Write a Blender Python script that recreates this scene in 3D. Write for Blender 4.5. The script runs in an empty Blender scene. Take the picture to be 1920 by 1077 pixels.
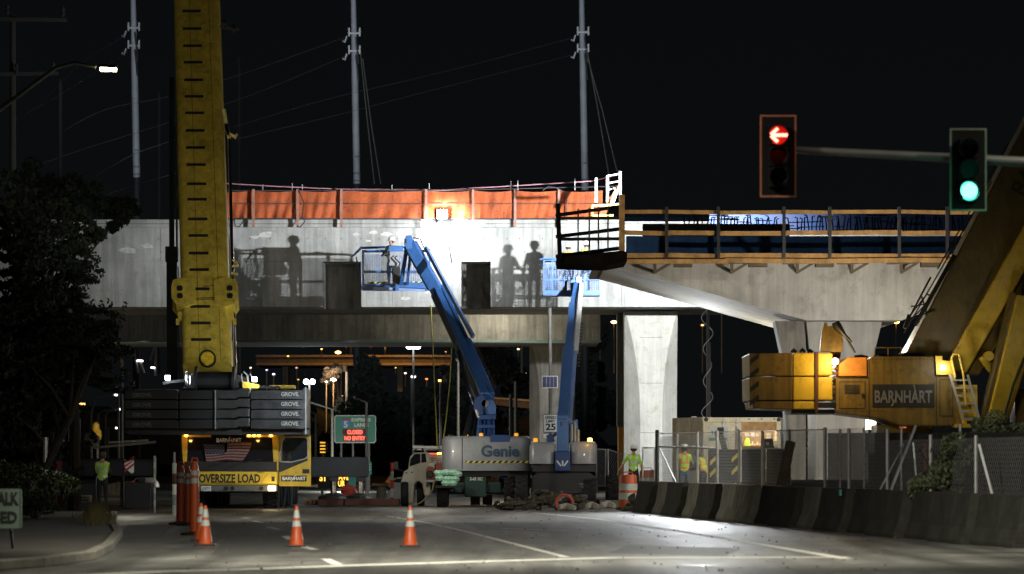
import bpy, bmesh, math, random
from mathutils import Vector, Matrix, Euler
random.seed(7)
sc = bpy.context.scene
COL = sc.collection
F = 7200.0; CX = 960.0; HY = 865.0; CH = 1.55      # focal length (photo px), principal column, horizon row, eye height

def P(px, py, D):
    return Vector(((px - CX) * D / F, D, CH + (HY - py) * D / F))
def GD(py):
    return CH * F / (py - HY)
def G(px, py, z=0.0):
    d = GD(py); return Vector(((px - CX) * d / F, d, z))

# ---------------------------------------------------------------- camera
cd = bpy.data.cameras.new('camera'); cam = bpy.data.objects.new('camera', cd); COL.objects.link(cam)
cam.location = (0, 0, CH); cam.rotation_euler = (math.pi / 2, 0, 0)
cd.sensor_width = 36; cd.lens = 135; cd.shift_y = (HY - 538.5) / 1920.0
cd.dof.use_dof = True; cd.dof.focus_distance = 127; cd.dof.aperture_fstop = 2.0
cd.clip_start = 1; cd.clip_end = 3000
sc.camera = cam
# ---------------------------------------------------------------- night sky, exposure
w = bpy.data.worlds.new('World'); sc.world = w; w.use_nodes = True
bg = w.node_tree.nodes['Background']
tc = w.node_tree.nodes.new('ShaderNodeTexCoord'); sx = w.node_tree.nodes.new('ShaderNodeSeparateXYZ')
cr = w.node_tree.nodes.new('ShaderNodeValToRGB')
w.node_tree.links.new(tc.outputs['Generated'], sx.inputs[0]); w.node_tree.links.new(sx.outputs['Z'], cr.inputs[0])
w.node_tree.links.new(cr.outputs[0], bg.inputs[0])
cr.color_ramp.elements[0].position = 0.0; cr.color_ramp.elements[0].color = (0.0062, 0.0072, 0.0080, 1)
cr.color_ramp.elements[1].position = 0.25; cr.color_ramp.elements[1].color = (0.0032, 0.0046, 0.0060, 1)
bg.inputs[1].default_value = 0.58
sc.view_settings.view_transform = 'Standard'; sc.view_settings.look = 'None'
sc.view_settings.exposure = 0.0; sc.view_settings.gamma = 1.0; sc.view_settings.use_curve_mapping = False
sc.cycles.use_denoising = True
sc.cycles.max_bounces = 5; sc.cycles.diffuse_bounces = 3; sc.cycles.transparent_max_bounces = 8

# ---------------------------------------------------------------- lamps
def lamp(name, loc, power, col=(1, 1, 1), r=0.2, kind='POINT', aim=None, cone=90, blend=.5):
    l = bpy.data.lights.new(name, kind); l.energy = power; l.color = col; l.shadow_soft_size = r
    o = bpy.data.objects.new(name, l); COL.objects.link(o); o.location = loc
    if kind == 'SPOT':
        l.spot_size = math.radians(cone); l.spot_blend = blend
        o.rotation_euler = (Vector(aim) - Vector(loc)).to_track_quat('-Z', 'Y').to_euler()
    return o
WARM = (1, .80, .52); COOL = (.93, .97, 1.0); SOD = (1, .46, .10)
LT = Vector((6.55, 128.0, 8.85))
lamp('tower_light', LT, 42000, COOL, .10, 'SPOT', (2.2, 146, 8.8), 104, 1.0)
lamp('tower_fill_low', LT + Vector((.2, 3.4, .1)), 300, COOL, .10)  # added low fill behind the tower, belongs to no lamp head
lamp('ground_fill', (6.2, 127.4, 5.5), 10500, COOL, .08, 'SPOT', (2.6, 94, 0), 44, 1.0)  # invisible spot added partway up the mast to light the road
lamp('yard_light', P(1440, 745, 119.8), 520, (1, .93, .80), .15)
lamp('far_left_fill', P(150, 760, 158), 160, (1, .82, .5), .2)  # warm fill added for the background columns
lamp('truck_fill', P(800, 790, 127), 170, (1, .92, .75), .1)  # fill added to lift the pickup out of the dark
lamp('deck_flood_light', P(828, 402, 144.05), 1500, COOL, .12, 'SPOT', P(835, 425, 145), 150, 1.0)
lamp('deck_flood_up', P(828, 398, 144.1), 60, COOL, .12)
lamp('street_light_left_road', P(208, 136, 95.8), 6500, (1, .93, .74), .2, 'SPOT', (0, 107, 0), 84, 1.0)
lamp('street_light_near', (-3.2, 54, 10.6), 17000, (1, .93, .76), .3, 'SPOT', (0.4, 63.5, 0), 88, 1.0)
lamp('street_light_left', P(208, 134, 96), 8000, (1, .88, .62), .2, 'SPOT', (-10.3, 131, 13.2), 38, .7)
lamp('street_light_near_down', (-3.2, 54, 10.5), 3200, (1, .93, .76), .3, 'SPOT', (0.5, 52, 0), 118, .8)
lamp('street_light_right', (11.5, 58, 10.6), 4000, (1, .92, .74), .3, 'SPOT', (6, 66, 0), 100, 1.0)
lamp('under_bridge_light', (-.6, 156.0, 7.5), 420, (1, .93, .75), .1)
lamp('crane_rear_light', P(1640, 655, 104.6), 1900, (1, .93, .80), .2)
lamp('pier_foot_light', P(1560, 690, 109), 120, (.70, .76, 1), .2)
lamp('counterweight_fill', P(640, 735, 117), 950, (.88, .95, 1), .1, 'SPOT', P(545, 765, 121.6), 60, .5)  # unseen spot added to brighten the right slabs
lamp('verge_fill', P(235, 790, 111), 130, (1, .92, .75), .1)  # small fill added for the left worker's vest
lamp('mid_pier_fill', P(985, 700, 158), 220, (1, .85, .60), .1)  # warm point added beside the mid pier, no fixture
lamp('boom_foot_fill', P(1895, 690, 96.8), 32, (1, .88, .6), .1)  # fill added so the boom foot and cylinder show bright yellow
lamp('lift_side_fill', P(1130, 700, 119), 160, (.9, .95, 1), .2, 'SPOT', P(985, 850, 127.5), 70, .8)  # added spot without a fixture, brightens the lifts
lamp('sign_fill', P(640, 850, 196), 900, (.95, 1, .92), .1)  # added fill that stands in for the sign's retroreflection
lamp('pole_fill', (-8, 156, 13), 90000, (.82, .90, 1), .4, 'SPOT', (-6, 250, 34), 40, .4)  # spot added to make the steel poles pale, no such fixture

# ---------------------------------------------------------------- materials
MATS = {}
def mat(name, col, rough=.6, metal=0.0, var=.18, scale=2.0, bump=0.0, bscale=30.0, streak=0.0, emit=None, estr=0.0, alpha=1.0, dirt=None, dirtamt=.0, coat=0.0, spec=None):
    if name in MATS: return MATS[name]
    m = bpy.data.materials.new(name); m.use_nodes = True; nt = m.node_tree; N = nt.nodes; L = nt.links
    b = N['Principled BSDF']; b.inputs['Roughness'].default_value = rough; b.inputs['Metallic'].default_value = metal
    b.inputs['Base Color'].default_value = (*col, 1)
    if spec is not None: b.inputs['Specular IOR Level'].default_value = spec
    if coat: b.inputs['Coat Weight'].default_value = coat
    if alpha < 1: b.inputs['Alpha'].default_value = alpha
    if emit is not None:
        b.inputs['Emission Color'].default_value = (*emit, 1); b.inputs['Emission Strength'].default_value = estr
    t = N.new('ShaderNodeTexCoord')
    if var > 0 or dirtamt > 0 or streak > 0:
        n = N.new('ShaderNodeTexNoise'); n.inputs['Scale'].default_value = scale; n.inputs['Detail'].default_value = 7
        n.inputs['Roughness'].default_value = .62
        L.new(t.outputs['Object'], n.inputs['Vector'])
        r = N.new('ShaderNodeMapRange'); r.inputs[1].default_value = .3; r.inputs[2].default_value = .7
        r.inputs[3].default_value = 1 - var; r.inputs[4].default_value = 1 + var
        L.new(n.outputs[0], r.inputs[0])
        val = r.outputs[0]
        if streak > 0:
            mp = N.new('ShaderNodeMapping'); mp.inputs['Scale'].default_value = (3.2, 3.2, .22)
            L.new(t.outputs['Object'], mp.inputs[0])
            n2 = N.new('ShaderNodeTexNoise'); n2.inputs['Scale'].default_value = 1.3; n2.inputs['Detail'].default_value = 8; n2.inputs['Roughness'].default_value = .7
            L.new(mp.outputs[0], n2.inputs['Vector'])
            r2 = N.new('ShaderNodeMapRange'); r2.inputs[1].default_value = .35; r2.inputs[2].default_value = .65
            r2.inputs[3].default_value = 1 - streak; r2.inputs[4].default_value = 1 + streak * .4
            L.new(n2.outputs[0], r2.inputs[0])
            mu = N.new('ShaderNodeMath'); mu.operation = 'MULTIPLY'; L.new(val, mu.inputs[0]); L.new(r2.outputs[0], mu.inputs[1]); val = mu.outputs[0]
        mx = N.new('ShaderNodeVectorMath'); mx.operation = 'SCALE'; mx.inputs[0].default_value = col
        L.new(val, mx.inputs['Scale'])
        out = mx.outputs[0]
        if dirtamt > 0:
            n3 = N.new('ShaderNodeTexNoise'); n3.inputs['Scale'].default_value = scale * 2.7; n3.inputs['Detail'].default_value = 10; n3.inputs['Roughness'].default_value = .75
            L.new(t.outputs['Object'], n3.inputs['Vector'])
            r3 = N.new('ShaderNodeMapRange'); r3.inputs[1].default_value = .52; r3.inputs[2].default_value = .66; r3.inputs[3].default_value = 0; r3.inputs[4].default_value = dirtamt
            L.new(n3.outputs[0], r3.inputs[0])
            mm = N.new('ShaderNodeMix'); mm.data_type = 'RGBA'; mm.inputs[7].default_value = (*(dirt or (.03, .025, .02)), 1)
            L.new(r3.outputs[0], mm.inputs[0]); L.new(out, mm.inputs[6]); out = mm.outputs[2]
        L.new(out, b.inputs['Base Color'])
        rr = N.new('ShaderNodeMapRange'); rr.inputs[3].default_value = max(.02, rough - .1); rr.inputs[4].default_value = min(1, rough + .15)
        L.new(n.outputs[0], rr.inputs[0]); L.new(rr.outputs[0], b.inputs['Roughness'])
    if bump > 0:
        nb = N.new('ShaderNodeTexNoise'); nb.inputs['Scale'].default_value = bscale; nb.inputs['Detail'].default_value = 6
        L.new(t.outputs['Object'], nb.inputs['Vector'])
        bp = N.new('ShaderNodeBump'); bp.inputs['Strength'].default_value = bump; bp.inputs['Distance'].default_value = .05
        L.new(nb.outputs[0], bp.inputs['Height']); L.new(bp.outputs[0], b.inputs['Normal'])
    MATS[name] = m; return m
def glow(name, col, s): return mat(name, (0.02, .02, .02), emit=col, estr=s, var=0)

M_CONC = mat('bridge_concrete', (.36, .365, .35), .85, var=.26, scale=.5, bump=.3, bscale=9, streak=.32, dirt=(.19, .185, .165), dirtamt=.55)
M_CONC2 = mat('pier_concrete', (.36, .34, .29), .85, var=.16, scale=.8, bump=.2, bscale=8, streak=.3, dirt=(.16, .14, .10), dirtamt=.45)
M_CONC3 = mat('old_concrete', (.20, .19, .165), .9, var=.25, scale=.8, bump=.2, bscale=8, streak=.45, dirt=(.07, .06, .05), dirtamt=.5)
M_BARR = mat('unlit_barrier_concrete', (.036, .037, .032), .95, var=.4, scale=1.3, bump=.3, bscale=12, streak=.12, dirt=(.02, .02, .016), dirtamt=.5, spec=.15)
M_KERB = mat('kerb_concrete', (.24, .23, .19), .9, var=.3, scale=2.5, bump=.2, bscale=15, dirtamt=.3)
M_YEL = mat('crane_yellow', (.62, .43, .025), .42, var=.16, scale=1.6, bump=.03, bscale=6, dirt=(.12, .08, .02), dirtamt=.45, streak=.15)
M_YELD = mat('worn_shaded_yellow', (.18, .115, .013), .5, var=.3, scale=1.2, bump=.05, bscale=6, dirt=(.05, .03, .01), dirtamt=.8, streak=.45)  # worn paint, also darkened in colour for the crane's unlit faces
M_BOOM = mat('boom_yellow', (.62, .47, .07), .38, var=.2, scale=1.0, bump=.05, bscale=4, dirt=(.10, .08, .015), dirtamt=.55, streak=.3)
M_BLK = mat('black_steel', (.012, .012, .014), .5, var=.3, scale=4, bump=.05)
M_CW = mat('counterweight_grey', (.045, .05, .052), .38, .55, var=.35, scale=3, bump=.12, bscale=14, dirt=(.02, .02, .02), dirtamt=.5)
M_CWL = mat('counterweight_lettering', (.32, .34, .33), .5, var=.1)
M_DKS = mat('dark_steel', (.014, .016, .018), .45, .3, var=.3, scale=3, bump=.06)
M_CHR = mat('chrome_rod', (.65, .66, .68), .18, 1.0, var=.05)
M_GAL = mat('galvanised_steel', (.38, .39, .40), .45, .6, var=.2, scale=5)
M_POLE = mat('pale_steel_pole', (.42, .44, .48), .55, .0, var=.12, scale=2)
M_BLUE = mat('lift_blue', (.045, .14, .38), .38, var=.15, scale=2.5, bump=.03, dirt=(.02, .03, .06), dirtamt=.35)
M_LGREY = mat('lift_cover_grey', (.27, .29, .32), .35, var=.12, scale=2, bump=.02, coat=.3, dirt=(.05, .05, .05), dirtamt=.25)
M_LGREEN = mat('chassis_green_grey', (.012, .045, .042), .5, var=.25, scale=3)
M_RUB = mat('tyre_rubber', (.016, .016, .017), .85, var=.3, scale=6, bump=.2)
M_WOOD = mat('formwork_timber', (.36, .20, .065), .8, var=.35, scale=3, bump=.1, dirt=(.06, .035, .015), dirtamt=.5, streak=.2)
M_WOODD = mat('weathered_timber', (.10, .075, .045), .85, var=.35, scale=3, bump=.1)
M_PLY = mat('plywood', (.40, .24, .10), .75, var=.35, scale=6, streak=.2)
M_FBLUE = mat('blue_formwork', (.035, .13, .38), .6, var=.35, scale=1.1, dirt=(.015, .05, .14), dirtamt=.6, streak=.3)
M_ORN = mat('traffic_orange', (.46, .072, .012), .45, var=.15, scale=5, dirt=(.15, .03, .01), dirtamt=.3)
M_REFW = mat('reflective_white', (.42, .48, .46), .35, var=.1, scale=6)
M_REFS = mat('reflective_silver', (.55, .57, .56), .3, .2, var=.1)
M_WHITE = mat('white_paint', (.68, .68, .64), .45, var=.1, scale=3, dirt=(.2, .17, .12), dirtamt=.3)
M_TRUCK = mat('truck_white', (.52, .50, .42), .35, var=.08, scale=2, coat=.4, dirt=(.2, .17, .12), dirtamt=.3)
M_GLASS = mat('dark_glass', (.012, .014, .018), .08, 0, var=0, spec=.6)
M_RED = mat('red_paint', (.42, .03, .025), .5, var=.2, scale=4)
M_SGREEN = mat('sign_green', (.0, .20, .12), .45, var=.06, scale=2)
M_SWHITE = mat('sign_white', (.70, .72, .68), .45, var=.05, scale=3)
M_SBLK = mat('sign_black', (.012, .012, .012), .6, var=0)
M_LEAF = mat('leaf_green', (.008, .016, .008), .75, var=.45, scale=1.5)
M_NEED = mat('needle_green', (.007, .014, .008), .8, var=.45, scale=1.5)
M_DLEAF = mat('bush_green', (.085, .115, .05), .7, var=.5, scale=2.5)
M_BARK = mat('bark', (.018, .014, .011), .95, var=.4, scale=5, bump=.3)
M_BEIGE = mat('container_beige', (.62, .57, .43), .55, var=.12, scale=1.5, dirt=(.14, .09, .05), dirtamt=.4, streak=.2)
M_CABLE = mat('black_cable', (.015, .015, .016), .6, var=0)
M_WIRE = mat('overhead_wire', (.12, .12, .13), .45, .5, var=0)
M_YROPE = mat('yellow_rope', (.50, .46, .09), .7, var=.1)
M_BROWN = mat('rust_steel', (.075, .028, .02), .7, .2, var=.35, scale=3, dirt=(.02, .01, .01), dirtamt=.5)
M_MAST = mat('dull_pole', (.16, .155, .14), .6, .2, var=.2, scale=4)

# ---------------------------------------------------------------- mesh helpers
KEEP = {'hazard_stripe', 'star', 'white_stripe', 'red_stripe', 'wire_mesh', 'mesh_panel', 'rebar', 'tie_bar', 'crown', 'trunk', 'foliage', 'stem', 'nose_and_ears', 'eyes_and_mouth', 'stored_box'}
class MB:
    def __init__(s): s.v = []; s.f = []
    def add(s, vs, fs):
        k = len(s.v); s.v += [tuple(v) for v in vs]; s.f += [tuple(i + k for i in f) for f in fs]; return s
    def box(s, p0, p1):
        x0, y0, z0 = p0; x1, y1, z1 = p1
        if x0 > x1: x0, x1 = x1, x0
        if y0 > y1: y0, y1 = y1, y0
        if z0 > z1: z0, z1 = z1, z0
        return s.add([(x0, y0, z0), (x1, y0, z0), (x1, y1, z0), (x0, y1, z0), (x0, y0, z1), (x1, y0, z1), (x1, y1, z1), (x0, y1, z1)],
                     [(0, 3, 2, 1), (4, 5, 6, 7), (0, 1, 5, 4), (1, 2, 6, 5), (2, 3, 7, 6), (3, 0, 4, 7)])
    def pbox(s, x0, y0, x1, y1, D, depth):          # front face at distance D, outline given in photo pixels there
        a = P(x0, y0, D); b = P(x1, y1, D); return s.box((a.x, D, a.z), (b.x, D + depth, b.z))
    def prism(s, pts, y0, y1):                      # pts (x,z) outline, extruded along y
        n = len(pts)
        ar = sum(pts[i][0] * pts[(i + 1) % n][1] - pts[(i + 1) % n][0] * pts[i][1] for i in range(n))
        if ar < 0: pts = pts[::-1]
        vs = [(x, y0, z) for x, z in pts] + [(x, y1, z) for x, z in pts]
        fs = [tuple(range(n)), tuple(range(2 * n - 1, n - 1, -1))]
        fs += [(i + n, (i + 1) % n + n, (i + 1) % n, i) for i in range(n)]
        return s.add(vs, fs)
    def pprism(s, px, D, depth):
        return s.prism([(P(x, y, D).x, P(x, y, D).z) for x, y in px], D, D + depth)
    def bar(s, p, q, a, b=None, up=(0, 0, 1), q2=None):      # box beam p->q ; a = width, b = height ; q2 = (a,b) at far end
        b = a if b is None else b; p = Vector(p); q = Vector(q); d = (q - p).normalized(); u = Vector(up)
        if abs(d.dot(u)) > .98: u = Vector((0, 1, 0))
        r = d.cross(u).normalized(); u = r.cross(d).normalized()
        a2, b2 = q2 or (a, b)
        vs = [p + r * (i * a / 2) + u * (j * b / 2) for i, j in ((-1, -1), (1, -1), (1, 1), (-1, 1))] + [q + r * (i * a2 / 2) + u * (j * b2 / 2) for i, j in ((-1, -1), (1, -1), (1, 1), (-1, 1))]
        return s.add(vs, [(0, 3, 2, 1), (4, 5, 6, 7), (0, 1, 5, 4), (1, 2, 6, 5), (2, 3, 7, 6), (3, 0, 4, 7)])
    def tube(s, pts, r, n=8, caps=True, r2=None):
        pts = [Vector(p) for p in pts]; m = len(pts); vs = []; fs = []
        u = None
        for i, p in enumerate(pts):
            d = (pts[min(i + 1, m - 1)] - pts[max(i - 1, 0)]).normalized()
            if u is None:
                a = Vector((0, 0, 1)) if abs(d.z) < .9 else Vector((0, 1, 0))
                u = d.cross(a).normalized()
            else:
                u = (u - d * u.dot(d)).normalized()
            w_ = d.cross(u)
            rr = r if r2 is None else r + (r2 - r) * i / (m - 1)
            if isinstance(r, (list, tuple)): rr = r[i]
            vs += [p + (u * math.cos(2 * math.pi * k / n) + w_ * math.sin(2 * math.pi * k / n)) * rr for k in range(n)]
        for i in range(m - 1):
            for k in range(n):
                fs.append((i * n + k, i * n + (k + 1) % n, (i + 1) * n + (k + 1) % n, (i + 1) * n + k))
        if caps: fs += [tuple(range(n - 1, -1, -1)), tuple(range((m - 1) * n, m * n))]
        return s.add(vs, fs)
    def cyl(s, p, q, r, n=12, r2=None): return s.tube([p, q], r, n, True, r2)
    def lathe(s, prof, c=(0, 0, 0), n=20, axis='z'):
        vs = []; fs = []; m = len(prof)
        for r, z in prof:
            for k in range(n):
                a = 2 * math.pi * k / n; x, y = r * math.cos(a), r * math.sin(a)
                vs.append((c[0] + x, c[1] + y, c[2] + z) if axis == 'z' else ((c[0] + z, c[1] + x, c[2] + y) if axis == 'x' else (c[0] + y, c[1] + z, c[2] + x)))
        for i in range(m - 1):
            for k in range(n): fs.append((i * n + k, i * n + (k + 1) % n, (i + 1) * n + (k + 1) % n, (i + 1) * n + k))
        fs += [tuple(range(n - 1, -1, -1)), tuple(range((m - 1) * n, m * n))]
        return s.add(vs, fs)
    def pieces(s):
        n = len(s.v); par = list(range(n))
        def find(i):
            while par[i] != i: par[i] = par[par[i]]; i = par[i]
            return i
        for f in s.f:
            r = find(f[0])
            for i in f[1:]: par[find(i)] = r
        isl = {}
        for i in range(n): isl.setdefault(find(i), []).append(i)
        isl = list(isl.values()); k = len(isl)
        if k < 2 or k > 90: return None
        bb = [([min(s.v[i][c] for i in g) for c in range(3)], [max(s.v[i][c] for i in g) for c in range(3)]) for g in isl]
        sz = [max(h[c] - l[c] for c in range(3)) for l, h in bb]; gp = list(range(k))
        def fg(i):
            while gp[i] != i: i = gp[i]
            return i
        for i in range(k):
            for j in range(i + 1, k):
                d = sum(max(0, bb[i][0][c] - bb[j][1][c], bb[j][0][c] - bb[i][1][c]) ** 2 for c in range(3)) ** .5
                if d <= max(.02, .45 * max(sz[i], sz[j])): gp[fg(i)] = fg(j)
        out = {}
        for i in range(k): out.setdefault(fg(i), []).extend(isl[i])
        if len(out) < 2: return None
        res = []
        for g in out.values():
            g = sorted(g); mp = {o: q for q, o in enumerate(g)}; b = MB(); b.v = [s.v[i] for i in g]; b.f = [tuple(mp[i] for i in f) for f in s.f if f[0] in mp]; res.append(b)
        return res
    def build(s, name, m, parent=None, bevel=0, smooth=False, label=None):
        if parent and name not in KEEP:
            ps_ = s.pieces()
            if ps_: return [b.build1(name, m, parent, bevel, smooth, label) for b in ps_][0]
        return s.build1(name, m, parent, bevel, smooth, label)
    def build1(s, name, m, parent=None, bevel=0, smooth=False, label=None):
        me = bpy.data.meshes.new(name); base = root_of(parent)
        b = base.location if base else Vector((0, 0, 0))
        me.from_pydata([(x - b.x, y - b.y, z - b.z) for x, y, z in s.v], [], s.f); me.update()
        me.materials.append(m)
        o = bpy.data.objects.new(name, me); COL.objects.link(o)
        if parent: o.parent = parent
        if smooth:
            me.shade_smooth()
            try: me.set_sharp_from_angle(angle=math.radians(40))
            except Exception: pass
        if bevel:
            bm = o.modifiers.new('bevel', 'BEVEL'); bm.width = bevel; bm.segments = 2; bm.limit_method = 'ANGLE'
        if label: o['label'] = label
        return o
def root_of(o):
    while o is not None and o.parent is not None: o = o.parent
    return o
def thing(name, label, cat, loc=(0, 0, 0), group=None):
    o = bpy.data.objects.new(name, None); COL.objects.link(o); o.location = loc; o.empty_display_size = .2
    o['label'] = label; o['category'] = cat
    if group: o['group'] = group
    return o
def tag(o, label, cat, group=None):
    o['label'] = label; o['category'] = cat
    if group: o['group'] = group
    return o
def recentre(o):                                   # put a one-mesh thing's origin at its base centre
    me = o.data; xs = [v.co for v in me.vertices]
    c = Vector(((min(v.x for v in xs) + max(v.x for v in xs)) / 2, (min(v.y for v in xs) + max(v.y for v in xs)) / 2, min(v.z for v in xs)))
    me.transform(Matrix.Translation(-c)); o.location = c; return o
def struct(o): o['kind'] = 'structure'; return o
def copy_tree(o, parent=None):
    c = o.copy(); COL.objects.link(c); c.parent = parent
    for ch in list(o.children): copy_tree(ch, c)
    return c
def text(s, p, h, m, parent=None, name='lettering', width=None, depth=.006, rot=None, off=0.0, spacing=1.0):
    """lettering centred on p, cap height h, facing the camera (or turned by rot)"""
    cu = bpy.data.curves.new('t', 'FONT'); cu.body = s; cu.align_x = 'CENTER'; cu.align_y = 'CENTER'; cu.size = h / .69; cu.extrude = depth / 2
    cu.offset = min(off, h * .05); cu.space_character = spacing; cu.resolution_u = 3
    t = bpy.data.objects.new('t', cu); COL.objects.link(t); bpy.context.view_layer.update()
    me = bpy.data.meshes.new_from_object(t.evaluated_get(bpy.context.evaluated_depsgraph_get()))
    bpy.data.objects.remove(t); bpy.data.curves.remove(cu)
    xs = [v.co.x for v in me.vertices]; ys = [v.co.y for v in me.vertices]
    sxx = 1.0 if not width else width / (max(xs) - min(xs)); cx = (max(xs) + min(xs)) / 2; cy = (max(ys) + min(ys)) / 2
    me.transform(Matrix.Diagonal((sxx, 1, 1, 1)) @ Matrix.Translation((-cx, -cy, 0)))
    R = rot if rot is not None else Euler((math.pi / 2, 0, 0)).to_matrix().to_4x4()
    base = root_of(parent); b = base.location if base else Vector((0, 0, 0))
    me.transform(Matrix.Translation(Vector(p) - b) @ R)
    me.materials.clear(); me.materials.append(m)
    o = bpy.data.objects.new(name, me); COL.objects.link(o)
    if parent: o.parent = parent
    return o
def ptext(s, x0, y0, x1, y1, D, m, parent, **k):
    c = P((x0 + x1) / 2, (y0 + y1) / 2, D); return text(s, c, (y1 - y0) * D / F, m, parent, width=(x1 - x0) * D / F, **k)
# ================================================================ the setting: ground, road, markings
def hgt(x, y):
    return 0.0
def sheet(name, pts, z, m):
    o = MB().add([(x, y, z) for x, y in pts], [tuple(range(len(pts)))]).build(name, m); return struct(o)
def asphalt():
    m = mat('asphalt', (.105, .106, .098), .52, var=.42, scale=.35, bump=.35, bscale=25, spec=.5); nt = m.node_tree; N = nt.nodes; L = nt.links
    b = N['Principled BSDF']; src = b.inputs['Base Color'].links[0].from_socket
    t = N.new('ShaderNodeTexCoord'); mp = N.new('ShaderNodeMapping'); mp.inputs['Scale'].default_value = (1.6, .07, 1); L.new(t.outputs['Object'], mp.inputs[0])
    n = N.new('ShaderNodeTexNoise'); n.inputs['Scale'].default_value = 1.0; n.inputs['Detail'].default_value = 8; L.new(mp.outputs[0], n.inputs['Vector'])
    r = N.new('ShaderNodeMapRange'); r.inputs[1].default_value = .3; r.inputs[2].default_value = .7; r.inputs[3].default_value = .5; r.inputs[4].default_value = 1.6; L.new(n.outputs[0], r.inputs[0])
    n4 = N.new('ShaderNodeTexNoise'); n4.inputs['Scale'].default_value = 60; n4.inputs['Detail'].default_value = 3; L.new(t.outputs['Object'], n4.inputs['Vector'])
    r4 = N.new('ShaderNodeMapRange'); r4.inputs[1].default_value = .25; r4.inputs[2].default_value = .75; r4.inputs[3].default_value = .55; r4.inputs[4].default_value = 1.5; L.new(n4.outputs[0], r4.inputs[0])
    mu = N.new('ShaderNodeMath'); mu.operation = 'MULTIPLY'; L.new(r.outputs[0], mu.inputs[0]); L.new(r4.outputs[0], mu.inputs[1])
    n5 = N.new('ShaderNodeTexNoise'); n5.inputs['Scale'].default_value = 2.6; n5.inputs['Detail'].default_value = 10; n5.inputs['Roughness'].default_value = .75; L.new(t.outputs['Object'], n5.inputs['Vector'])
    r5 = N.new('ShaderNodeMapRange'); r5.inputs[1].default_value = .34; r5.inputs[2].default_value = .66; r5.inputs[3].default_value = .6; r5.inputs[4].default_value = 1.4; L.new(n5.outputs[0], r5.inputs[0])
    mu5 = N.new('ShaderNodeMath'); mu5.operation = 'MULTIPLY'; L.new(mu.outputs[0], mu5.inputs[0]); L.new(r5.outputs[0], mu5.inputs[1]); mu = mu5
    # thin tar-sealed cracks
    v = N.new('ShaderNodeTexVoronoi'); v.feature = 'DISTANCE_TO_EDGE'; v.inputs['Scale'].default_value = .16
    nd = N.new('ShaderNodeTexNoise'); nd.inputs['Scale'].default_value = .8; nd.inputs['Detail'].default_value = 5; L.new(t.outputs['Object'], nd.inputs['Vector'])
    mxv = N.new('ShaderNodeMix'); mxv.data_type = 'VECTOR'; mxv.inputs[0].default_value = .25; L.new(t.outputs['Object'], mxv.inputs[4]); 
    sc_ = N.new('ShaderNodeVectorMath'); sc_.operation = 'SCALE'; sc_.inputs['Scale'].default_value = 8; L.new(nd.outputs[1], sc_.inputs[0]); L.new(sc_.outputs[0], mxv.inputs[5])
    L.new(mxv.outputs[1], v.inputs['Vector'])
    rv = N.new('ShaderNodeMapRange'); rv.inputs[1].default_value = 0.0; rv.inputs[2].default_value = .006; rv.inputs[3].default_value = .45; rv.inputs[4].default_value = 1; L.new(v.outputs['Distance'], rv.inputs[0])
    mu2 = N.new('ShaderNodeMath'); mu2.operation = 'MULTIPLY'; L.new(mu.outputs[0], mu2.inputs[0]); L.new(rv.outputs[0], mu2.inputs[1])
    s = N.new('ShaderNodeVectorMath'); s.operation = 'SCALE'; L.new(src, s.inputs[0]); L.new(mu2.outputs[0], s.inputs['Scale']); L.new(s.outputs[0], b.inputs['Base Color'])
    return m
M_ASPH = asphalt()
M_GRASS = mat('rough_ground', (.05, .055, .032), .95, var=.5, scale=1.2, bump=.6, bscale=20)
M_GRAVEL = mat('site_gravel', (.15, .14, .12), .95, var=.4, scale=5, bump=.6, bscale=30)
M_PAVE = mat('sidewalk_concrete', (.075, .07, .058), .9, var=.25, scale=1.4, bump=.2, bscale=12, dirtamt=.3)
M_LINE = mat('worn_white_line', (.55, .55, .50), .7, var=.25, scale=6, dirt=(.09, .09, .085), dirtamt=.75)

def terrain():
    xs = [-1400, -600, -300, -180, -120, -80, -50, -30, -18, -8, 0, 8, 18, 30, 50, 80, 120, 180, 300, 600, 1400]
    ys = [-60, 20, 60, 90, 120, 150, 180, 220, 270, 330, 400, 480, 560, 640, 800, 1100, 1600]
    v = []; f = []
    def z(x, y):
        h = -0.012
        if y > 270: h += min(1, (y - 270) / 400) ** 1.3 * (4.0 + 1.0 * math.sin(x * .04))
        return h
    for y in ys:
        for x in xs: v.append((x, y, z(x, y)))
    n = len(xs)
    for j in range(len(ys) - 1):
        for i in range(n - 1): f.append((j * n + i, j * n + i + 1, (j + 1) * n + i + 1, (j + 1) * n + i))
    o = MB().add(v, f).build('ground', M_GRASS); struct(o)
terrain()
# road: kerb edge on the left follows the photo (bends out into the side street near the camera)
kl = [(-9.6, 30), (-9.3, 40), (-7.9, 50), (-6.55, 56), (-6.35, 60), (-6.9, 66), (-8.0, 78), (-9.6, 92), (-12.2, 118), (-12.6, 150), (-13.0, 300)]
kr = [(40, 30), (26, 46), (14.5, 56), (10.2, 62), (9.4, 70), (8.2, 82), (5.9, 104), (7.0, 118), (14, 150), (14, 300)]
kl[0:3] = [(-9.2, 20), (-8.6, 36), (-7.6, 47)]
sheet('road', [(-60, 18), (60, 18), (60, 52)] + [(26, 56), (14.5, 62), (30, 80), (30, 300)] + [(-13.0, 300), (-12.6, 150), (-12.2, 118), (-9.6, 92), (-8.0, 78), (-7.0, 66), (-6.55, 60), (-6.9, 56), (-8.2, 52.5), (-60, 50)], .004, M_ASPH)
kerb_line = [(-60, 50), (-20, 51.4), (-8.6, 52.3), (-7.5, 53.6), (-6.9, 56), (-6.6, 60), (-6.95, 66), (-8.0, 78), (-9.6, 92), (-11.2, 108)]
mb = MB()
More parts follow.
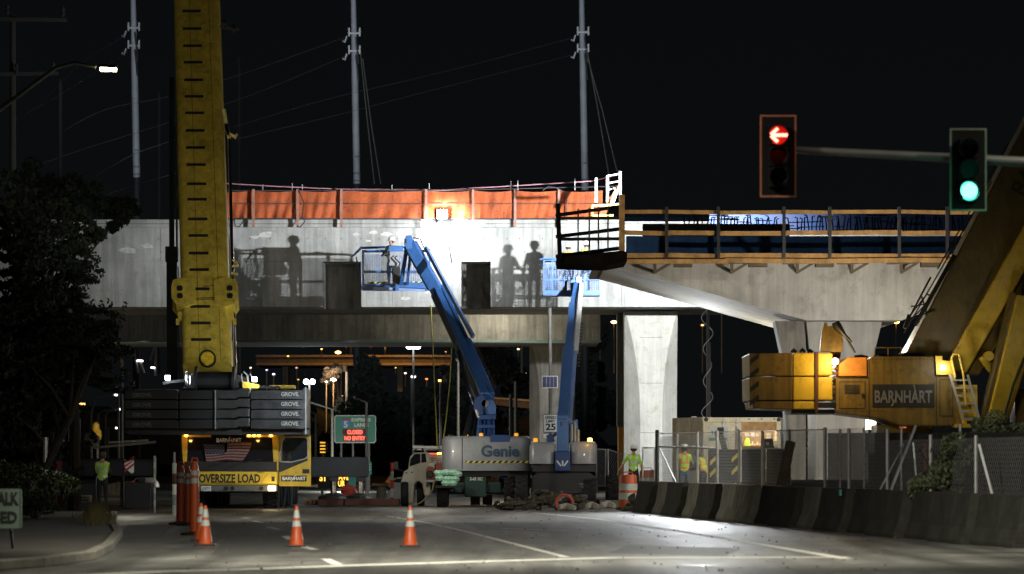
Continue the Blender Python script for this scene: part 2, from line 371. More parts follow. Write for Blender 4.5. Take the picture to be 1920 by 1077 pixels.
for i in range(len(kerb_line) - 1):
    a = kerb_line[i]; b = kerb_line[i + 1]
    mb.bar((a[0], a[1], .075), (b[0], b[1], .075), .18, .15)
struct(mb.build('kerb', M_KERB, bevel=.02))
sheet('sidewalk', [(-60, 50.2), (-20, 51.6), (-8.7, 52.5), (-7.6, 53.7), (-7.0, 56), (-6.7, 60), (-7.05, 66), (-8.1, 78), (-9.7, 92), (-11.3, 108), (-14.5, 108), (-12.5, 92), (-10.9, 78), (-9.8, 66), (-10.5, 60), (-60, 58)], .13, M_PAVE)
sheet('verge', [(-60, 58.1), (-10.6, 60.1), (-9.9, 66), (-11, 78), (-12.6, 92), (-14.6, 108), (-15.5, 135), (-60, 135)], .11, M_GRASS)
sheet('work_yard', [(8.6, 86), (40, 84), (40, 160), (4.5, 160), (4.5, 122)], .008, M_GRAVEL)

def line(name, pts, w_, z=.008):
    v = []; f = []
    pts = [G(*p) for p in pts]
    for i, p in enumerate(pts):
        a = pts[max(i - 1, 0)]; b = pts[min(i + 1, len(pts) - 1)]; d = (b - a); d.z = 0; d.normalize(); n = Vector((-d.y, d.x, 0)) * w_ / 2
        v += [(p.x - n.x, p.y - n.y, z), (p.x + n.x, p.y + n.y, z)]
    for i in range(len(pts) - 1): f.append((2 * i, 2 * i + 1, 2 * i + 3, 2 * i + 2))
    return struct(MB().add(v, f).build(name, M_LINE))
line('stop_line', [(150, 1080), (300, 1073), (480, 1068), (640, 1062), (900, 1054), (1150, 1047), (1590, 1046)], .5)
line('lane_line', [(725, 968), (800, 981), (880, 999), (960, 1020), (1062, 1046)], .14, .0085)
line('lane_line', [(1000, 962), (1120, 974), (1300, 1001), (1440, 1024), (1588, 1049)], .22, .0085)
line('lane_line', [(940, 992), (1062, 996)], .15, .0085)
line('lane_line', [(830, 969), (930, 970)], .12, .0085)
for a, b in (((456, 971), (466, 973)), ((476, 977.5), (490, 981)), ((503, 988.5), (521, 993.5)), ((534, 1006), (546, 1013)), ((566, 1025), (590, 1032)), ((610, 1049), (634, 1060))):
    line('lane_dash', [a, b], .16, .0085)

M_PATCH = mat('fresh_asphalt', (.085, .086, .082), .6, var=.3, scale=2, bump=.3)
M_PATCHL = mat('old_asphalt', (.125, .125, .115), .75, var=.3, scale=2, bump=.3)
for i, (pts, m) in enumerate((([(430, 1003), (560, 1000), (540, 1040), (395, 1042)], M_PATCH), ([(860, 975), (1010, 980), (1040, 998), (900, 994)], M_PATCHL), ([(1180, 1022), (1390, 1030), (1360, 1044), (1140, 1038)], M_PATCH), ([(240, 985), (330, 984), (300, 1010), (215, 1012)], M_PATCHL), ([(640, 985), (720, 984), (735, 1000), (640, 1002)], M_PATCH), ([(1450, 1062), (1760, 1056), (1850, 1070), (1500, 1076)], M_PATCHL))):
    o = MB().add([tuple(G(*p, .006)) for p in pts], [(0, 1, 2, 3)]).build('road_patch', m); struct(o)
for i, pts in enumerate(([(300, 1030), (420, 1015), (500, 1019), (640, 1000), (760, 1003), (900, 990)], [(850, 1035), (960, 1030), (1100, 1036), (1250, 1020)], [(1000, 1065), (1300, 1060), (1600, 1066)])):
    v = []; f = []
    gp = [G(*p) for p in pts]; fine = []
    for a, b in zip(gp, gp[1:]):
        for q in range(7): c = a.lerp(b, q / 7); fine.append(c + Vector((random.uniform(-.12, .12), random.uniform(-.35, .35), 0)))
    for p in fine: v += [(p.x, p.y - .05, .0075), (p.x, p.y + .05, .0075)]
    for q in range(len(fine) - 1): f.append((2 * q, 2 * q + 2, 2 * q + 3, 2 * q + 1))
    struct(MB().add(v, f).build('road_crack_seal', mat('tar_seal', (.018, .018, .018), .35, var=.2)))
mb = MB()
for k in range(420):
    D = 54 + 70 * random.random() ** 1.2; x = random.uniform(-.085, .10) * D; r_ = random.uniform(.008, .03)
    mb.add([(x - r_, D, .008), (x + r_, D - r_ * .5, .008), (x + r_ * .4, D + r_, .008), (x, D, .008 + r_ * 1.1)], [(0, 1, 3), (1, 2, 3), (2, 0, 3)])
mb.build('road_grit', M_BRK if False else mat('grit', (.09, .085, .08), .9, var=.4))['kind'] = 'stuff'
# ================================================================ long road bridge behind the lifts
WY = 145.0; s = F / WY
X0 = -34.0; X1 = 25.0
def pz(py, D): return P(0, py, D).z
def px(x, D): return P(x, 0, D).x
ztop = pz(411, WY); zcor = pz(427, WY); zmid = pz(490, WY); zbot = pz(576, WY)
br = thing('bridge', 'long pale floodlit concrete girder bridge crossing behind the two blue lifts', 'bridge', (0, WY, 0))
MB().box((X0, WY, zmid), (X1, WY + 8, zcor)).build('web_wall', M_CONC, br)
MB().box((X0, WY - .10, zcor), (X1, WY + 8.0, ztop - .02)).build('parapet', M_CONC, br, bevel=.03)
mb = MB()
for a, b in ((-34, px(605, WY)), (px(677, WY), px(865, WY)), (px(920, WY), 25)):
    mb = MB().box((a, WY, zbot), (b, WY + 2.2, zmid - .002)); mb.build('girder_block', M_CONC, br, bevel=.015)
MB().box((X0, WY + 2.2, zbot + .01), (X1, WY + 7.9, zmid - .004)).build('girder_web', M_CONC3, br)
# casting joints: thin dark grooves proud lines
mb = MB()
for x in (300, 905, 1035, 1163, 1290): mb.box((px(x, WY), WY - .004, zmid + .02), (px(x, WY) + .025, WY + .01, zcor - .02))
for x in (735, 1165): mb.box((px(x, WY), WY - .004, zbot + .05), (px(x, WY) + .03, WY + .01, zmid - .05))
mb.box((X0, WY - .104, ztop - .20), (X1, WY - .09, ztop - .17))
mb.build('joint', M_CONC3, br)
mb = MB().box((X0, WY - .003, zmid - .022), (px(1340, WY), WY + .02, zmid + .004)); mb.build('ledge', M_CONC2, br)

# second, older bridge directly behind
ob = thing('old_bridge', 'darker weathered concrete bridge beam seen under the floodlit bridge', 'bridge', (0, 160, 0))
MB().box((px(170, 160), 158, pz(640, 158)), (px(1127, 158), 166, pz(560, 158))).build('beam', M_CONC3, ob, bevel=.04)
MB().box((px(170, 160), 157.9, pz(642, 158)), (px(1127, 158), 158.3, pz(638, 158))).build('drip_edge', mat('beam_edge', (.10, .16, .15), .7), ob)
for x0, x1 in ((1005, 1062),):
    pass
def pier(name, label, cx, D, hw_out, hw_in_top, hw_in_bot, ztop_, depth, m, z_curve, parent=None, zb=0, flare=0.0):
    """octagonal flared column: the front face narrows downwards between curved corner facets"""
    r = thing(name, label, 'bridge pier', (cx, D, 0)); rows = []
    n = 16
    for i in range(n + 1):
        z = zb + (ztop_ - zb) * i / n
        t = max(0, min(1, (z - z_curve) / (ztop_ - z_curve)))
        wi = hw_in_bot + (hw_in_top - hw_in_bot) * t ** 2.2
        wo = hw_out + flare * t ** 2
        c = .75 * (1 - t ** 2.2) + .01
        rows.append([(cx - wi, D, z), (cx + wi, D, z), (cx + wo, D + c, z), (cx + wo, D + depth - c, z), (cx + wi, D + depth, z), (cx - wi, D + depth, z), (cx - wo, D + depth - c, z), (cx - wo, D + c, z)])
    v = [p for row in rows for p in row]; f = []
    for i in range(n):
        for k in range(8): f.append((i * 8 + k, i * 8 + (k + 1) % 8, (i + 1) * 8 + (k + 1) % 8, (i + 1) * 8 + k))
    f += [tuple(range(7, -1, -1)), tuple(range(n * 8, n * 8 + 8))]
    MB().add(v, f).build('column', m, r)
    mb = MB()
    for z in [zb + (ztop_ - zb) * q for q in (.36, .62, .86)]:
        mb.box((cx - hw_in_bot, D - .004, z), (cx + hw_in_bot, D + .01, z + .02))
    mb.build('casting_joint', M_CONC3, r)
    return r
pD = 147.6
pier('bridge_pier', 'tall flared white-lit concrete pier right of the two lifts', px(1221, pD), pD, 1.02, 1.0, .42, zbot - .05, 2.1, mat('lit_pier_concrete', (.43, .42, .375), .85, var=.14, scale=.9, bump=.2, bscale=8, streak=.2, dirt=(.22, .19, .10), dirtamt=.55), 3.0)
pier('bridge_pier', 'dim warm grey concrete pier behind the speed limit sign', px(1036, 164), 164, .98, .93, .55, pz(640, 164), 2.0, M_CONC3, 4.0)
# bright pier's dark left side, orange low down, built as a slim column
r = thing('pier_side_column', 'dark left side of the bright pier, a slim concrete column with orange foot', 'column', (px(1172, 150), 151, 0))
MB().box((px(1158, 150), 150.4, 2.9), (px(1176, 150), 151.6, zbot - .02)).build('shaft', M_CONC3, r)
MB().box((px(1160, 150), 150.35, 0), (px(1175, 150), 151.55, 2.9)).build('orange_foot', mat('orange_foot', (.75, .32, .03), .6), r)

# ================================================================ nearer unfinished deck on the right
ND = 112.0; NB = 121.0
dk = thing('unfinished_deck', 'haunched concrete deck section with timber walkway, resting on the right hand pier', 'bridge', (px(1560, ND), ND, 0))
prof = [(1136, 489), (1136, 497), (1176, 507), (1200, 514), (1300, 541), (1400, 570), (1512, 601), (1690, 601), (1790, 566), (1960, 520), (2150, 500), (2150, 486)]
MB().pprism(prof, ND, .02 + NB - ND).build('haunched_girder', mat('deck_concrete', (.35, .34, .305), .85, var=.30, scale=.45, bump=.25, bscale=8, streak=.22, dirt=(.12, .11, .08), dirtamt=.55), dk)
MB().pbox(1120, 480, 2150, 489, ND - 1.3, 11.5).build('walkway_floor', M_WOODD, dk)
for yy, D, nm in ((398, ND - 1.3, 'top_rail'), (437, ND - 1.3, 'middle_rail'), (480, ND - 1.34, 'toe_board'), (489.5, ND - 1.42, 'edge_plank')):
    xs = [1165, 1250, 1347, 1470, 1556, 1686, 1776, 1900, 2150] if nm != 'edge_plank' else [1168, 1360, 1550, 1700, 2150]
    for i in range(len(xs) - 1):
        a = P(xs[i], yy + random.uniform(-1.5, 1.5), D); b = P(xs[i + 1] + 6, yy + random.uniform(-1.5, 1.5), D)
        MB().bar(a + Vector((0, .02 * (i % 2), 0)), b + Vector((0, .02 * (i % 2), 0)), .05, .13 if nm != 'top_rail' else .11).build(nm, M_WOOD, dk)
for x in (1250, 1347, 1470, 1556, 1686, 1776):
    MB().bar(P(x, 488, ND - 1.38), P(x, 388, ND - 1.38), .09, .09).build('rail_post', M_BLK, dk)
MB().bar(P(1164, 482, ND - 1.4), P(1166, 365, ND - 1.4), .10, .10).build('rail_post', M_WOODD, dk)
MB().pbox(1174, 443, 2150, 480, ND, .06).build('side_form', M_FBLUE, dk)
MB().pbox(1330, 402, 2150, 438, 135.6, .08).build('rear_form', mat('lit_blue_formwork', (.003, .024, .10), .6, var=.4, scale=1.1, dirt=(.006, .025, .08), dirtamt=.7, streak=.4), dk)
MB().pbox(1165, 407, 1330, 415, 121, .15).build('form_beam', M_FBLUE, dk)
MB().pbox(1205, 420, 1480, 443, 120, .3).build('form_panel', M_BLK, dk)
MB().pbox(1270, 425, 1330, 444, 119, .4).build('form_panel', M_BLK, dk)
mb = MB()
for i in range(80):
    x = 1285 + i * 6.6 + random.uniform(-2, 2); y = random.uniform(404, 412); k = random.uniform(-5, 5)
    if 1455 < x < 1500 and i % 2: continue
    D = ND + random.uniform(3, 7); mb.tube([P(x, 440, D), P(x + k * .3, 424, D), P(x + k, y, D), P(x + k + random.choice((-5, 4)), y - 1, D)], .022, 5)
ro = mb.build('rebar', M_BLK, dk); ro['kind'] = 'stuff'
mb = MB()
for i in range(26):
    y = 402 + i * 1.3
    x = random.uniform(1290, 1750); mb.bar(P(x, y, 117), P(x + random.uniform(20, 80), y + random.uniform(-2, 2), 117), .03)
ro = mb.build('tie_bar', M_BLK, dk); ro['kind'] = 'stuff'
for x in (1228, 1372, 1495, 1597, 1690):
    mb = MB(); D = ND - .7
    mb.bar(P(x - 28, 492, D), P(x + 32, 490, D), .09, .13)
    mb.bar(P(x, 492, D), P(x, 512, D), .09, .10); mb.bar(P(x + 30, 493, D), P(x, 511, D), .08, .08)
    mb.bar(P(x, 493, D), P(x, 493, ND + .05), .10, .10); mb.bar(P(x, 511, D), P(x, 511, ND + .05), .08, .08)
    mb.build('bracket', M_WOODD, dk)
for x in (1264, 1405, 1530, 1728):
    MB().pbox(x, 489, x + 34, 500, ND - .8, .5).build('packing_block', M_WOODD, dk)
cr_ = thing('bridge_pier', 'wide concrete pier under the haunched deck, behind the yellow crane body', 'bridge pier', (px(1560, ND), ND, 0))
q = [(1512, 602.5), (1654, 602.5), (1640, 660), (1628, 700), (1628, 900), (1530, 900), (1530, 700), (1518, 660)]
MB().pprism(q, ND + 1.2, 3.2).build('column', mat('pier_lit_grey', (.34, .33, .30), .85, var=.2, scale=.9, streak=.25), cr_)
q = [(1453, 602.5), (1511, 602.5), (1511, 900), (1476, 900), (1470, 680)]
MB().pprism(q, ND + 1.6, 1.1).build('shaded_flank', M_CONC3, cr_)  # darker concrete paints the shade on this flank
# dark end platform with railing, left of the deck
M_PFD = mat('silhouette_timber', (.008, .007, .006), .95, var=.3, scale=3, spec=.0)  # backlit silhouette: the platform's shade is put into near-black timber
pf = thing('end_platform', 'dark timber end platform with bar railing at the left tip of the unfinished deck', 'platform', tuple(P(1105, 490, 108)))
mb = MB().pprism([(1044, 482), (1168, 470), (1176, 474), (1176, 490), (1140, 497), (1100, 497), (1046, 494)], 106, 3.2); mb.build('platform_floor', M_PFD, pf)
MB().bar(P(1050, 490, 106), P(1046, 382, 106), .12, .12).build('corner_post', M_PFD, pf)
MB().bar(P(1166, 482, 108), P(1166, 366, 108), .16, .12).build('corner_post', M_WOOD, pf)
for y0, y1, yl in ((404, 388, 405), (444, 430, 438), (481, 466, 480)):
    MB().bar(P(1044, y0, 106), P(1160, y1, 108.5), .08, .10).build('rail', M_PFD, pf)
for y0 in (410, 449, 477):
    MB().bar(P(1046, y0, 113), P(1165, y0 - 1, 113), .08, .09).build('rear_rail', M_DKS, pf)
for x in (1084, 1105, 1122, 1140):
    MB().bar(P(x, 482 - (x - 1044) * .12, 107), P(x, 396 - (x - 1044) * .1, 107), .045, .045).build('baluster', M_BLK, pf)
# white scaffold frame and yellow gangway at the tip of the bridge
sf = thing('scaffold_frame', 'white steel access frame with yellow rail standing at the tip of the orange netting', 'scaffold', tuple(P(1140, 385, 138)))
mb = MB()
for x, y0, y1 in ((1163, 322, 390), (1139, 330, 388), (1118, 334, 384)): mb.bar(P(x, y1, 138), P(x, y0, 138), .09)
mb.build('upright', M_WHITE, sf)
mb = MB()
for y in (326, 340, 352, 382): mb.bar(P(1139, y + 4, 138), P(1163, y, 138), .05)
mb.bar(P(1150, 382, 137.8), P(1160, 353, 137.8), .16, .05); mb.bar(P(1145, 384, 137.7), P(1154, 356, 137.7), .05)
mb.build('brace', M_WHITE, sf)
MB().bar(P(1110, 386, 137.5), P(1160, 385, 137.5), .08).bar(P(1112, 405, 137.5), P(1150, 404, 137.5), .06).bar(P(1111, 386, 137.5), P(1111, 405, 137.5), .06).build('gangway_rail', mat('safety_yellow', (.75, .62, .08), .5), sf)

# ================================================================ orange debris netting on the bridge edge
nt_m = mat('orange_netting', (.50, .105, .026), .75, var=.3, scale=2.2, streak=.25)
def netting():
    nt = nt_m.node_tree; N = nt.nodes; L = nt.links; b = N['Principled BSDF']
    t = N.new('ShaderNodeTexCoord'); n = N.new('ShaderNodeTexNoise'); n.inputs['Scale'].default_value = 26; L.new(t.outputs['Object'], n.inputs['Vector'])
    r = N.new('ShaderNodeMapRange'); r.inputs[1].default_value = .2; r.inputs[2].default_value = .8; r.inputs[3].default_value = .55; r.inputs[4].default_value = .97
    L.new(n.outputs[0], r.inputs[0]); L.new(r.outputs[0], b.inputs['Alpha'])
netting()
nt = thing('debris_netting', 'orange debris netting strung on posts along the edge of the bridge', 'netting', tuple(P(800, 411, WY - .3)))
posts = [395, 475, 558, 640, 799, 887, 966, 1048, 1130]
ztn = pz(357, WY); zbn = pz(410, WY)
ND_ = WY - .28
for i in range(len(posts) - 1):
    a = px(posts[i], ND_); b = px(posts[i + 1], ND_); nx = 34; nz = 12; v = []; f = []
    ph = random.uniform(0, 6)
    for j in range(nz + 1):
        for k in range(nx + 1):
            u = k / nx; q = j / nz; sag = 4 * u * (1 - u)
            zz = ztn - .02 - (ztn - zbn) * q - sag * .07 * (1 - q) 
            yy = ND_ + .05 + sag * (.06 + .05 * math.sin(7 * u + ph + 4 * q) + .04 * math.sin(23 * u * (1 + .3 * q) + ph)) * (.3 + q) - .1 * sag
            v.append((a + (b - a) * u, yy, zz))
    for j in range(nz):
        for k in range(nx): f.append((j * (nx + 1) + k, j * (nx + 1) + k + 1, (j + 1) * (nx + 1) + k + 1, (j + 1) * (nx + 1) + k))
    MB().add(v, f).build('net_panel', nt_m, nt, smooth=True)
M_NPOST = mat('rusty_post', (.30, .15, .11), .6, var=.3, scale=5)
for x in posts[1:-1]:
    MB().bar(P(x, 427, WY - .42), P(x, 355, WY - .42), .09, .09).build('net_post', M_NPOST, nt)
mb = MB()
for y in (357.5, 382, 410): mb.tube([P(395, y, WY - .36), P(799, y + .8, WY - .36), P(1160, y - (8 if y < 360 else 0), WY - .36)], .016, 5)
mb.build('net_cable', M_WIRE, nt)
mb = MB().pprism([(1120, 408), (1160, 345), (1157, 365), (1142, 392), (1130, 410)], 139.5, .02); mb.build('net_corner', nt_m, nt)
mb = MB()
for i in range(96):
    x = 440 + i * 6.2; mb.tube([P(x, 411, WY + .3), P(x + random.uniform(-1, 1), 391, WY + .3)], .014, 4, False)
mb.tube([P(436, 392, WY + .3), P(1040, 392, WY + .3)], .014, 4); mb.tube([P(436, 399, WY + .3), P(1040, 399, WY + .3)], .014, 4)
ro = mb.build('rebar', mat('pale_rebar', (.35, .28, .24), .7), nt); ro['kind'] = 'stuff'
# life line above the netting, tied to little stanchions
ll = thing('safety_line', 'pinkish safety line running above the orange netting between thin stanchions', 'safety line', tuple(P(800, 352, WY)))
MB().tube([P(420, 344, WY), P(520, 350, WY), P(640, 355, WY), P(830, 356.5, WY), P(960, 349, WY), P(1060, 343, WY), P(1110, 340, WY), P(1160, 328, 140)], .02, 5).build('cord', mat('pink_rope', (.45, .22, .26), .6), ll)
for x, y in ((493, 352), (548, 350), (567, 352), (735, 353), (805, 350), (958, 346), (971, 345), (1078, 341)):
    MB().bar(P(x, 357, WY), P(x, y - 6, WY), .03).build('stanchion', M_GAL, ll)
# hanging cords on the netting
for i, (pts, lb) in enumerate((([(560, 357), (570, 380), (566, 408), (572, 415), (563, 426), (556, 424)], 'black cord looped down from the third netting post'),
                 ([(439, 410), (441, 424), (448, 426), (456, 416), (455, 405)], 'black cord hanging over the parapet edge close to the crane boom'),
                 ([(836, 432), (841, 455), (844, 474), (847, 493)], 'thin cord hanging down the bright wall under the floodlight'),
                 ([(1018, 357), (1028, 350), (1042, 352), (1062, 362), (1062, 415)], 'pale cord arching over the last netting bay'))):
    tag(recentre(MB().tube([P(x, y, WY - .5 if i != 2 else WY - .05) for x, y in pts], .022, 6).build('hanging_cord', M_CABLE if i != 3 else M_WIRE)), lb, 'cord', 'cords hanging from the bridge edge')
# floodlight on the bridge edge
mb = MB()
for k in range(60):
    x = 300 + (k % 30) * 34 + random.uniform(-6, 6); z_ = (.35, .85)[k // 30] + zmid
    xw = px(x, WY); mb.lathe([(.03, -.003), (.03, .003)], (xw, WY, z_), 8, 'y')
KEEP.add('tie_hole')
mb.build('tie_hole', M_CONC3, br)
mb = MB()
for x, y in ((478, 445), (497, 440), (700, 436), (725, 440), (690, 452), (748, 437), (668, 440), (238, 470), (250, 474), (276, 462), (560, 552), (470, 560), (760, 560), (800, 548), (1010, 436), (890, 440)):
    c = P(x, y, WY); n_ = 9; r_ = random.uniform(.08, .28); pts = [(c.x + r_ * random.uniform(.7, 1.4) * math.cos(6.283 * q / n_), c.z + .5 * r_ * random.uniform(.5, 1.2) * math.sin(6.283 * q / n_)) for q in range(n_)]
    mb.prism(pts, WY - .004, WY + .002)
mb.build('mortar_patch', mat('mortar_patch', (.52, .52, .50), .9, var=.3, scale=6), br)
fl = thing('floodlight', 'blazing white floodlight fixed to the bridge edge above the middle of the wall', 'floodlight', tuple(P(828, 404, WY - .5)))
MB().bar(P(828, 418, WY - .45), P(828, 400, WY - .45), .06).build('bracket', M_GAL, fl)
MB().pbox(819, 393, 839, 411, WY - .62, .14).build('housing', M_DKS, fl)
MB().pbox(819.8, 393.6, 838.2, 410.4, WY - .66, .03).build('lens', glow('flood_lens', (1, 1, 1), 80), fl)
# ================================================================ poles, wires, street lamps
def mono(cx, ybase, D, label, ctop=-30, r0=.26, r1=.16, wires=True, ydark=None):
    t = thing('transmission_pole', label, 'power pole', tuple(P(cx, 700, D)), 'tall steel transmission poles behind the bridge')
    zb = 0; zt = pz(ctop, D)
    a = P(cx + 2, ybase, D); b = P(cx - 5, ctop, D)
    r0 = 6.2 * D / F; r1 = 4.6 * D / F
    MB().tube([a, a.lerp(b, .5), b], [r0 * 1.05, r0, r1], 16).build('shaft', M_POLE, t, smooth=True)
    MB().tube([(a.x, a.y, 0), (a.x, a.y, a.z)], r0 * 1.12, 16).build('lower_shaft', mat('shaded_pole_steel', (.018, .019, .022), .7), t, smooth=True)  # unlit lower part of the pole, its shade put into the colour
    mb = MB()
    for yy in ((a.z - (a.z - b.z) * .0), ): pass
    for q in (ybase - 4, ybase - 18, ybase - 49):
        c = P(cx + 2, q, D); mb.tube([c, c + Vector((0, 0, .12))], r0 * 1.1, 16)
    mb.build('collar', mat('dull_collar', (.20, .21, .23), .5), t)
    if wires:
        for y in ((54, 87) if cx < 400 else ((64, 97) if cx < 900 else (62, 94))):
            c = P(cx - 2, y, D)
            MB().bar(c + Vector((-10 * D / F, -.35, 0)), c + Vector((10 * D / F, -.35, 0)), .09, .12).bar(c + Vector((-10 * D / F, -.4, -.2)), c + Vector((-10 * D / F, -.4, .35)), .1).bar(c + Vector((10 * D / F, -.4, -.2)), c + Vector((10 * D / F, -.4, .35)), .1).build('cross_bracket', M_GAL, t)
            MB().tube([c + Vector((-14 * D / F, -.5, -.2)), c + Vector((-18 * D / F, -.5, -.6)), c + Vector((-22 * D / F, -.5, -.5))], .07, 6).build('insulator', M_GAL, t)
            MB().tube([c + Vector((3 * D / F, -.6, -.3)), c + Vector((6 * D / F, -.6, -1.2)), c + Vector((8 * D / F, -.6, -2))], .05, 6).build('jumper', M_BLK, t)
    return t
mono(254, 333, 250, 'slim pale steel transmission pole left of the yellow boom, shade painted in below a collar')
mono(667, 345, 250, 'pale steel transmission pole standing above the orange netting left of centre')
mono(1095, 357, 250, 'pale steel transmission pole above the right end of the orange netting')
def pole(px_, y0, y1, D, r, label, m=M_MAST, name='utility_pole', cat='pole', group='poles in the dark background'):
    a = P(px_, y0, D); b = P(px_, y1, D)
    o = recentre(MB().tube([(a.x, D, max(0, a.z)), b], r, 10).build(name, m, smooth=True)); return tag(o, label, cat, group)
M_WPOLE = mat('dark_wood_pole', (.014, .013, .011), .9, var=.3)
for i, (x, y0, y1, D, r, lb) in enumerate(((448, 700, 108, 260, .12, 'barely visible dark pole just right of the yellow boom'),
        (298, 700, 172, 250, .10, 'faint thin pole between the left transmission pole and the boom'),
        (113, 700, 150, 230, .12, 'faint dark pole rising out of the left hand trees'))):
    pole(x, y0, y1, D, r, lb, M_WPOLE)
up = thing('utility_pole', 'dim wooden utility pole with a crossarm at the top left, over the trees', 'power pole', tuple(P(24, 860, 150)))
MB().tube([P(24, 865, 150), P(24, 30, 150)], .17, 10, r2=.11).build('mast', M_WPOLE, up)
MB().bar(P(-30, 36, 149.8), P(125, 38, 149.8), .1, .14).bar(P(-20, 140, 149.8), P(110, 138, 149.8), .1, .14).build('crossarm', M_WPOLE, up)
mb = MB()
for x, y in ((14, 28), (118, 32), (31, 138), (100, 136)): mb.lathe([(.04, 0), (.09, .1), (.05, .2), (.09, .3), (.03, .4)], P(x, y, 149.7), 8)
mb.build('insulator', M_WPOLE, up)
# overhead conductors: long catenaries
def wire(pts, D0, D1, label, r=.016):
    n = len(pts); c = []
    for i in range(n - 1):
        for k in range(6):
            t = k / 6; u = (i + t) / (n - 1)
            p0 = pts[max(i - 1, 0)]; p1 = pts[i]; p2 = pts[i + 1]; p3 = pts[min(i + 2, n - 1)]
            f = [.5 * ((2 * p1[j]) + (-p0[j] + p2[j]) * t + (2 * p0[j] - 5 * p1[j] + 4 * p2[j] - p3[j]) * t * t + (-p0[j] + 3 * p1[j] - 3 * p2[j] + p3[j]) * t ** 3) for j in (0, 1)]
            c.append(P(f[0], f[1], D0 + (D1 - D0) * u))
    c.append(P(*pts[-1], D1))
    tag(recentre(MB().tube(c, r, 5).build('overhead_wire', M_WIRE)), label, 'wire', 'overhead wires in the night sky')
wire([(30, 225), (90, 180), (150, 120), (236, 66)], 200, 250, 'upper wire running down left from the left transmission pole')
wire([(25, 226), (100, 185), (180, 135), (240, 97)], 200, 250, 'lower wire running down left from the left transmission pole', .015)
wire([(120, 245), (200, 205), (330, 178), (480, 130), (648, 70)], 240, 250, 'upper wire from the middle transmission pole sloping down past the boom', .015)
wire([(40, 322), (150, 282), (310, 232), (480, 175), (655, 102)], 240, 250, 'lower wire from the middle transmission pole sloping down past the boom', .015)
wire([(440, 238), (600, 190), (760, 152), (900, 118), (1078, 70)], 240, 250, 'upper wire from the right transmission pole', .013)
wire([(440, 262), (640, 214), (800, 172), (960, 132), (1078, 102)], 240, 250, 'lower wire from the right transmission pole', .013)
wire([(180, 330), (250, 290), (330, 262)], 200, 210, 'short faint wire low beside the left transmission pole')
wire([(190, 368), (260, 345), (330, 325)], 180, 190, 'lowest faint wire just above the left end of the bridge')
for i, (pts, lb) in enumerate((([(676, 100), (688, 220), (702, 345)], 'guy wire dropping from the middle transmission pole'), ([(680, 110), (697, 240), (714, 345)], 'second guy wire dropping beside the middle transmission pole'),
             ([(1100, 90), (1120, 200), (1142, 330)], 'guy wire dropping from the right transmission pole'), ([(1102, 110), (1130, 210), (1157, 322)], 'outer guy wire dropping from the right transmission pole'))):
    tag(recentre(MB().tube([P(x, y, 248) for x, y in pts], .03, 5).build('guy_wire', M_MAST)), lb, 'wire', 'guy wires of the transmission poles')

M_LED = glow('led_lamp_lens', (1, .86, .50), 30)
def street_lamp(pts, D, lx0, lx1, ly, label, lens=M_LED, r=.06, ground=True, grp='street lamps', lh=.05):
    t = thing('street_lamp', label, 'street lamp', tuple(P(pts[0][0], pts[0][1], D)), grp)
    MB().tube([P(x, y, D) for x, y in pts], r, 8, r2=r * .6).build('mast_arm', M_MAST, t, smooth=True)
    a = P(lx0, ly, D); b = P(lx1, ly, D)
    MB().bar(a + Vector((0, 0, lh * .8)), b + Vector((0, 0, lh * .6)), .28, lh).build('lamp_head', M_DKS, t)
    MB().bar(a + Vector((0.03, 0, -lh * .25)), b + Vector((-.03, 0, -lh * .35)), .22, lh).build('lamp_lens', lens, t)
    return t
sl = street_lamp([(-70, 880), (-66, 300), (-30, 225), (0, 205), (60, 160), (105, 127), (140, 118), (180, 126)], 96, 186, 220, 129, 'near street lamp on a long curved arm reaching in from the upper left', M_LED, .07, lh=.075)
for i, (x, D, s_) in enumerate(((-9.5, 62, 1), (15.5, 58, -1))):
    t = thing('street_lamp', ('left' if i == 0 else 'right') + ' intersection street lamp standing beside the stop line', 'street lamp', (x - 3 * s_, D, 0), 'street lamps')
    MB().tube([(x - 3 * s_, D, 0), (x - 3 * s_, D, 9.5), (x - 2.2 * s_, D, 10.6), (x - .5 * s_, D, 10.9)], .1, 8, r2=.05).build('mast_arm', M_MAST, t)
    MB().box((x - .5, D - .15, 10.85), (x + .4, D + .15, 10.95)).build('lamp_head', M_DKS, t)
M_WLED = glow('white_lamp_lens', (.95, .92, 1), 6)
M_OLED = glow('sodium_lamp_lens', (1, .50, .10), 9)
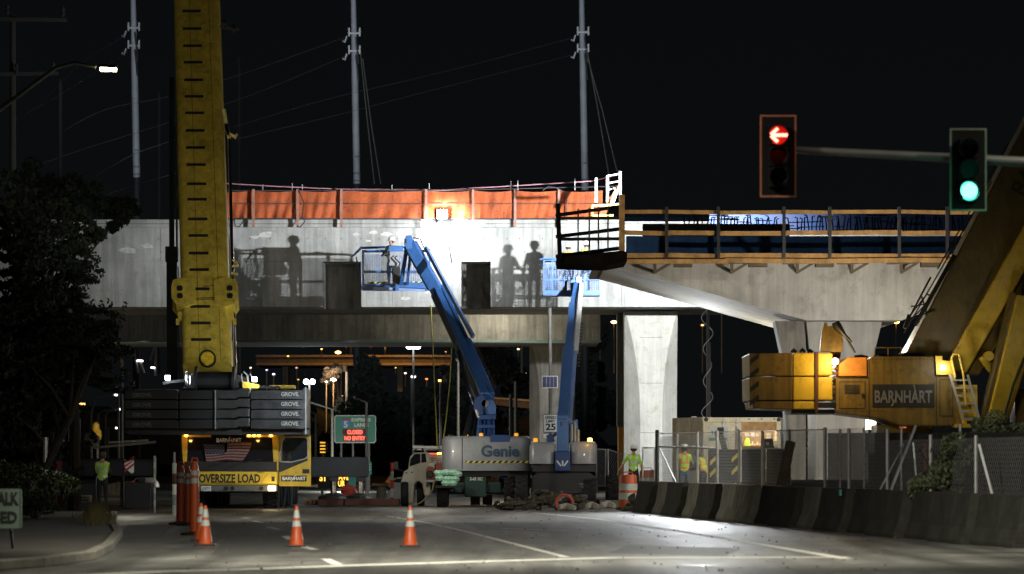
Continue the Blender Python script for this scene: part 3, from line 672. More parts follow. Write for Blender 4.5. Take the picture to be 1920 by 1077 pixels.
far = [
 ([(229, 865), (229, 672), (232, 668), (214, 672)], 200, 214, 203, 673, 'small lamp on a short arm above the left counterweight', M_OLED),
 ([(222, 865), (222, 715)], 190, 222, 231, 712, 'pole top lamp left of the counterweight stack', glow('dull_lamp', (.9, .62, .4), 1.2)),
 ([(171, 865), (171, 775), (180, 745), (215, 740)], 220, 214, 221, 740, 'thin lamp with a white head in the row behind the left worker', M_WLED),
 ([(184, 865), (184, 778), (195, 770), (222, 767)], 230, 221, 226, 767, 'second thin lamp of the row behind the left worker', M_WLED),
 ([(197, 865), (197, 780), (203, 772), (228, 768)], 245, 226, 231, 768, 'third thin lamp of the row behind the left worker', M_WLED),
 ([(202, 865), (202, 802), (220, 801)], 260, 216, 223, 802, 'shortest thin lamp of the row behind the left worker', M_WLED),
 ([(146, 865), (146, 760), (150, 757)], 180, 147, 163, 757, 'lamp with an orange lit head at the edge of the left trees', M_OLED),
 ([(259, 700), (240, 604), (245, 604)], 170, 259, 277, 606, 'bar shaped lamp under the left end of the bridge', M_OLED),
 ([(292, 705), (292, 640), (282, 676)], 170, 282, 292, 689, 'white bar lamp left of the black crane mast', M_WLED),
 ([(270, 700), (262, 676), (256, 676)], 170, 256, 269, 676, 'white bar lamp hanging over the left counterweight', M_WLED),
 ([(623, 930), (623, 768), (590, 757), (576, 753)], 200, 574, 582, 753, 'tall lamp post with a long drooping arm left of the green sign', M_MAST),
 ([(592, 865), (592, 776), (580, 772)], 215, 577, 583, 771, 'shorter lamp post right of the counterweight stack', M_MAST),
 ([(687, 925), (687, 755), (672, 749), (664, 747)], 175, 662, 668, 746, 'lamp post standing in front of the green express lanes sign', M_MAST),
 ([(772, 812), (772, 704), (778, 705)], 230, 770, 780, 706, 'far lamp with a white bar head under the bridge', M_WLED),
 ([(859, 850), (859, 678), (856, 675)], 160, 854, 861, 676, 'grey lamp post behind the first lift boom', M_MAST),
 ([(826, 860), (826, 715), (822, 713)], 190, 821, 828, 713, 'thin post with an amber head left of the first lift boom', M_OLED),
]
for pts, D, a, b, y, lb, lens in far:
    street_lamp(pts, D, a, b, y, lb, lens, r=.05 * D / 150 + .01, grp='distant street lamps', lh=.06 * D / 150)
# sodium lamps far off
def far_lamp(x, y, D, yb, col, s_, rpx, label):
    t = thing("highway_lamp", label, "street lamp", tuple(P(x, yb, D)), "tiny warm lamps beyond the bridges" if label.startswith("one of") else "far highway lamps")
    MB().bar(P(x, yb, D), P(x, y, D), 1.6 * D / F).build('mast', mat('orange_lit_mast', (.3, .2, .08), .6), t)
    k = rpx * D / F
    MB().lathe([(k * .2, -k * .5), (k, -k * .25), (k * 1.1, 0), (k * .6, k * .35), (k * .1, k * .5)], P(x, y, D), 10).build('lamp_globe', glow('far_' + str(tuple(round(q, 2) for q in (*col, s_))), col, s_), t)
for a in ((722, 647, 380, 668, (1, .62, .25), 12, 6, 'bright twin headed orange lamp above the highway, right of the crane'),
          (634, 661, 380, 670, (1, .45, .12), 12, 5, 'orange lamp on the highway parapet above the crane counterweight'),
          (658, 644, 400, 665, (1, .5, .1), 1.5, 2, 'small orange lamp post just left of the brightest highway lamp'),
          (572, 685, 420, 705, (1, .5, .1), 3, 2.2, 'left one of two small orange lamps under the highway'),
          (591, 685, 420, 705, (1, .5, .1), 3, 2.2, 'right one of two small orange lamps under the highway'),
          (1151, 604, 300, 700, (1, .55, .2), 14, 5, 'orange lamp left of the bright pier'),
          (1353, 579, 300, 700, (1, .62, .25), 14, 4, 'orange lamp just under the haunched deck'),
          (1317, 610, 320, 700, (1, .5, .2), 5, 2.5, 'small orange lamp beside the coiled mast'),
          (1680, 604, 220, 700, (1, .45, .08), 14, 6, 'orange lamp beside the right pier under the deck'),
          (1895, 581, 220, 700, (1, .45, .08), 12, 5, 'orange lamp seen between the two yellow booms'),
          (625, 712, 260, 860, (1, .75, .55), 20, 5, 'warm white lamp shining through a small tree above the green sign'),
          (612, 716, 260, 860, (1, .8, .6), 8, 2.5, 'small warm lamp left of the lamp that shines through the tree'),
          (500, 694, 300, 740, (.6, .5, 1), 4, 2, 'tiny violet lamp left of the pair above the counterweight'),
          (513, 702, 300, 745, (.65, .6, 1), 6, 2.4, 'small violet white lamp above the counterweight'),
          (609, 697, 350, 720, (1, .5, .1), 2, 2, 'small amber lamp near the lit small tree'),
          (559, 712, 350, 730, (1, .5, .1), 2, 2, 'small amber lamp above the right end of the counterweight'),
          (649, 650, 500, 668, (1, .05, .03), 4, 1.6, 'small red light beyond the highway, left one'),
          (695, 650, 500, 668, (1, .05, .03), 4, 1.6, 'small red light beyond the highway, right of the twin headed lamp'),
          (800, 711, 300, 730, (1, .2, .03), 6, 2.2, 'red orange light beside the distant white bar lamp')):
    far_lamp(*a)
rs = random.Random(3)
for k, (x, y) in enumerate(((540, 668), (556, 690), (603, 655), (672, 690), (705, 679), (742, 690), (760, 700), (838, 700), (836, 660), (905, 694), (930, 672), (948, 690), (972, 655), (985, 700), (915, 718), (1125, 650), (1096, 640), (470, 690), (640, 742), (712, 730))):
    far_lamp(x, y, 340, y + rs.uniform(10, 28), (1, rs.choice((.45, .55, .7)), rs.choice((.08, .15, .4))), rs.uniform(2, 9), rs.uniform(1.2, 2.2), 'one of the tiny warm lamps scattered over the dark slope beyond the bridges')
# bright lamp cluster behind the crane and the white floodlight under the bridge
for x, y, D, lb, k in ((580, 716, 168, 'pair of blazing blue white work lights above the right end of the counterweight', 5), (775, 649, 190, 'broad white floodlight on a mast under the bridge beam', 6)):
    t = thing('work_light', lb, 'work light', tuple(P(x, 860, D)))
    MB().bar(P(x, 880, D), P(x, y, D), .09).build('mast', M_MAST, t)
    for dx in ((-6, 6) if x < 700 else (-8, 0, 8)):
        MB().lathe([(.02, -.1), (k * D / F, 0), (k * D / F, .1), (.05, .25)], P(x + dx, y, D), 12, 'y').build('lamp_head', glow('work_lens', (.80, .90, 1) if x < 700 else (1, .97, .85), 22), t)
    lamp('work_light_beam', P(x, y, D - .6), 55, (.85, .93, 1), .1)
# ================================================================ highway viaduct and far slope under the bridge
M_SODC = mat('highway_concrete', (.34, .29, .22), .85, var=.25, scale=.3, streak=.2)
hv = thing('highway_viaduct', 'long highway viaduct lit orange by its lamps, seen under the bridges', 'bridge', tuple(P(680, 690, 390)))
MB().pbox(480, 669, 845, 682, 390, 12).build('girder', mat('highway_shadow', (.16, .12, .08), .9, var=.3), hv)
MB().pbox(480, 666, 845, 669.5, 389.2, .5).build('parapet', M_SODC, hv)
MB().pbox(480, 681, 845, 685, 389.0, 13).build('lower_flange', M_SODC, hv)
for x in (530, 620, 745, 830): MB().pbox(x, 684.6, x + 10, 735, 394, 3).build('column', M_SODC, hv)
hv2 = thing('highway_ramp', 'orange lit curving ramp on the slope between the lift boom and the pier', 'ramp', tuple(P(960, 760, 300)))
MB().pprism([(895, 742), (935, 748), (995, 752), (1000, 767), (960, 763), (905, 757), (885, 754)], 300, 8).build('ramp_wall', mat('ramp_concrete', (.13, .10, .07), .9, var=.5, scale=.25, streak=.4), hv2)
MB().pprism([(925, 745), (998, 750), (998, 753), (925, 748)], 299.6, .3).build('ramp_rail', M_SODC, hv2)
lamp('highway_lamp_beam', P(722, 636, 384), 600, SOD, .5)
lamp('highway_lamp_beam', P(640, 638, 384), 380, SOD, .5)
lamp('highway_lamp_beam', P(812, 638, 384), 380, SOD, .5)
lamp('ramp_lamp_beam', P(930, 725, 294), 260, SOD, .5)
lamp('ramp_lamp_beam', P(985, 725, 296), 120, SOD, .5)
lamp('small_tree_lamp_beam', P(625, 712, 258.5), 500, (1, .75, .5), .2)

# ================================================================ traffic signals (near, over the intersection)
SD = 60.5
ma = thing('signal_mast_arm', 'grey signal mast arm reaching in from the right behind both signals', 'mast arm', tuple(P(2150, 320, SD + .4)))
MB().tube([P(1440, 279, SD + .35), P(1700, 292, SD + .35), P(1920, 304, SD + .35), P(2200, 322, SD + .35)], .055, 10, r2=.10).build('arm', mat('signal_arm', (.022, .022, .021), .6, 0), ma, smooth=True)
MB().tube([P(2200, 322, SD + .35) + Vector((0, 0, -6.1)), P(2200, 300, SD + .35)], .16, 12).build('post', M_MAST, ma)
M_BPB = mat('backplate_border', (.10, .028, .008), .7)
M_SH = mat('signal_black', (.003, .003, .003), .9, var=0, spec=.05)
def signal(x0, y0, x1, y1, label, lit):
    cx = (x0 + x1) / 2; t = thing('traffic_signal', label, 'traffic signal', tuple(P(cx, y1, SD)), 'signals over the intersection')
    MB().pbox(x0, y0, x1, y1, SD, .02).build('backplate', M_SH, t)
    mb = MB(); k = 3
    mb.pbox(x0, y0, x1, y0 + k, SD - .004, .003).pbox(x0, y1 - k, x1, y1, SD - .004, .003).pbox(x0, y0 + k, x0 + k, y1 - k, SD - .004, .003).pbox(x1 - k, y0 + k, x1, y1 - k, SD - .004, .003)
    mb.build('reflective_border', M_BPB if lit == 'red' else mat('backplate_border_green', (.035, .05, .03), .6), t)
    h = (y1 - y0 - 36) / 3
    for i in range(3):
        cy = y0 + 18 + h * (i + .5); hs = MB().pbox(cx - 17, cy - h / 2 + 1, cx + 17, cy + h / 2 - 1, SD - .18, .175).build('signal_housing', M_SH, t, bevel=.01)
        r = .15; c = P(cx, cy, SD - .19); v = []; f = []; n = 18
        for k2 in range(n + 1):
            a = math.radians(-50 + 280 * k2 / n)
            for d, rr in ((0, r), (-.20, r), (-.20, r - .006), (0, r - .006)): v.append((c.x + rr * math.cos(a), c.y + d * (1 if d else 1), c.z + rr * math.sin(a)))
        for k2 in range(n):
            for q in range(4): f.append((k2 * 4 + q, k2 * 4 + (q + 1) % 4, k2 * 4 + 4 + (q + 1) % 4, k2 * 4 + 4 + q))
        MB().add(v, f).build('visor', M_SH, hs)
        if (lit == 'red' and i == 0):
            MB().lathe([(.145, -.012), (.145, .004)], c, 24, 'y').build('lens', mat('red_lens', (.12, 0, 0), .3, emit=(1, .01, .005), estr=.35, var=0), hs)
            cc = c + Vector((0, -.03, 0)); u = D1 = SD / F; cc2 = P(cx + 3, cy, SD - .22)
            MB().bar(cc2 + Vector((-.12, 0, 0)), cc2 + Vector((.12, 0, 0)), .03, .045).bar(cc2 + Vector((-.135, 0, .01)), cc2 + Vector((-.03, 0, .105)), .03, .045).bar(cc2 + Vector((-.135, 0, -.01)), cc2 + Vector((-.03, 0, -.105)), .03, .045).build('arrow', glow('red_arrow', (1, .22, .14), 6.5), hs)
        elif lit == 'green' and i == 2:
            MB().lathe([(.150, -.02), (.152, .004)], c + Vector((.02, 0, 0)), 28, 'y').build('lens', glow('green_lens', (.04, 1, .62), 1.6), hs); MB().lathe([(.125, -.03), (.130, -.019)], c + Vector((.012, 0, 0)), 28, 'y').build('lens_centre', glow('green_lens_centre', (.22, 1, .74), 2.6), hs)
        else:
            MB().lathe([(.145, -.012), (.145, .004)], c, 24, 'y').build('lens', mat('unlit_lens', (.006, .008, .008), .3, spec=.3), hs)
    return t
signal(1425, 216, 1493, 370, 'left traffic signal showing a red left arrow', 'red')
signal(1781, 241, 1850, 396, 'right traffic signal with a round green light lit', 'green')
lamp('red_signal_glow', P(1461, 249, SD - .75), 9, (1, .04, .02), .12)
lamp('green_signal_glow', P(1822, 361, SD - .75), 20, (.10, 1, .62), .14)
# ================================================================ left mobile crane (facing the camera, boom raised)
D = 124.0
M_AMB = glow('amber_marker_lens', (1, .42, .05), 14)
M_HEAD = glow('headlamp_lens', (1, .78, .45), 14)
M_WORK = glow('crane_work_lens', (.85, .93, 1), 45)
ck = thing('mobile_crane', 'yellow and black mobile crane facing the camera with its boom raised out of frame', 'crane', tuple(G(430, 955)))
def zz(py, d=D): return P(0, py, d).z
MB().pbox(350, 876, 516, 925, D + 1.2, 14).build('chassis', M_BLK, ck, bevel=.04)
cab = MB().pbox(345, 884, 521, 910, D, 2.2).build('cab', M_YEL, ck, bevel=.04)
MB().pprism([(340, 812), (352, 812), (350, 884), (344, 884)], D + .05, 2.1).pprism([(510, 812), (522, 812), (522, 884), (514, 884)], D + .05, 2.1).build('cab_pillar', M_YEL, cab)
MB().pbox(340, 810, 522, 816, D + .1, 2.2).build('cab_roof', M_YEL, cab, bevel=.02)
MB().pbox(341, 816, 396, 820, D - .02, .1).build('roof_bar', M_YEL, cab)
MB().pbox(462, 813, 520, 820, D - .02, .1).build('roof_bar', M_YEL, cab)
# windscreen, lightly raked, with the flag sunshade behind
a = P(350, 816, D + .1); b = P(514, 884, D)
MB().add([(a.x, D + .16, a.z), (b.x, D + .16, a.z), (b.x, D + .03, b.z), (a.x, D + .03, b.z), (a.x, D + .19, a.z), (b.x, D + .19, a.z), (b.x, D + .06, b.z), (a.x, D + .06, b.z)],
         [(3, 2, 1, 0), (4, 5, 6, 7), (0, 1, 5, 4), (1, 2, 6, 5), (2, 3, 7, 6), (3, 0, 4, 7)]).build('windscreen', M_GLASS, cab)
MB().pbox(346, 866, 519, 884, D + .0, .02).build('lower_screen_band', M_BLK, cab)
MB().tube([P(420, 882, D - .06), P(452, 868, D - .05), P(490, 862, D - .03)], .012, 5).build('wiper', M_BLK, cab)
MB().tube([P(380, 882, D - .06), P(400, 872, D - .05), P(430, 866, D - .03)], .012, 5).build('wiper', M_BLK, cab)
fl_ = MB()
def qz(x0, y0, x1, y1, d): return [P(x0, y0, d), P(x1, y0, d), P(x1, y1, d), P(x0, y1, d)]
M_FW = mat('flag_white', (.17, .155, .145), .8, var=.2, scale=8); M_FR = mat('flag_red', (.10, .012, .018), .8, var=.2, scale=8); M_FB = mat('flag_navy', (.02, .022, .05), .8, var=.2, scale=8)
fd = D - .02
flag = MB(); flr = MB()
top = lambda x: 834 - (x - 381) * .07 + 1.4 * math.sin((x - 381) * .12)
lef, rig = 381, 472
for i in range(13):
    mbx = flr if i % 2 == 0 else flag
    n = 10
    for k in range(n):
        u0, u1 = k / n, (k + 1) / n
        def pt(u, q):
            xr = rig - 18 * q ** 1.6; xl = lef + 6 * q
            x = xl + (xr - xl) * u
            y = 832 + 2 * (1 - u) + q * 32 + 1.2 * math.sin(u * 7 + q) - 3.5 * u * (1 - q)
            return P(x, y, fd - .006 * (i % 2))
        if i < 7 and u0 < .42: continue
        q0, q1 = i / 13, (i + 1) / 13
        mbx.add([pt(u0, q0), pt(u1, q0), pt(u1, q1), pt(u0, q1)], [(3, 2, 1, 0)])
sh = MB().pprism([(381, 833), (421, 834), (421, 852), (384, 851)], fd - .008, .006).build('sunshade', M_FB, ck)
flag.build('white_stripe', M_FW, sh); flr.build('red_stripe', M_FR, sh)
st = MB()
for r in range(5):
    for c in range(6):
        x = 386 + c * 6 + (r % 2) * 3; y = 836 + r * 3.3; p = P(x, y, fd - .012); st.box((p.x - .018, p.y, p.z - .012), (p.x + .018, p.y + .002, p.z + .012))
st.build('star', M_FW, sh)
ptext('BARNHART', 406, 822, 453, 829.5, D + .1, M_REFS, cab, off=.012)
MB().tube([P(427, 832, D + .09), P(431, 819, D + .09)], .012, 4).build('lettering_flash', M_REFS, cab)
# oversize load banner
bn = MB().pbox(347, 885.5, 519, 906.5, D - .05, .03).build('banner', mat('banner_yellow', (.66, .47, .03), .6, var=.15, scale=2, dirt=(.2, .13, .02), dirtamt=.3), ck)
ptext('OVERSIZE LOAD', 373, 890, 488, 905, D - .058, M_SBLK, bn, off=.02)
MB().bar(P(489, 905, D - .06), P(503, 888, D - .06), .03, .005).build('banner_crease', M_SBLK, bn)
ptext('16550', 482, 884.8, 496, 888, D - .085, M_SBLK, bn)
MB().pbox(509, 894, 515, 903, D - .07, .015).build('grab_recess', M_SBLK, bn)
bp = MB().pbox(347, 910, 520, 922, D - .12, .35).build('bumper', mat('bumper_grey', (.11, .12, .11), .5, .2, var=.25, scale=4), ck, bevel=.03)
pl = MB().pbox(377, 911.5, 396, 921, D - .145, .012).build('licence_plate', M_SWHITE, ck)
ptext('A15077A', 379, 913.5, 394, 919, D - .15, M_FB, pl)
for x in (352, 509): MB().pbox(x - 6, 911.5, x + 7, 920.5, D - .15, .06).build('headlamp', M_HEAD if x > 400 else M_AMB, bp)
for x in (424, 436, 490): MB().lathe([(.07, -.02), (.07, .05)], P(x, 916, D - .12), 12, 'y').build('tow_eye', M_DKS, bp)
for x in (349, 467, 476, 485.5, 508): MB().lathe([(.05, -.03), (.05, .02)], P(x, 816.5, D - .06), 10, 'y').build('marker_lamp', M_AMB, cab)
lamp('marker_glow', P(478, 816, D - .6), 6, (1, .5, .1), .05); lamp('marker_glow', P(350, 816, D - .6), 8, (1, .5, .1), .05); lamp('headlamp_glow', P(509, 915, D - .6), 14, (1, .75, .4), .05)
def wheel(parent, c, r, w_, m=M_RUB, rim=M_DKS, lugs=0, hubd=-1):
    """axle along x"""
    ty = MB().lathe([(r * .55, -w_ / 2), (r * .92, -w_ / 2), (r, -w_ / 2 + .06), (r, w_ / 2 - .06), (r * .92, w_ / 2), (r * .55, w_ / 2)], c, 28, 'x')
    for k in range(lugs):
        a = 2 * math.pi * k / lugs
        for sx_, da in ((-1, 0), (1, math.pi / lugs)):
            a0 = a + da; p = Vector((c[0] + sx_ * w_ * .46, c[1] + r * 1.01 * math.cos(a0), c[2] + r * 1.01 * math.sin(a0))); q = Vector((c[0] + sx_ * .01, c[1] + r * 1.01 * math.cos(a0 + .16), c[2] + r * 1.01 * math.sin(a0 + .16)))
            ty.bar(p, q, .07, .06, up=(0, math.cos(a0), math.sin(a0)))
    wh = ty.build('wheel', m, parent)
    MB().lathe([(r * .54, -w_ * .35), (r * .5, -w_ * .3), (r * .2, -w_ * .2), (r * .18, w_ * .2), (r * .5, w_ * .3), (r * .54, w_ * .35)], c, 20, 'x').build('rim', rim, wh)
    return wh
for x in (362, 502):
    for dy in (1.9, 3.6, 7.5, 9.2, 10.9, 12.6):
        p = P(x, 900, D + 0); wheel(ck, (p.x, D + dy, .66), .66, .50, lugs=18 if dy < 2 else 0)
MB().pprism([(340, 818), (345, 818), (345, 880), (336, 880)], D + .3, 1.5).build('cab_side_shell', M_BLK, ck)
# open door (a frame round its window)
dr = thing
door = MB().pprism([(523, 817), (583, 817), (583, 912), (523, 912), (523, 870), (552, 868), (577, 858), (577, 823), (574, 820), (535, 820), (529, 826), (526, 845), (526, 864), (523, 866)], D + .25, .07).build('door', M_YEL, ck)
MB().tube([P(x, y, D + .24) for x, y in ((526, 866), (525, 850), (529, 828), (535, 820), (572, 820), (577, 824), (577, 856), (571, 861), (545, 867), (526, 866))], .022, 6).build('window_frame', mat('window_seal', (.35, .36, .37), .4, .3), door)
gm = mat('door_glass', (.05, .06, .07), .05, alpha=.35, var=0)
MB().pprism([(526, 866), (525, 850), (529, 828), (535, 820), (572, 820), (577, 824), (577, 856), (571, 861), (545, 867)], D + .28, .01).build('window_pane', gm, door)
MB().pprism([(523, 866), (548, 868), (577, 860), (577, 864), (548, 876), (530, 884), (523, 886)], D + .235, .012).build('black_swoosh', M_BLK, door)
pb = MB().pbox(527, 892, 575, 903, D + .232, .014).build('name_plate', M_BLK, ck)
ptext('BARNHART', 529.5, 894.5, 573, 900.5, D + .225, M_SWHITE, pb, off=.012)
MB().tube([P(545, 904, D + .22), P(556, 890, D + .22)], .012, 4).build('lettering_flash', M_SWHITE, pb)
MB().pbox(567, 880, 580, 888, D + .22, .03).build('door_handle', M_DKS, door)
MB().pbox(511, 808, 519, 834, D + .1, .3).build('air_intake_post', M_YEL, ck)
# counterweight stack: wings of slabs either side, plain dark middle
for i in range(4):
    y0 = 731.5 + i * 18.4; y1 = y0 + 17.6; Dc = 121.6
    cl = mat('lit_counterweight', (.05, .054, .058), .34, .6, var=.45, scale=2.5, bump=.15, bscale=14, dirt=(.015, .015, .015), dirtamt=.5)
    wr = MB().pprism([(470, y0 + 3), (474, y0), (566, y0), (569, y0 - 4), (574, y0 - 4), (574, y1 - 1), (566, y1 + 1), (556, y1), (470, y1)], Dc, 2.6).build('counterweight_slab', cl, ck, bevel=.02)
    MB().pprism([(525, y0 + 2.5), (561, y0 + 2.5), (563, y0 + 5), (563, y0 + 11), (561, y0 + 13.5), (525, y0 + 13.5), (524, y0 + 11), (524, y0 + 5)], Dc - .012, .014).build('name_plate', M_SBLK, wr)
    ptext('GROVE.', 527, y0 + 4.2, 561, y0 + 11.5, Dc - .018, M_CWL, wr, off=.016)
    wl = MB().pprism([(234, y0), (330, y0), (334, y0 + 3), (334, y1), (234, y1)], Dc, 2.6).build('counterweight_slab', M_DKS, ck, bevel=.02)  # left slabs and lettering darker than right: shade put into the colour
    ptext('GROVE.', 248, y0 + 6, 285, y0 + 13, Dc - .006, mat('unlit_lettering', (.14, .15, .15), .6), wl, off=.014)
    MB().pprism([(336, y0), (402, y0), (402, y1), (336, y1)], Dc + .1, 2.5).build('counterweight_core', M_DKS, ck, bevel=.02)
    MB().pprism([(405, y0), (444, y0), (448, y0 - 3), (468, y0 - 3), (468, y1 - 4), (446, y1 - 4), (442, y1 - 1), (405, y1 - 1)], Dc + .05, 2.5).build('counterweight_core', M_CW, ck, bevel=.02)
MB().pbox(403, 732, 404.6, 806, Dc + .0, .06).build('lifting_strap', M_GAL, ck)
MB().pbox(572, 726, 574.5, 815, Dc - .03, .06).build('edge_strip', mat('strip_grey', (.25, .27, .28), .4, .3), ck)
MB().pbox(240, 806, 575, 815, Dc + .5, 2).build('base_frame', M_BLK, ck)
MB().pbox(234, 730, 334, 812, Dc + 2.7, .5).build('rear_plate', M_BLK, ck)
MB().pprism([(352, 700), (446, 703), (452, 712), (470, 728), (340, 730), (352, 715)], D, 3.5).build('winch_housing', M_BLK, ck, bevel=.03)
MB().lathe([(.5, 0), (.5, .08), (.32, .09), (.32, 1.2), (.5, 1.21), (.5, 1.3)], P(366, 716, D - .2), 20, 'x').build('winch_drum', M_DKS, ck)
MB().pbox(505, 722.5, 551, 728.5, D + .6, 1.2).build('walkway', M_YEL, ck)
MB().pprism([(305, 716), (345, 711), (345, 716), (318, 719), (305, 722)], D - .3, .6).build('lamp_bracket', M_DKS, ck)
MB().pprism([(455, 715), (486, 722), (486, 728), (455, 728)], D - .3, .6).build('lamp_bracket', M_YEL, ck)
for x, y in ((314, 709), (477, 712)):
    MB().pbox(x - 4, y - 4.5, x + 4, y + 3.5, D - .5, .12).build('work_lamp', M_WORK, ck)
    lamp('work_lamp_beam', P(x, y - 3, D - 1.2), 26, (.85, .93, 1), .05)
MB().tube([P(350, 722, D - .5), P(350, 696, D - .5)], .05, 10).tube([P(357, 722, D - .5), P(356, 706, D - .5), P(360, 700, D - .5)], .04, 8).build('chrome_stack', M_CHR, ck, smooth=True)
MB().tube([P(455, 727, D), P(453, 702, D), P(457, 697, D), P(463, 703, D), P(465, 727, D)], .02, 6).tube([P(466, 727, D), P(465, 706, D), P(469, 701, D), P(473, 708, D)], .02, 6).build('hose_loop', M_GAL, ck, smooth=True)
for x in (482, 495, 508, 520): MB().tube([P(x - 6, 728, D), P(x, 725.5, D), P(x + 6, 728, D)], .05, 6).build('coiled_hose', M_CABLE, ck)
# exhaust and air cleaner on the cab roof
MB().lathe([(.30, -.25), (.34, -.2), (.34, .2), (.28, .26)], P(483, 793, D - .3), 20, 'y').build('air_cleaner', mat('air_cleaner_grey', (.16, .165, .14), .6, var=.3), ck, smooth=True)
MB().tube([P(484, 796, D - .65), P(492, 783, D - .65), P(503, 772, D - .65)], [.10, .12, .07], 10).build('exhaust_stack', mat('exhaust_tan', (.18, .16, .10), .6, var=.3), ck, smooth=True)
MB().tube([P(466, 811, D), P(468, 804, D), P(507, 803, D), P(508, 811, D)], .035, 6).build('lamp_guard', M_GAL, ck)
MB().pbox(470, 806, 506, 812, D, .5).build('roof_box', mat('roof_box_brown', (.12, .05, .03), .6), ck)
MB().tube([P(345, 811, D), P(346, 803, D), P(374, 803, D), P(377, 806, D), P(377, 812, D)], .03, 6).build('lamp_guard', M_GAL, ck)
MB().lathe([(.28, -.3), (.40, -.1), (.38, .2), (.18, .35)], P(345, 783, D - .3), 16, 'y').build('hook_sheave', M_BLK, ck)
MB().tube([P(332, 770, D - .6), P(344, 758, D - .6), P(351, 763, D - .6), P(348, 768, D - .6)], .022, 6).build('curved_rail', M_GAL, ck)
# ---- boom
Db, Dt = 127.0, 139.0
pb0 = P(391, 708, Db); pt0 = P(368, -40, Dt)
axis = (pt0 - pb0).normalized()
def boom_sec(p, hw, hd, n=5):
    u = Vector((1, 0, 0)); nrm = axis.cross(u).normalized()   # pointing along depth, away/up
    out = []
    rc = .22
    for cx_, cy_, a0 in ((1, -1, -90), (1, 1, 0), (-1, 1, 90), (-1, -1, 180)):
        for k in range(n):
            a = math.radians(a0 + 90 * k / (n - 1)); out.append(p + u * (cx_ * (hw - rc) + rc * math.cos(a)) + nrm * (cy_ * (hd - rc) + rc * math.sin(a)))
    return out
def boom_tube(p, q, hw0, hw1, hd):
    A = boom_sec(p, hw0, hd); B = boom_sec(q, hw1, hd); n = len(A)
    return MB().add(A + B, [(i, (i + 1) % n, n + (i + 1) % n, n + i) for i in range(n)] + [tuple(range(n - 1, -1, -1)), tuple(range(n, 2 * n))])
nb = axis.cross(Vector((1, 0, 0))).normalized()
if nb.y > 0: nsign = -1
else: nsign = 1
face = nb * nsign                                          # outward normal of the face the camera sees
hw = .81; hd = .80
boom = boom_tube(pb0, pt0, hw, hw, hd).build('boom', M_BOOM, ck, smooth=True)
L_ = (pt0 - pb0).length
def onface(u, t, lift=.004): return pb0 + axis * (t * L_) + Vector((u * hw, 0, 0)) + face * (hd + lift)
def tface(py):                                             # t along the boom for a photo row
    lo, hi = 0, 1
    for _ in range(30):
        m_ = (lo + hi) / 2; p = onface(0, m_); y = HY - (p.z - CH) * F / p.y
        if y > py: lo = m_
        else: hi = m_
    return lo
mk = MB()
for i in range(20):
    yv = (21, 54, 86, 117, 150, 181, 212, 245, 277, 309, 345, 374, 411, 442, 475, 506, 542, 575, 606, 637)[i]
    t_ = tface(yv); c = onface(-.21, t_, .006)
    mk.bar(c - Vector((.33, 0, 0)), c + Vector((.33, 0, 0)), .014, .115, up=axis)
mk.build('extension_mark', M_SBLK, boom)
mb = MB()
for u in (.56, -.30):
    mb.bar(onface(u, 0.0), onface(u, 1), .016, .004, up=face)
mb.build('weld_seam', mat('seam_dark', (.07, .055, .01), .6), boom)
c = onface(.02, tface(673), .008)
ring = MB(); n = 26; v = []; f = []
for k in range(n):
    a = 2 * math.pi * k / n
    for rr in (1, .78): v.append(c + Vector((.29 * rr * math.cos(a), 0, 0)) + axis * (.40 * rr * math.sin(a)))
for k in range(n): f.append((2 * k, (2 * k + 2) % (2 * n), (2 * k + 3) % (2 * n), 2 * k + 1))
ring.add(v, f); ring.build('emblem_ring', M_SBLK, boom)
pts = []
for k in range(22):
    a = 2 * math.pi * k / 22; rr = .70 + .10 * math.sin(5 * a) * math.cos(2 * a) + random.uniform(-.07, .07)
    pts.append(c + Vector((.29 * rr * math.cos(a), 0, 0)) + axis * (.40 * rr * math.sin(a)) + face * .004)
MB().add(pts, [tuple(range(22))]).build('emblem_patch', mat('emblem_yellow', (.72, .50, .03), .5, var=.3, scale=9), boom)
# bracket clamps either side at row 550, with bolts
for sgn in (-1, 1):
    c = onface(sgn * .93, tface(551), 0) ; ub = Vector((sgn, 0, 0))
    pts = [(-.42, -.50), (-.42, .50), (-.18, .62), (.10, .60), (.28, .52), (.34, .25), (.34, -.28), (.22, -.50), (-.1, -.62)]
    v = [c + ub * a + axis * b + face * .10 for a, b in pts] + [c + ub * a + axis * b - face * .5 for a, b in pts]; n = len(pts)
    bk = MB().add(v, [tuple(range(n)), tuple(range(2 * n - 1, n - 1, -1))] + [(i, (i + 1) % n, (i + 1) % n + n, i + n) for i in range(n)]).build('clamp_bracket', M_BOOM, ck, bevel=.02)
    for b_ in (-.2, .14): MB().bar(c + ub * .08 + axis * b_ + face * .10, c + ub * .08 + axis * b_ + face * .15, .17, .17).cyl(c + ub * .08 + axis * b_ + face * .1, c + ub * .08 + axis * b_ + face * .16, .10, 10).build('bolt', M_SBLK, bk)
    cc = onface(sgn * 1.05, tface(592), -.2); MB().bar(cc, cc + axis * .3, .16).bar(cc + ub * .1, cc + ub * .1 - axis * .2, .10).build('pin_keeper', M_BOOM, ck)
for yy in (538, 560, 563): 
    t_ = tface(yy); MB().tube([onface(-.6 if yy != 538 else .1, t_), onface(-.1, t_ + .0015), onface(.5, tface(yy - 2))], .012, 5).build('scratch_line', M_SBLK, boom)
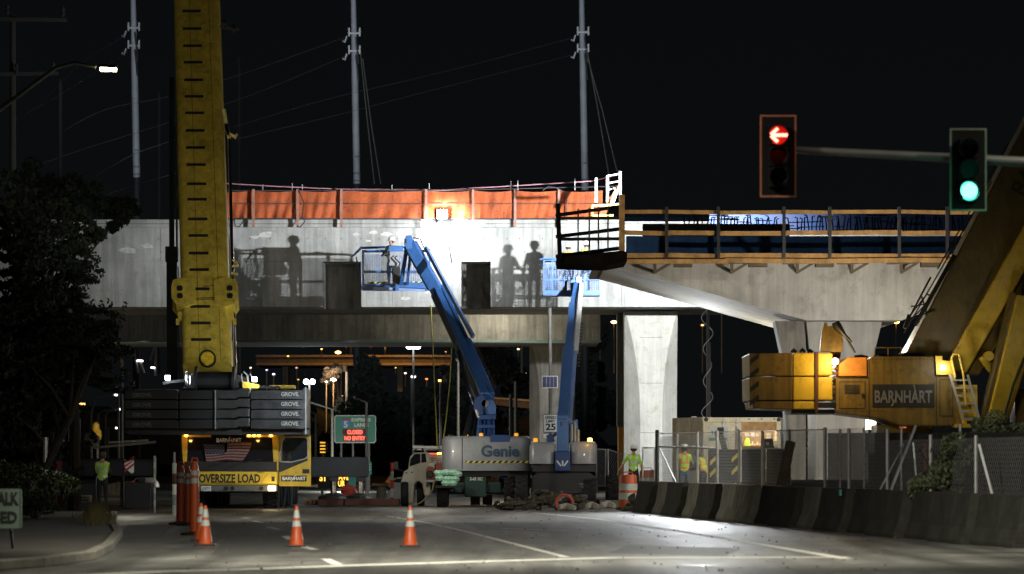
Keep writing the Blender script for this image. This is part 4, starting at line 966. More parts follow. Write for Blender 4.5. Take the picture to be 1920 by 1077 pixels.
# side mast on the left, chrome rods
a = P(323, 712, 128); b = P(322, 485, 130.5); c2 = P(322, 150, 134.5)
MB().bar(a, b, .36, .36).build('side_cylinder', M_DKS, ck); MB().bar(b, b + (b - a).normalized() * .35, .44, .44).build('cylinder_collar', M_BLK, ck)
MB().bar(b, c2, .18, .3).build('side_mast', M_BLK, ck)
MB().tube([P(332, 485, 130), P(330, 240, 133)], .035, 8).build('chrome_rod', M_CHR, ck, smooth=True)
MB().tube([P(336, 700, 127.5), P(334, 500, 130)], .02, 8).build('chrome_rod', M_CHR, ck, smooth=True)
MB().tube([P(441, 700, 127), P(434, 440, 130), P(430, 262, 133)], .06, 10).build('chrome_rod', M_CHR, ck, smooth=True)
MB().tube([P(436, 640, 127), P(437, 590, 128)], .03, 8).build('chrome_rod', M_CHR, ck, smooth=True)
kp = MB(); 
for (x0, y0, x1, y1) in ((420, 205, 427, 250), (425, 250, 443, 258), (424, 232, 430, 262)): kp.bar(P(x0, y0, 133.2), P(x1, y1, 133.2), .11, .11)
kp.bar(P(437, 258, 133.2), P(445, 252, 133.2), .07, .07).build('rope_guide', M_BOOM, ck)
MB().bar(P(435, 500, 129), P(448, 498, 129), .07).bar(P(434, 512, 129), P(446, 515, 129), .07).bar(P(436, 488, 129), P(446, 494, 129), .06).build('rope_guide', M_BOOM, ck)
mb = MB()
for x, y in ((418, 45), (435, 55)): mb.cyl(P(x, y, 137), P(x + 6, y, 137), .16, 12)
mb.bar(P(412, 50, 137), P(448, 56, 137), .1).build('sheave_arm', M_BLK, ck)
# outriggers
def outrigger(x0, x1, y0, y1, Do, jacks, hz, parent):
    bm = MB().pbox(x0, y0, x1, y1, Do, .7).build('outrigger_beam', M_DKS, parent, bevel=.02)
    for x, yb in jacks:
        MB().pbox(x - 8, y1 - 3, x + 8, y1 + 8, Do + .05, .5).build('jack_sleeve', M_BLK, bm)
        MB().tube([P(x, y1 + 5, Do + .3), P(x, yb, Do + .3)], .11, 12).build('jack_rod', M_CHR, bm, smooth=True)
        MB().lathe([(.55, 0), (.5, .08), (.18, .18)], P(x, yb + 3, Do + .3), 16).build('jack_foot', M_BLK, bm)
    return bm
ob1 = outrigger(96, 290, 860, 893, 125.5, [], None, ck)
MB().pbox(234, 905, 284, 955, 125.2, 1.2).build('jack_block', M_BLK, ob1, bevel=.03)
MB().pbox(260, 893, 272, 905, 125.6, .4).build('jack_sleeve', M_BLK, ob1)
MB().pbox(120, 893, 180, 955, 126.4, 1.5).build('rear_box', M_BLK, ob1)
for x0, x1, sl_ in ((98, 116, .35), (233, 251, 1)):
    bd = MB().pprism([(x0, 862), (x1, 862), (x1, 886), (x1 - 4, 889), (x0, 876 if x0 > 200 else 889)], 125.46, .03).build('hazard_board', M_SWHITE if sl_ == 1 else mat('dull_hazard_white', (.12, .07, .07), .6), ck)
    for k in range(3):
        o_ = k * 9 - 2; MB().pprism([(x0, 866 + o_), (x0, 871 + o_), (x1, 862 + o_ - 5 + 0), (x1, max(862, 857 + o_ - 5))], 125.45, .008).build('hazard_stripe', mat('hazard_red', (.40, .03, .03), .5), bd)
outrigger(583, 690, 857, 895, 127, [(626, 932), (676, 932)], None, ck)
MB().pbox(590, 860, 600, 868, 126.96, .03).lathe([(.1, 0), (.1, .03)], P(653, 876, 126.95), 12, 'y').build('beam_hole', M_SBLK, ck)
# steel mats under the right outrigger
tag(recentre(MB().pbox(646, 936, 748, 949, 130, 1.6).build('crane_mat', M_BROWN, bevel=.03)), 'rust brown steel mat lying under the right outrigger foot, right one', 'crane mat', 'crane mats')
tag(recentre(MB().pbox(596, 935, 644, 949, 130, 1.6).build('crane_mat', M_BROWN, bevel=.03)), 'shorter dark brown mat beside the blue jeans of the man behind the door', 'crane mat', 'crane mats')
o = thing('timber_pallet', 'pale timber crib block at the left end of the brown mats', 'timber block', tuple(P(583, 949, 131)))
MB().pbox(571, 936, 594, 939, 131, 1).pbox(571, 945, 594, 948, 131, 1).build('board', M_PLY, o); MB().pbox(572, 939, 576, 945, 131, 1).pbox(582, 939, 585, 945, 131, 1).pbox(590, 939, 594, 945, 131, 1).build('block', M_PLY, o)
tag(recentre(MB().pbox(205, 947, 560, 950.5, 133.5, 1.2).build('timber_mat', M_PLY, bevel=.02)), 'long pale timber mat under the left crane', 'timber mat')

# ================================================================ right crane (side on, behind the fence)
RD = 100.0
rc = thing('crawler_crane', 'big worn yellow crane at the right, seen from the side behind the chain link fence', 'crane', tuple(P(1700, 865, RD + 2)))
rc.location.z = 0
rows = ((662, 705), (707, 751), (753, 768))
for i, (y0, y1) in enumerate(rows):
    MB().pprism([(1405, y0 + 1), (1486, y0), (1486, y1), (1406, y1)] if i < 2 else [(1410, y0), (1486, y0), (1486, y1), (1412, y1 - 2)], RD, 3.2).build('counterweight_block', M_YELD, rc, bevel=.02)
    MB().pbox(1487, y0, 1531, y1, RD + .02, 3.1).build('counterweight_block', M_YEL, rc, bevel=.03)
    if i < 2: MB().pbox(1533, y0, 1561, y1, RD + .1, 2.8).build('counterweight_block', M_YEL, rc, bevel=.04)
mb = MB()
for k in range(4):
    y = 668 + k * 26; mb.pprism([(1406, y + 16), (1406, y + 7), (1423, y - 6), (1423, y + 4)], RD - .006, .01)
mb.build('chevron', M_SBLK, rc)
MB().pbox(1528.5, 660, 1534, 775, RD - .03, .3).build('tie_bar', M_BROWN, rc)
MB().pbox(1484, 768, 1565, 776, RD + .2, 2.6).build('counterweight_tray', M_BLK, rc)
MB().pbox(1520, 755, 1568, 765, RD + .1, .4).build('tray_box', M_DKS, rc)
body = MB().pprism([(1567, 709), (1628, 709), (1628, 674), (1640, 668), (1750, 668), (1756, 672), (1756, 700), (1790, 702), (1812, 793), (1806, 800), (1690, 800), (1655, 786), (1567, 774)], RD + .1, 3.0).build('machinery_house', M_YELD, rc, bevel=.03)
MB().pprism([(1572, 706), (1573, 683), (1590, 670), (1626, 670), (1626, 706)], RD + .15, 2.8).build('engine_cover', mat('cover_orange', (.62, .24, .03), .5, var=.2, scale=2, dirt=(.1, .04, .01), dirtamt=.4), rc, bevel=.03)
mb = MB()
for x in (1629, 1755): mb.pbox(x, 676, x + 1.2, 796, RD + .092, .01)
mb.pbox(1568, 708, 1628, 709.6, RD + .09, .02); mb.build('panel_joint', M_SBLK, body)
lp = MB().pbox(1636, 721, 1752, 763, RD + .075, .02).build('name_panel', M_SBLK, rc)
ptext('BARNHART', 1640, 733, 1748, 755, RD + .06, mat('panel_lettering', (.15, .15, .145), .6), lp, off=.012)
MB().tube([P(1672, 762, RD + .065), P(1683, 742, RD + .065)], .016, 4).tube([P(1713, 722, RD + .065), P(1717, 735, RD + .065)], .016, 4).build('lettering_flash', mat('panel_lettering', (.2, .2, .19)), lp)
for x, y, r in ((1615, 668, .05), (1660, 666, .05), (1700, 665, .07), (1720, 664, .08)): MB().tube([P(x - 14, y + 2, RD + 1), P(x, y, RD + 1), P(x + 12, y + 3, RD + 1)], r, 6).build('roof_hose', M_BLK, rc)
mb = MB()
for x0, y0, x1, y1 in ((1574, 716, 1622, 766), (1762, 712, 1786, 780)):
    for a_, b_ in (((x0, y0), (x1, y0)), ((x1, y0), (x1, y1)), ((x1, y1), (x0, y1)), ((x0, y1), (x0, y0))): mb.bar(P(*a_, RD + .093), P(*b_, RD + .093), .012, .012)
mb.build('door_seam', M_SBLK, rc)
mb = MB()
for k in range(7): mb.pbox(1584, 722 + k * 2.6, 1612, 723.3 + k * 2.6, RD + .085, .02)
KEEP.update(('louvre', 'bolt_row')); mb.build('louvre', M_BLK, rc)
mb = MB()
for k in range(30): mb.lathe([(.016, -.01), (.016, .01)], P(1572 + k * 7.4, 796 - max(0, (1660 - 1572 - k * 7.4) * .22) if k > 11 else 770, RD + .09), 6, 'y')
for k in range(16): mb.lathe([(.016, -.01), (.016, .01)], P(1636 + k * 7.4, 674, RD + .09), 6, 'y')
mb.build('bolt_row', M_BROWN, rc)
MB().tube([P(1640, 667, RD + .3), P(1640, 652, RD + .3), P(1690, 652, RD + .3), P(1690, 667, RD + .3)], .018, 6).tube([P(1665, 667, RD + .3), P(1665, 652, RD + .3)], .018, 6).build('roof_rail', M_YELD, rc)
MB().pbox(1616, 738, 1619, 746, RD + .06, .03).build('door_handle', M_BLK, rc)
# machinery gap with the lamp
mb = MB()
for k in range(9):
    y = 672 + k * 9; mb.cyl(P(1560 + (k % 3) * 3, y, RD + .5), P(1569, y + 3, RD + .5), .05, 6); mb.pbox(1561, y, 1567, y + 4, RD + .8, .4)
mb.build('hydraulic_fitting', mat('fitting_metal', (.5, .4, .25), .35, .7, var=.3), rc)
MB().lathe([(.02, -.06), (.09, 0), (.09, .05)], P(1566, 678, RD - .15), 12, 'y').build('service_lamp', glow('service_lens', (1, .72, .32), 18), rc)
lamp('service_lamp_beam', P(1566, 680, RD - .75), 85, (1, .66, .28), .06)
# winch on top
MB().pprism([(1537, 660), (1541, 622), (1546, 605), (1551, 606), (1552, 612), (1562, 612), (1570, 612), (1577, 620), (1581, 640), (1580, 660)], RD + .3, .12).build('winch_cheek', M_YELD, rc)
wm = MB()
for k in range(4): wm.lathe([(.42 - k * .001, -.0), (.44, .04), (.42, .08)], (P(1558 + k * 4.4, 640, RD + .6).x, RD + .95, P(0, 640, RD).z), 22, 'x')
wm.build('winch_drum', M_BROWN, rc, smooth=True)
MB().tube([P(1566, 604, RD), P(1570, 612, RD), P(1583, 628, RD), P(1597, 642, RD)], [.1, .12, .05, .03], 8).tube([P(1582, 625, RD), P(1603, 662, RD)], .035, 6).build('hoist_block', M_BLK, rc, smooth=True)
for x, y in ((1484, 656), (1500, 655), (1515, 657)): MB().tube([P(x, 661, RD + .5), P(x + 4, y, RD + .5), P(x + 9, 661, RD + .5)], .05, 6).build('lifting_lug', M_BLK, rc)
# platform, lamp, handrail and ladder
MB().pprism([(1754, 668), (1767, 668), (1767, 676), (1787, 678), (1789, 703), (1756, 703)], RD - .1, .12).build('corner_plate', M_YEL, rc)
MB().pbox(1764.5, 685.5, 1773, 693.5, RD - .2, .06).build('deck_lamp', glow('deck_lens', (.95, .96, 1), 18), rc)
lamp('deck_lamp_beam', P(1769, 690, RD - .8), 22, (1, .92, .75), .05)
mb = MB()
for x0, x1 in ((1781, 1806), (1814, 1836)): mb.bar(P(x0, 703, RD - .35), P(x1, 786, RD - .35), .06, .06)
mb.build('ladder_rail', M_GAL, rc)
mb = MB()
for k in range(6):
    y = 713 + k * 14.5; u = (y - 703) / 83; mb.bar(P(1781 + 25 * u, y, RD - .35), P(1814 + 22 * u, y, RD - .35), .045, .045)
mb.build('ladder_rung', M_GAL, rc)
MB().tube([P(1791, 708, RD - .45), P(1784, 672, RD - .45), P(1788, 664, RD - .45), P(1798, 665, RD - .45), P(1806, 700, RD - .45), P(1812, 760, RD - .45)], .028, 6).build('handrail', mat('handrail_yellow', (.6, .42, .08), .5), rc, smooth=True)
MB().pprism([(1782, 704), (1790, 703), (1812, 790), (1815, 800), (1806, 800)], RD + .0, .1).pprism([(1790, 722), (1832, 722), (1834, 786), (1806, 792)], RD + .05, .06).build('ladder_plate', M_YEL, rc)
MB().pbox(1792, 795, 1820, 802, RD - .4, 1).build('step', M_YEL, rc)
# main boom rising right; its shaded side and lit band are painted yellows
def beam2(pp, qq, rr, ss, d0, d1, m, name, parent=rc, dep=1.1):
    """4-corner outline pp qq (lower end) -> ss rr (upper end), lower at d0, upper at d1"""
    v = [P(*pp, d0), P(*qq, d0), P(*rr, d1), P(*ss, d1)]; v2 = [p + Vector((0, dep, 0)) for p in v]
    return MB().add(v + v2, [(3, 2, 1, 0), (4, 5, 6, 7), (0, 1, 5, 4), (1, 2, 6, 5), (2, 3, 7, 6), (3, 0, 4, 7)]).build(name, m, parent, bevel=.04)
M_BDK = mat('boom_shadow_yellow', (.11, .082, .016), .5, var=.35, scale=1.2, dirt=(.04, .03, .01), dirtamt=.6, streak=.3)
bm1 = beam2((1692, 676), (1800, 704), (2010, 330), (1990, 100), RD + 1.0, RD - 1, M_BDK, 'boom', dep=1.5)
beam2((1772, 688), (1812, 700), (2024, 332), (1992, 296), RD + .72, RD - 1.3, M_YEL, 'boom_lit_flange', dep=.25)
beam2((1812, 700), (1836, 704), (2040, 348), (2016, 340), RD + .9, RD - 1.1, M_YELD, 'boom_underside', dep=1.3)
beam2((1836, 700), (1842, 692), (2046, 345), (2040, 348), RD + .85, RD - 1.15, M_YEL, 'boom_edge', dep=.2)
def rtext(s_, p, ang, h, m, parent, **k):
    R = Euler((math.pi / 2, 0, 0)).to_matrix().to_4x4(); R = Matrix.Rotation(math.radians(-ang), 4, 'Y') @ R
    return text(s_, p, h, m, parent, rot=R, **k)
rtext('BARNHART', P(1962, 262, RD - .75), 61, .42, mat('faded_lettering', (.085, .072, .03), .6), bm1, off=.01)
mb = MB()
mb.bar(P(1703, 600, RD + .7), P(1745, 520, RD + .3), .04).bar(P(1716, 610, RD + .7), P(1790, 478, RD + .2), .09).bar(P(1697, 616, RD + .7), P(1705, 590, RD + .7), .1)
for (x0, y0, x1, y1) in ((1708, 590, 1738, 552), (1716, 592, 1748, 557), (1738, 552, 1750, 556), (1708, 575, 1740, 570), (1705, 600, 1752, 582), (1728, 556, 1738, 588)): mb.bar(P(x0, y0, RD + .7), P(x1, y1, RD + .6), .035)
mb.build('access_frame', M_DKS, rc)
mb = MB().tube([P(1695, 625, RD + .6), P(1860, 340, RD - .2)], .02, 5).tube([P(1758, 505, RD + .6), P(1890, 270, RD - .2)], .02, 5); mb.build('pendant_line', M_CABLE, rc)
beam2((1850, 795), (1884, 795), (1960, 560), (1908, 552), RD - .5, RD - 1.2, M_YEL, 'luffing_cylinder', dep=.8)
beam2((1838, 800), (1851, 795), (1909, 552), (1900, 545), RD - .3, RD - 1.0, M_BDK, 'cylinder_shaded_side', dep=.8)  # shaded side of the cylinder, put in as a dark yellow strip
beam2((1884, 795), (1889, 795), (1966, 560), (1960, 558), RD - .52, RD - 1.22, M_YELD, 'cylinder_edge', dep=.8)
MB().tube([P(1880, 790, RD - .9), P(1900, 720, RD - 1), P(1912, 690, RD - 1), P(1925, 660, RD - 1)], .03, 6).build('hydraulic_hose', M_CABLE, rc)
MB().tube([P(1842, 668, RD + .2), P(1851, 682, RD + .2), P(1862, 700, RD + .2)], [.13, .12, .08], 10).lathe([(.13, -.05), (.13, .2)], P(1854, 668, RD), 14, 'y').build('pivot_arm', M_YEL, rc, smooth=True)
MB().pbox(1903, 730, 1960, 792, RD + .6, 1).build('cab_side', M_YELD, rc)
MB().pprism([(1644, 804), (1644, 797), (1718, 796), (1738, 803), (1750, 805), (1750, 812), (1644, 812)], RD + 1.2, 1.6).build('carrier_deck', mat('bright_deck_yellow', (.72, .52, .04), .5, var=.1), rc)
MB().lathe([(.09, 0), (.09, .12), (.04, .16)], P(1693, 803, RD + .9), 12).build('beacon', glow('beacon_orange', (1, .25, .08), .6), rc)
MB().pbox(1640, 812, 1900, 850, RD + 1.0, 2.4).build('carrier_frame', M_BLK, rc)
for x in (1665, 1712, 1780, 1850):
    c = P(x, 860, RD + 1.2); MB().lathe([(.3, 0), (.62, .02), (.66, .1), (.66, .4), (.6, .48)], (c.x, RD + .6, .66), 22, 'y').build('wheel', M_RUB, rc)
# ================================================================ blue boom lifts
def ring_prism(cx, cy, hx, hy, rc_, z0, z1, tz=.12):
    """rounded-corner cover with softened top edge"""
    prof = [(0, z0), (0, z1 - tz), (-.05, z1 - tz * .35), (-tz, z1)]; rows = []
    for inset, z in prof:
        row = []
        for sx_, sy_, a0 in ((1, 1, 0), (-1, 1, 90), (-1, -1, 180), (1, -1, 270)):
            for k in range(6):
                a = math.radians(a0 + 90 * k / 5); row.append((cx + sx_ * (hx - rc_) + (rc_ + inset) * math.cos(a), cy + sy_ * (hy - rc_) + (rc_ + inset) * math.sin(a), z))
        rows.append(row)
    n = 24; v = [p for r in rows for p in r]; f = []
    for i in range(3):
        for k in range(n): f.append((i * n + k, i * n + (k + 1) % n, (i + 1) * n + (k + 1) % n, (i + 1) * n + k))
    f += [tuple(range(n - 1, -1, -1)), tuple(range(3 * n, 4 * n))]
    return MB().add(v, f)
M_BLUED = mat('lift_blue_dark', (.012, .05, .19), .45, var=.2, scale=2.5, dirt=(.01, .015, .03), dirtamt=.4)
M_HAZ = mat('hazard_yellow', (.75, .62, .06), .5, var=.1)
M_MESHM = mat('basket_mesh_steel', (.10, .18, .38), .5, .2, var=.1)
def hazard_strip(x0, x1, y0, y1, D, parent):
    b = MB().pbox(x0, y0, x1, y1, D, .012).build('hazard_strip', M_SBLK, parent); mb = MB(); x = x0
    while x < x1 - 5: mb.pprism([(x, y1), (x + 5, y1), (x + 9, y0), (x + 4, y0)], D - .006, .006); x += 11
    mb.build('hazard_stripe', M_HAZ, b)
def basket(parent, xs, yt, yb, D, dep, mesh_col, mid=None, skew=0):
    """xs: left, [inner posts], right in photo px ; rails and expanded mesh panels"""
    xl, xr = xs[0], xs[-1]; k = F / D
    fr = MB(); X = lambda x, y, back: P(x, y, D) + Vector((skew * back, dep * back, 0))
    for b in (0, 1):
        for x in xs: fr.bar(X(x, yb, b), X(x, yt, b), .05, .05)
        fr.bar(X(xl, yt, b), X(xr, yt, b), .055, .055); fr.bar(X(xl, (yt + yb) / 2 + 4, b), X(xr, (yt + yb) / 2 + 4, b), .045, .045)
    for x in (xl, xr):
        for y in (yt, (yt + yb) / 2 + 4, yb): fr.bar(X(x, y, 0), X(x, y, 1), .05, .05)
    root = fr.build('basket_frame', M_BLUE, parent)
    a = X(xl, yb, 0); c = X(xr, yb - 5, 1)
    MB().add([X(xl, yb + 2, 0), X(xr, yb + 2, 0), X(xr, yb + 2, 1), X(xl, yb + 2, 1), X(xl, yb - 1, 0), X(xr, yb - 1, 0), X(xr, yb - 1, 1), X(xl, yb - 1, 1)], [(0, 3, 2, 1), (4, 5, 6, 7), (0, 1, 5, 4), (1, 2, 6, 5), (2, 3, 7, 6), (3, 0, 4, 7)]).build('basket_floor', M_BLUED, root)
    MB().bar(X(xl, yb - 4, 0), X(xr, yb - 4, 0), .03, .16).bar(X(xl, yb - 4, 1), X(xr, yb - 4, 1), .03, .16).bar(X(xl, yb - 4, 0), X(xl, yb - 4, 1), .03, .16).bar(X(xr, yb - 4, 0), X(xr, yb - 4, 1), .03, .16).build('toe_board', M_BLUE, root)
    m = MB(); st = 4.3
    for b in (0, 1):
        x = xl + st
        while x < xr: m.bar(X(x, yb - 8, b), X(x, yt + 6, b), .013, .013); x += st
        y = yt + 7
        while y < yb - 8: m.bar(X(xl, y, b), X(xr, y, b), .013, .013); y += st
    for x in (xl, xr):
        y = yt + 7
        while y < yb - 8: m.bar(X(x, y, 0), X(x, y, 1), .013, .013); y += st
        for q in range(1, 9): m.bar(X(x, yb - 8, q / 9), X(x, yt + 6, q / 9), .013, .013)
    m.build('mesh_panel', mesh_col, root)
    return root
# ---- lift one
L1 = thing('boom_lift', 'blue boom lift with a wide grey cover, its long arm leaning left to the wall', 'boom lift', tuple(G(905, 951)))
d1 = 129.5; L1.location = (P(905, 865, d1).x, d1 + 1.5, 0)
c0 = P(828, 885, d1); c1 = P(996, 818, d1)
tr = ring_prism((c0.x + c1.x) / 2, d1 + 1.25, (c1.x - c0.x) / 2, 1.25, .42, P(0, 883, d1).z, c1.z).build('turret_cover', M_LGREY, L1, smooth=True)
MB().pbox(866, 822, 867.5, 880, d1 - .004, .02).build('cover_seam', M_SBLK, tr)
MB().box((c0.x + .1, d1 + .25, P(0, 893, d1).z), (c1.x - .1, d1 + 2.4, P(0, 883, d1).z)).build('turret_skirt', M_BLK, L1)
hazard_strip(873, 993, 864.5, 868.5, d1 - .012, L1)
ptext('Genie', 902, 836, 974, 856, d1 - .02, mat('lettering_blue', (.035, .075, .14), .5, var=0), tr, off=.03)
MB().pbox(919, 816, 956, 829, d1 - .01, .6).build('turret_notch', M_BLUED, L1)
MB().pbox(871, 893, 912, 932, d1 + .3, 2.4).pbox(852, 905, 940, 925, d1 + .5, 2.0).build('chassis', M_LGREEN, L1, bevel=.03)
ptext('S-65 XC', 881, 895.5, 905, 901, d1 + .28, M_SWHITE, L1, off=.01)
for x in (829, 955):
    for dy in (.1, 2.6):
        p = P(x, 900, d1); wheel(L1, (p.x, d1 + dy + .3, .49), .49, .36, lugs=16, rim=M_DKS)
MB().tube([P(829, 922, d1 + .6), P(955, 922, d1 + .6)], .09, 8).build('axle', M_BLK, L1)
# upright arms
mb = MB()
for x0, x1, dd in ((899, 905, .2), (912, 912, .3), (923, 922, .2)): mb.bar(P(x0, 822, d1 + dd + .5), P(x1, 768, d1 + dd + .9), .17, .3)
mb.build('riser_arm', M_BLUE, L1)
mb = MB()
for x in (900, 908, 916, 925): mb.bar(P(x, 822, d1 + .3), P(x + 1, 778, d1 + .7), .06, .1)
mb.bar(P(895, 800, d1 + .35), P(928, 800, d1 + .35), .1).bar(P(897, 783, d1 + .35), P(930, 782, d1 + .35), .14); mb.build('riser_link', M_BLUED, L1)
MB().bar(P(873, 820, d1 + .3), P(889, 757, d1 + 1.0), .15, .2).bar(P(884, 820, d1 + .6), P(893, 770, d1 + 1.0), .10, .14).build('rear_strut', M_DKS, L1)
MB().tube([P(897, 783, d1 + .3), P(892, 768, d1 + .3)], .05, 8).tube([P(880, 735, d1 + 1), P(889, 762, d1 + .9)], .06, 8).build('lift_cylinder', M_CHR, L1, smooth=True)
MB().tube([P(860, 660, d1 + 2.8), P(880, 735, d1 + 1.1), P(886, 752, d1 + 1.0)], .085, 8).build('cylinder_barrel', M_DKS, L1, smooth=True)
kn = MB().pprism([(911, 749), (924, 749), (930, 762), (930, 778), (926, 782), (910, 782), (908, 765)], d1 + .8, .55).build('knuckle', M_BLUE, L1, bevel=.03)
MB().pprism([(889, 748), (904, 738), (912, 750), (910, 768), (903, 782), (893, 782), (888, 766)], d1 + .75, .5).build('knuckle_plate', M_BLUED, L1, bevel=.02)
# main boom in nested sections
pA = P(913, 752, d1 + 1.1); pB = P(868, 648, d1 + 4.9); pC = P(820, 545, d1 + 8.2); pD = P(770, 457, d1 + 8.3)
MB().bar(pA, pB, .50, .62).build('boom_section', M_BLUE, L1, bevel=.03)
MB().bar(pB.lerp(pA, .08), pC, .42, .52).build('boom_section', M_BLUE, L1, bevel=.02)
MB().bar(pC.lerp(pB, .08), pD, .34, .42).build('boom_section', M_BLUE, L1, bevel=.02)
for p_, q_, w_ in ((pA, pB, .5), (pB, pC, .42), (pC, pD, .34)):
    o = Vector((-w_ / 2 - .005, -.05, 0)); MB().bar(p_ + o + (q_ - p_) * .03, q_ + o - (q_ - p_) * .03, .02, .30).build('boom_side_plate', mat('boom_grey_side', (.035, .042, .06), .5, .2, var=.2, scale=3), L1)
# cable track along the right side
q0 = pA + Vector((.35, -.05, .45)); q1 = pD + Vector((.32, -.05, .25))
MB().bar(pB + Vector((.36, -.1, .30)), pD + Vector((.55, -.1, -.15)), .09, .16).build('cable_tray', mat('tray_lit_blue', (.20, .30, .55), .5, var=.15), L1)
mb = MB()
for k in range(24): 
    c = pA.lerp(pB, .15 + .8 * k / 23) + Vector((.33, -.12, .12)); mb.bar(c, c + Vector((.12, 0, .05)), .03, .03)
mb.build('cable_chain_link', M_BLK, L1)
MB().tube([pD + Vector((.1, -.2, .2)), pD + Vector((.35, -.2, .15)), pD + Vector((.5, -.2, -.2)), pD + Vector((.62, -.2, -.4))], .03, 6).build('hose', M_CABLE, L1)
for k in range(3):
    o_ = Vector((.10 + .06 * k, -.16, .26 - .05 * k)); MB().tube([pA + o_, pA.lerp(pB, .5) + o_ + Vector((0, 0, -.05)), pB + o_, pC + o_ * .8, pD + o_ * .6], .018, 5).build('hose', M_CABLE, L1)
for p_, r_ in ((pA + Vector((-.05, -.30, -.1)), .13), (pB + Vector((0, -.28, 0)), .09), (pC + Vector((0, -.24, 0)), .08)):
    MB().cyl(p_, p_ + Vector((0, -.05, 0)), r_, 14).build('pivot_pin', M_CHR, L1, smooth=True)
dc = MB().bar(pA.lerp(pB, .35) + Vector((-.02, -.36, 0)), pA.lerp(pB, .50) + Vector((-.02, -.36, 0)), .02, .16).build('decal', M_WHITE, L1)
# boom head, jib to basket
Dj = 139.6
MB().pprism([(761, 442), (771, 441), (776, 452), (774, 466), (762, 468), (757, 458)], 137.6, .4).build('boom_head', M_BLUE, L1, bevel=.02)
MB().bar(P(763, 462, 137.7), P(752, 532, Dj - .1), .12, .14).bar(P(769, 478, 137.8), P(764, 532, Dj - .15), .09, .12).build('jib_arm', M_BLUE, L1)
MB().bar(P(742, 534, Dj), P(800, 536, Dj), .16, .2).bar(P(745, 534, Dj), P(745, 546, Dj), .12, .2).build('basket_mount', M_BLUE, L1)
MB().pbox(738, 500, 750, 532, Dj - .1, .3).build('valve_block', M_BLK, L1)
MB().pbox(762, 448, 758, 456, 137.5, .1).build('hinge_pin', M_BLK, L1)
bk = basket(L1, [680, 729, 805], 470, 540, Dj + .45, .85, M_MESHM)
MB().tube([P(663, 480, Dj), P(678, 466, Dj), P(724, 465, Dj)], .028, 6).tube([P(660, 482, Dj + 1.1), P(676, 464, Dj + 1.1), P(728, 463, Dj + 1.1)], .028, 6).tube([P(668, 482, Dj + .3), P(672, 512, Dj + .3), P(678, 542, Dj + .3)], .024, 6).build('side_rail', M_BLUED, bk)
MB().tube([P(805, 468, Dj), P(812, 467, Dj), P(811, 472, Dj)], .025, 6).build('side_rail', M_BLUE, bk)
cp = MB().pbox(728, 461, 757, 472, Dj + .1, .35).build('control_panel', M_BLUE, bk, bevel=.02)
MB().pprism([(731, 478), (744, 480), (750, 495), (746, 499), (730, 498)], Dj + .15, .3).pbox(731, 472, 757, 481, Dj + .12, .2).build('control_cover', M_LGREY, bk)
MB().tube([P(744, 480, Dj), P(740, 484, Dj), P(750, 494, Dj), P(747, 502, Dj)], .03, 6).tube([P(729, 462, Dj), P(726, 475, Dj), P(730, 490, Dj), P(726, 500, Dj)], .03, 6).build('hose', M_CABLE, bk)
hazard_strip(688, 728, 529, 532, Dj + .42, L1); hazard_strip(770, 800, 528, 531, Dj + .42, L1)
MB().pprism([(676, 545), (690, 535), (800, 536), (800, 546), (790, 546)], Dj + .1, .25).build('underframe', M_BLUED, bk)
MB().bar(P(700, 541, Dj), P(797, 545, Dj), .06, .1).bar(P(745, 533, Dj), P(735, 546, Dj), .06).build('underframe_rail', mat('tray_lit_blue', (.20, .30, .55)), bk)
for x in (902, 968, 874):
    t = MB().lathe([(.07, 0), (.07, .10), (.04, .12)], P(x, 819 if x > 880 else 821, d1 + .3), 12).build('beacon', mat('amber_beacon', (.7, .25, .02), .4, emit=(1, .42, .03), estr=.8 if x > 880 else .15), L1)
MB().tube([P(842, 823, d1 + .2), P(841, 816, d1 + .2), P(849, 817, d1 + .2), P(853, 822, d1 + .2)], .03, 6).build('cover_handle', M_DKS, L1)
# ---- lift two
d2 = 127.5
L2 = thing('boom_lift', 'blue boom lift with its arm standing nearly upright, grey covers either side of it', 'boom lift', (P(1058, 865, d2).x, d2 + 1.5, 0))
for x0, x1, yt in ((993, 1042, 829), (1069, 1120, 828)):
    c0 = P(x0, 870, d2); c1 = P(x1, yt, d2)
    ring_prism((c0.x + c1.x) / 2, d2 + 1.25, (c1.x - c0.x) / 2, 1.25, .3, c0.z, c1.z).build('turret_cover', M_LGREY, L2, smooth=True)
MB().pbox(998, 869, 1118, 886, d2 + .2, 2.2).build('turret_skirt', M_BLK, L2, bevel=.03)
cw = MB().pbox(1041, 846, 1069, 884, d2 - .12, 1.2).build('turret_core', M_BLUED, L2, bevel=.03)
mb = MB()
for a in (-40, 0, 35): mb.bar(P(1055 + a * .08, 874, d2 - .14), P(1055 + a * .28, 864, d2 - .14), .05, .01, up=(0, 1, 0))
mb.build('core_decal', M_SWHITE, cw)
MB().pprism([(998, 893), (1010, 886), (1105, 886), (1120, 896), (1122, 925), (996, 930)], d2 + .2, 2.4).build('chassis', M_BLK, L2, bevel=.03)
ptext('240/215E', 1086, 906, 1107, 910, d2 + .18, M_CWL, L2); ptext('Hybrid', 1089, 911.5, 1103, 915.5, d2 + .18, M_CWL, L2)
for x in (978, 1106, 1150):
    for dy in (.2, 2.6):
        if x == 1150 and dy > 1: continue
        p = P(x, 900, d2); wheel(L2, (p.x, d2 + dy + (.3 if x < 1150 else 1.6), .52), .52, .42, lugs=16)
mb = MB().pbox(1044, 779, 1066, 846, d2 + .2, .5); mb.build('lower_arm', M_BLUE, L2, bevel=.02)
MB().pbox(1050, 791, 1054, 800, d2 + .18, .02).pbox(1046, 785, 1063, 787, d2 + .18, .02).build('arm_seam', M_BLUED, L2)
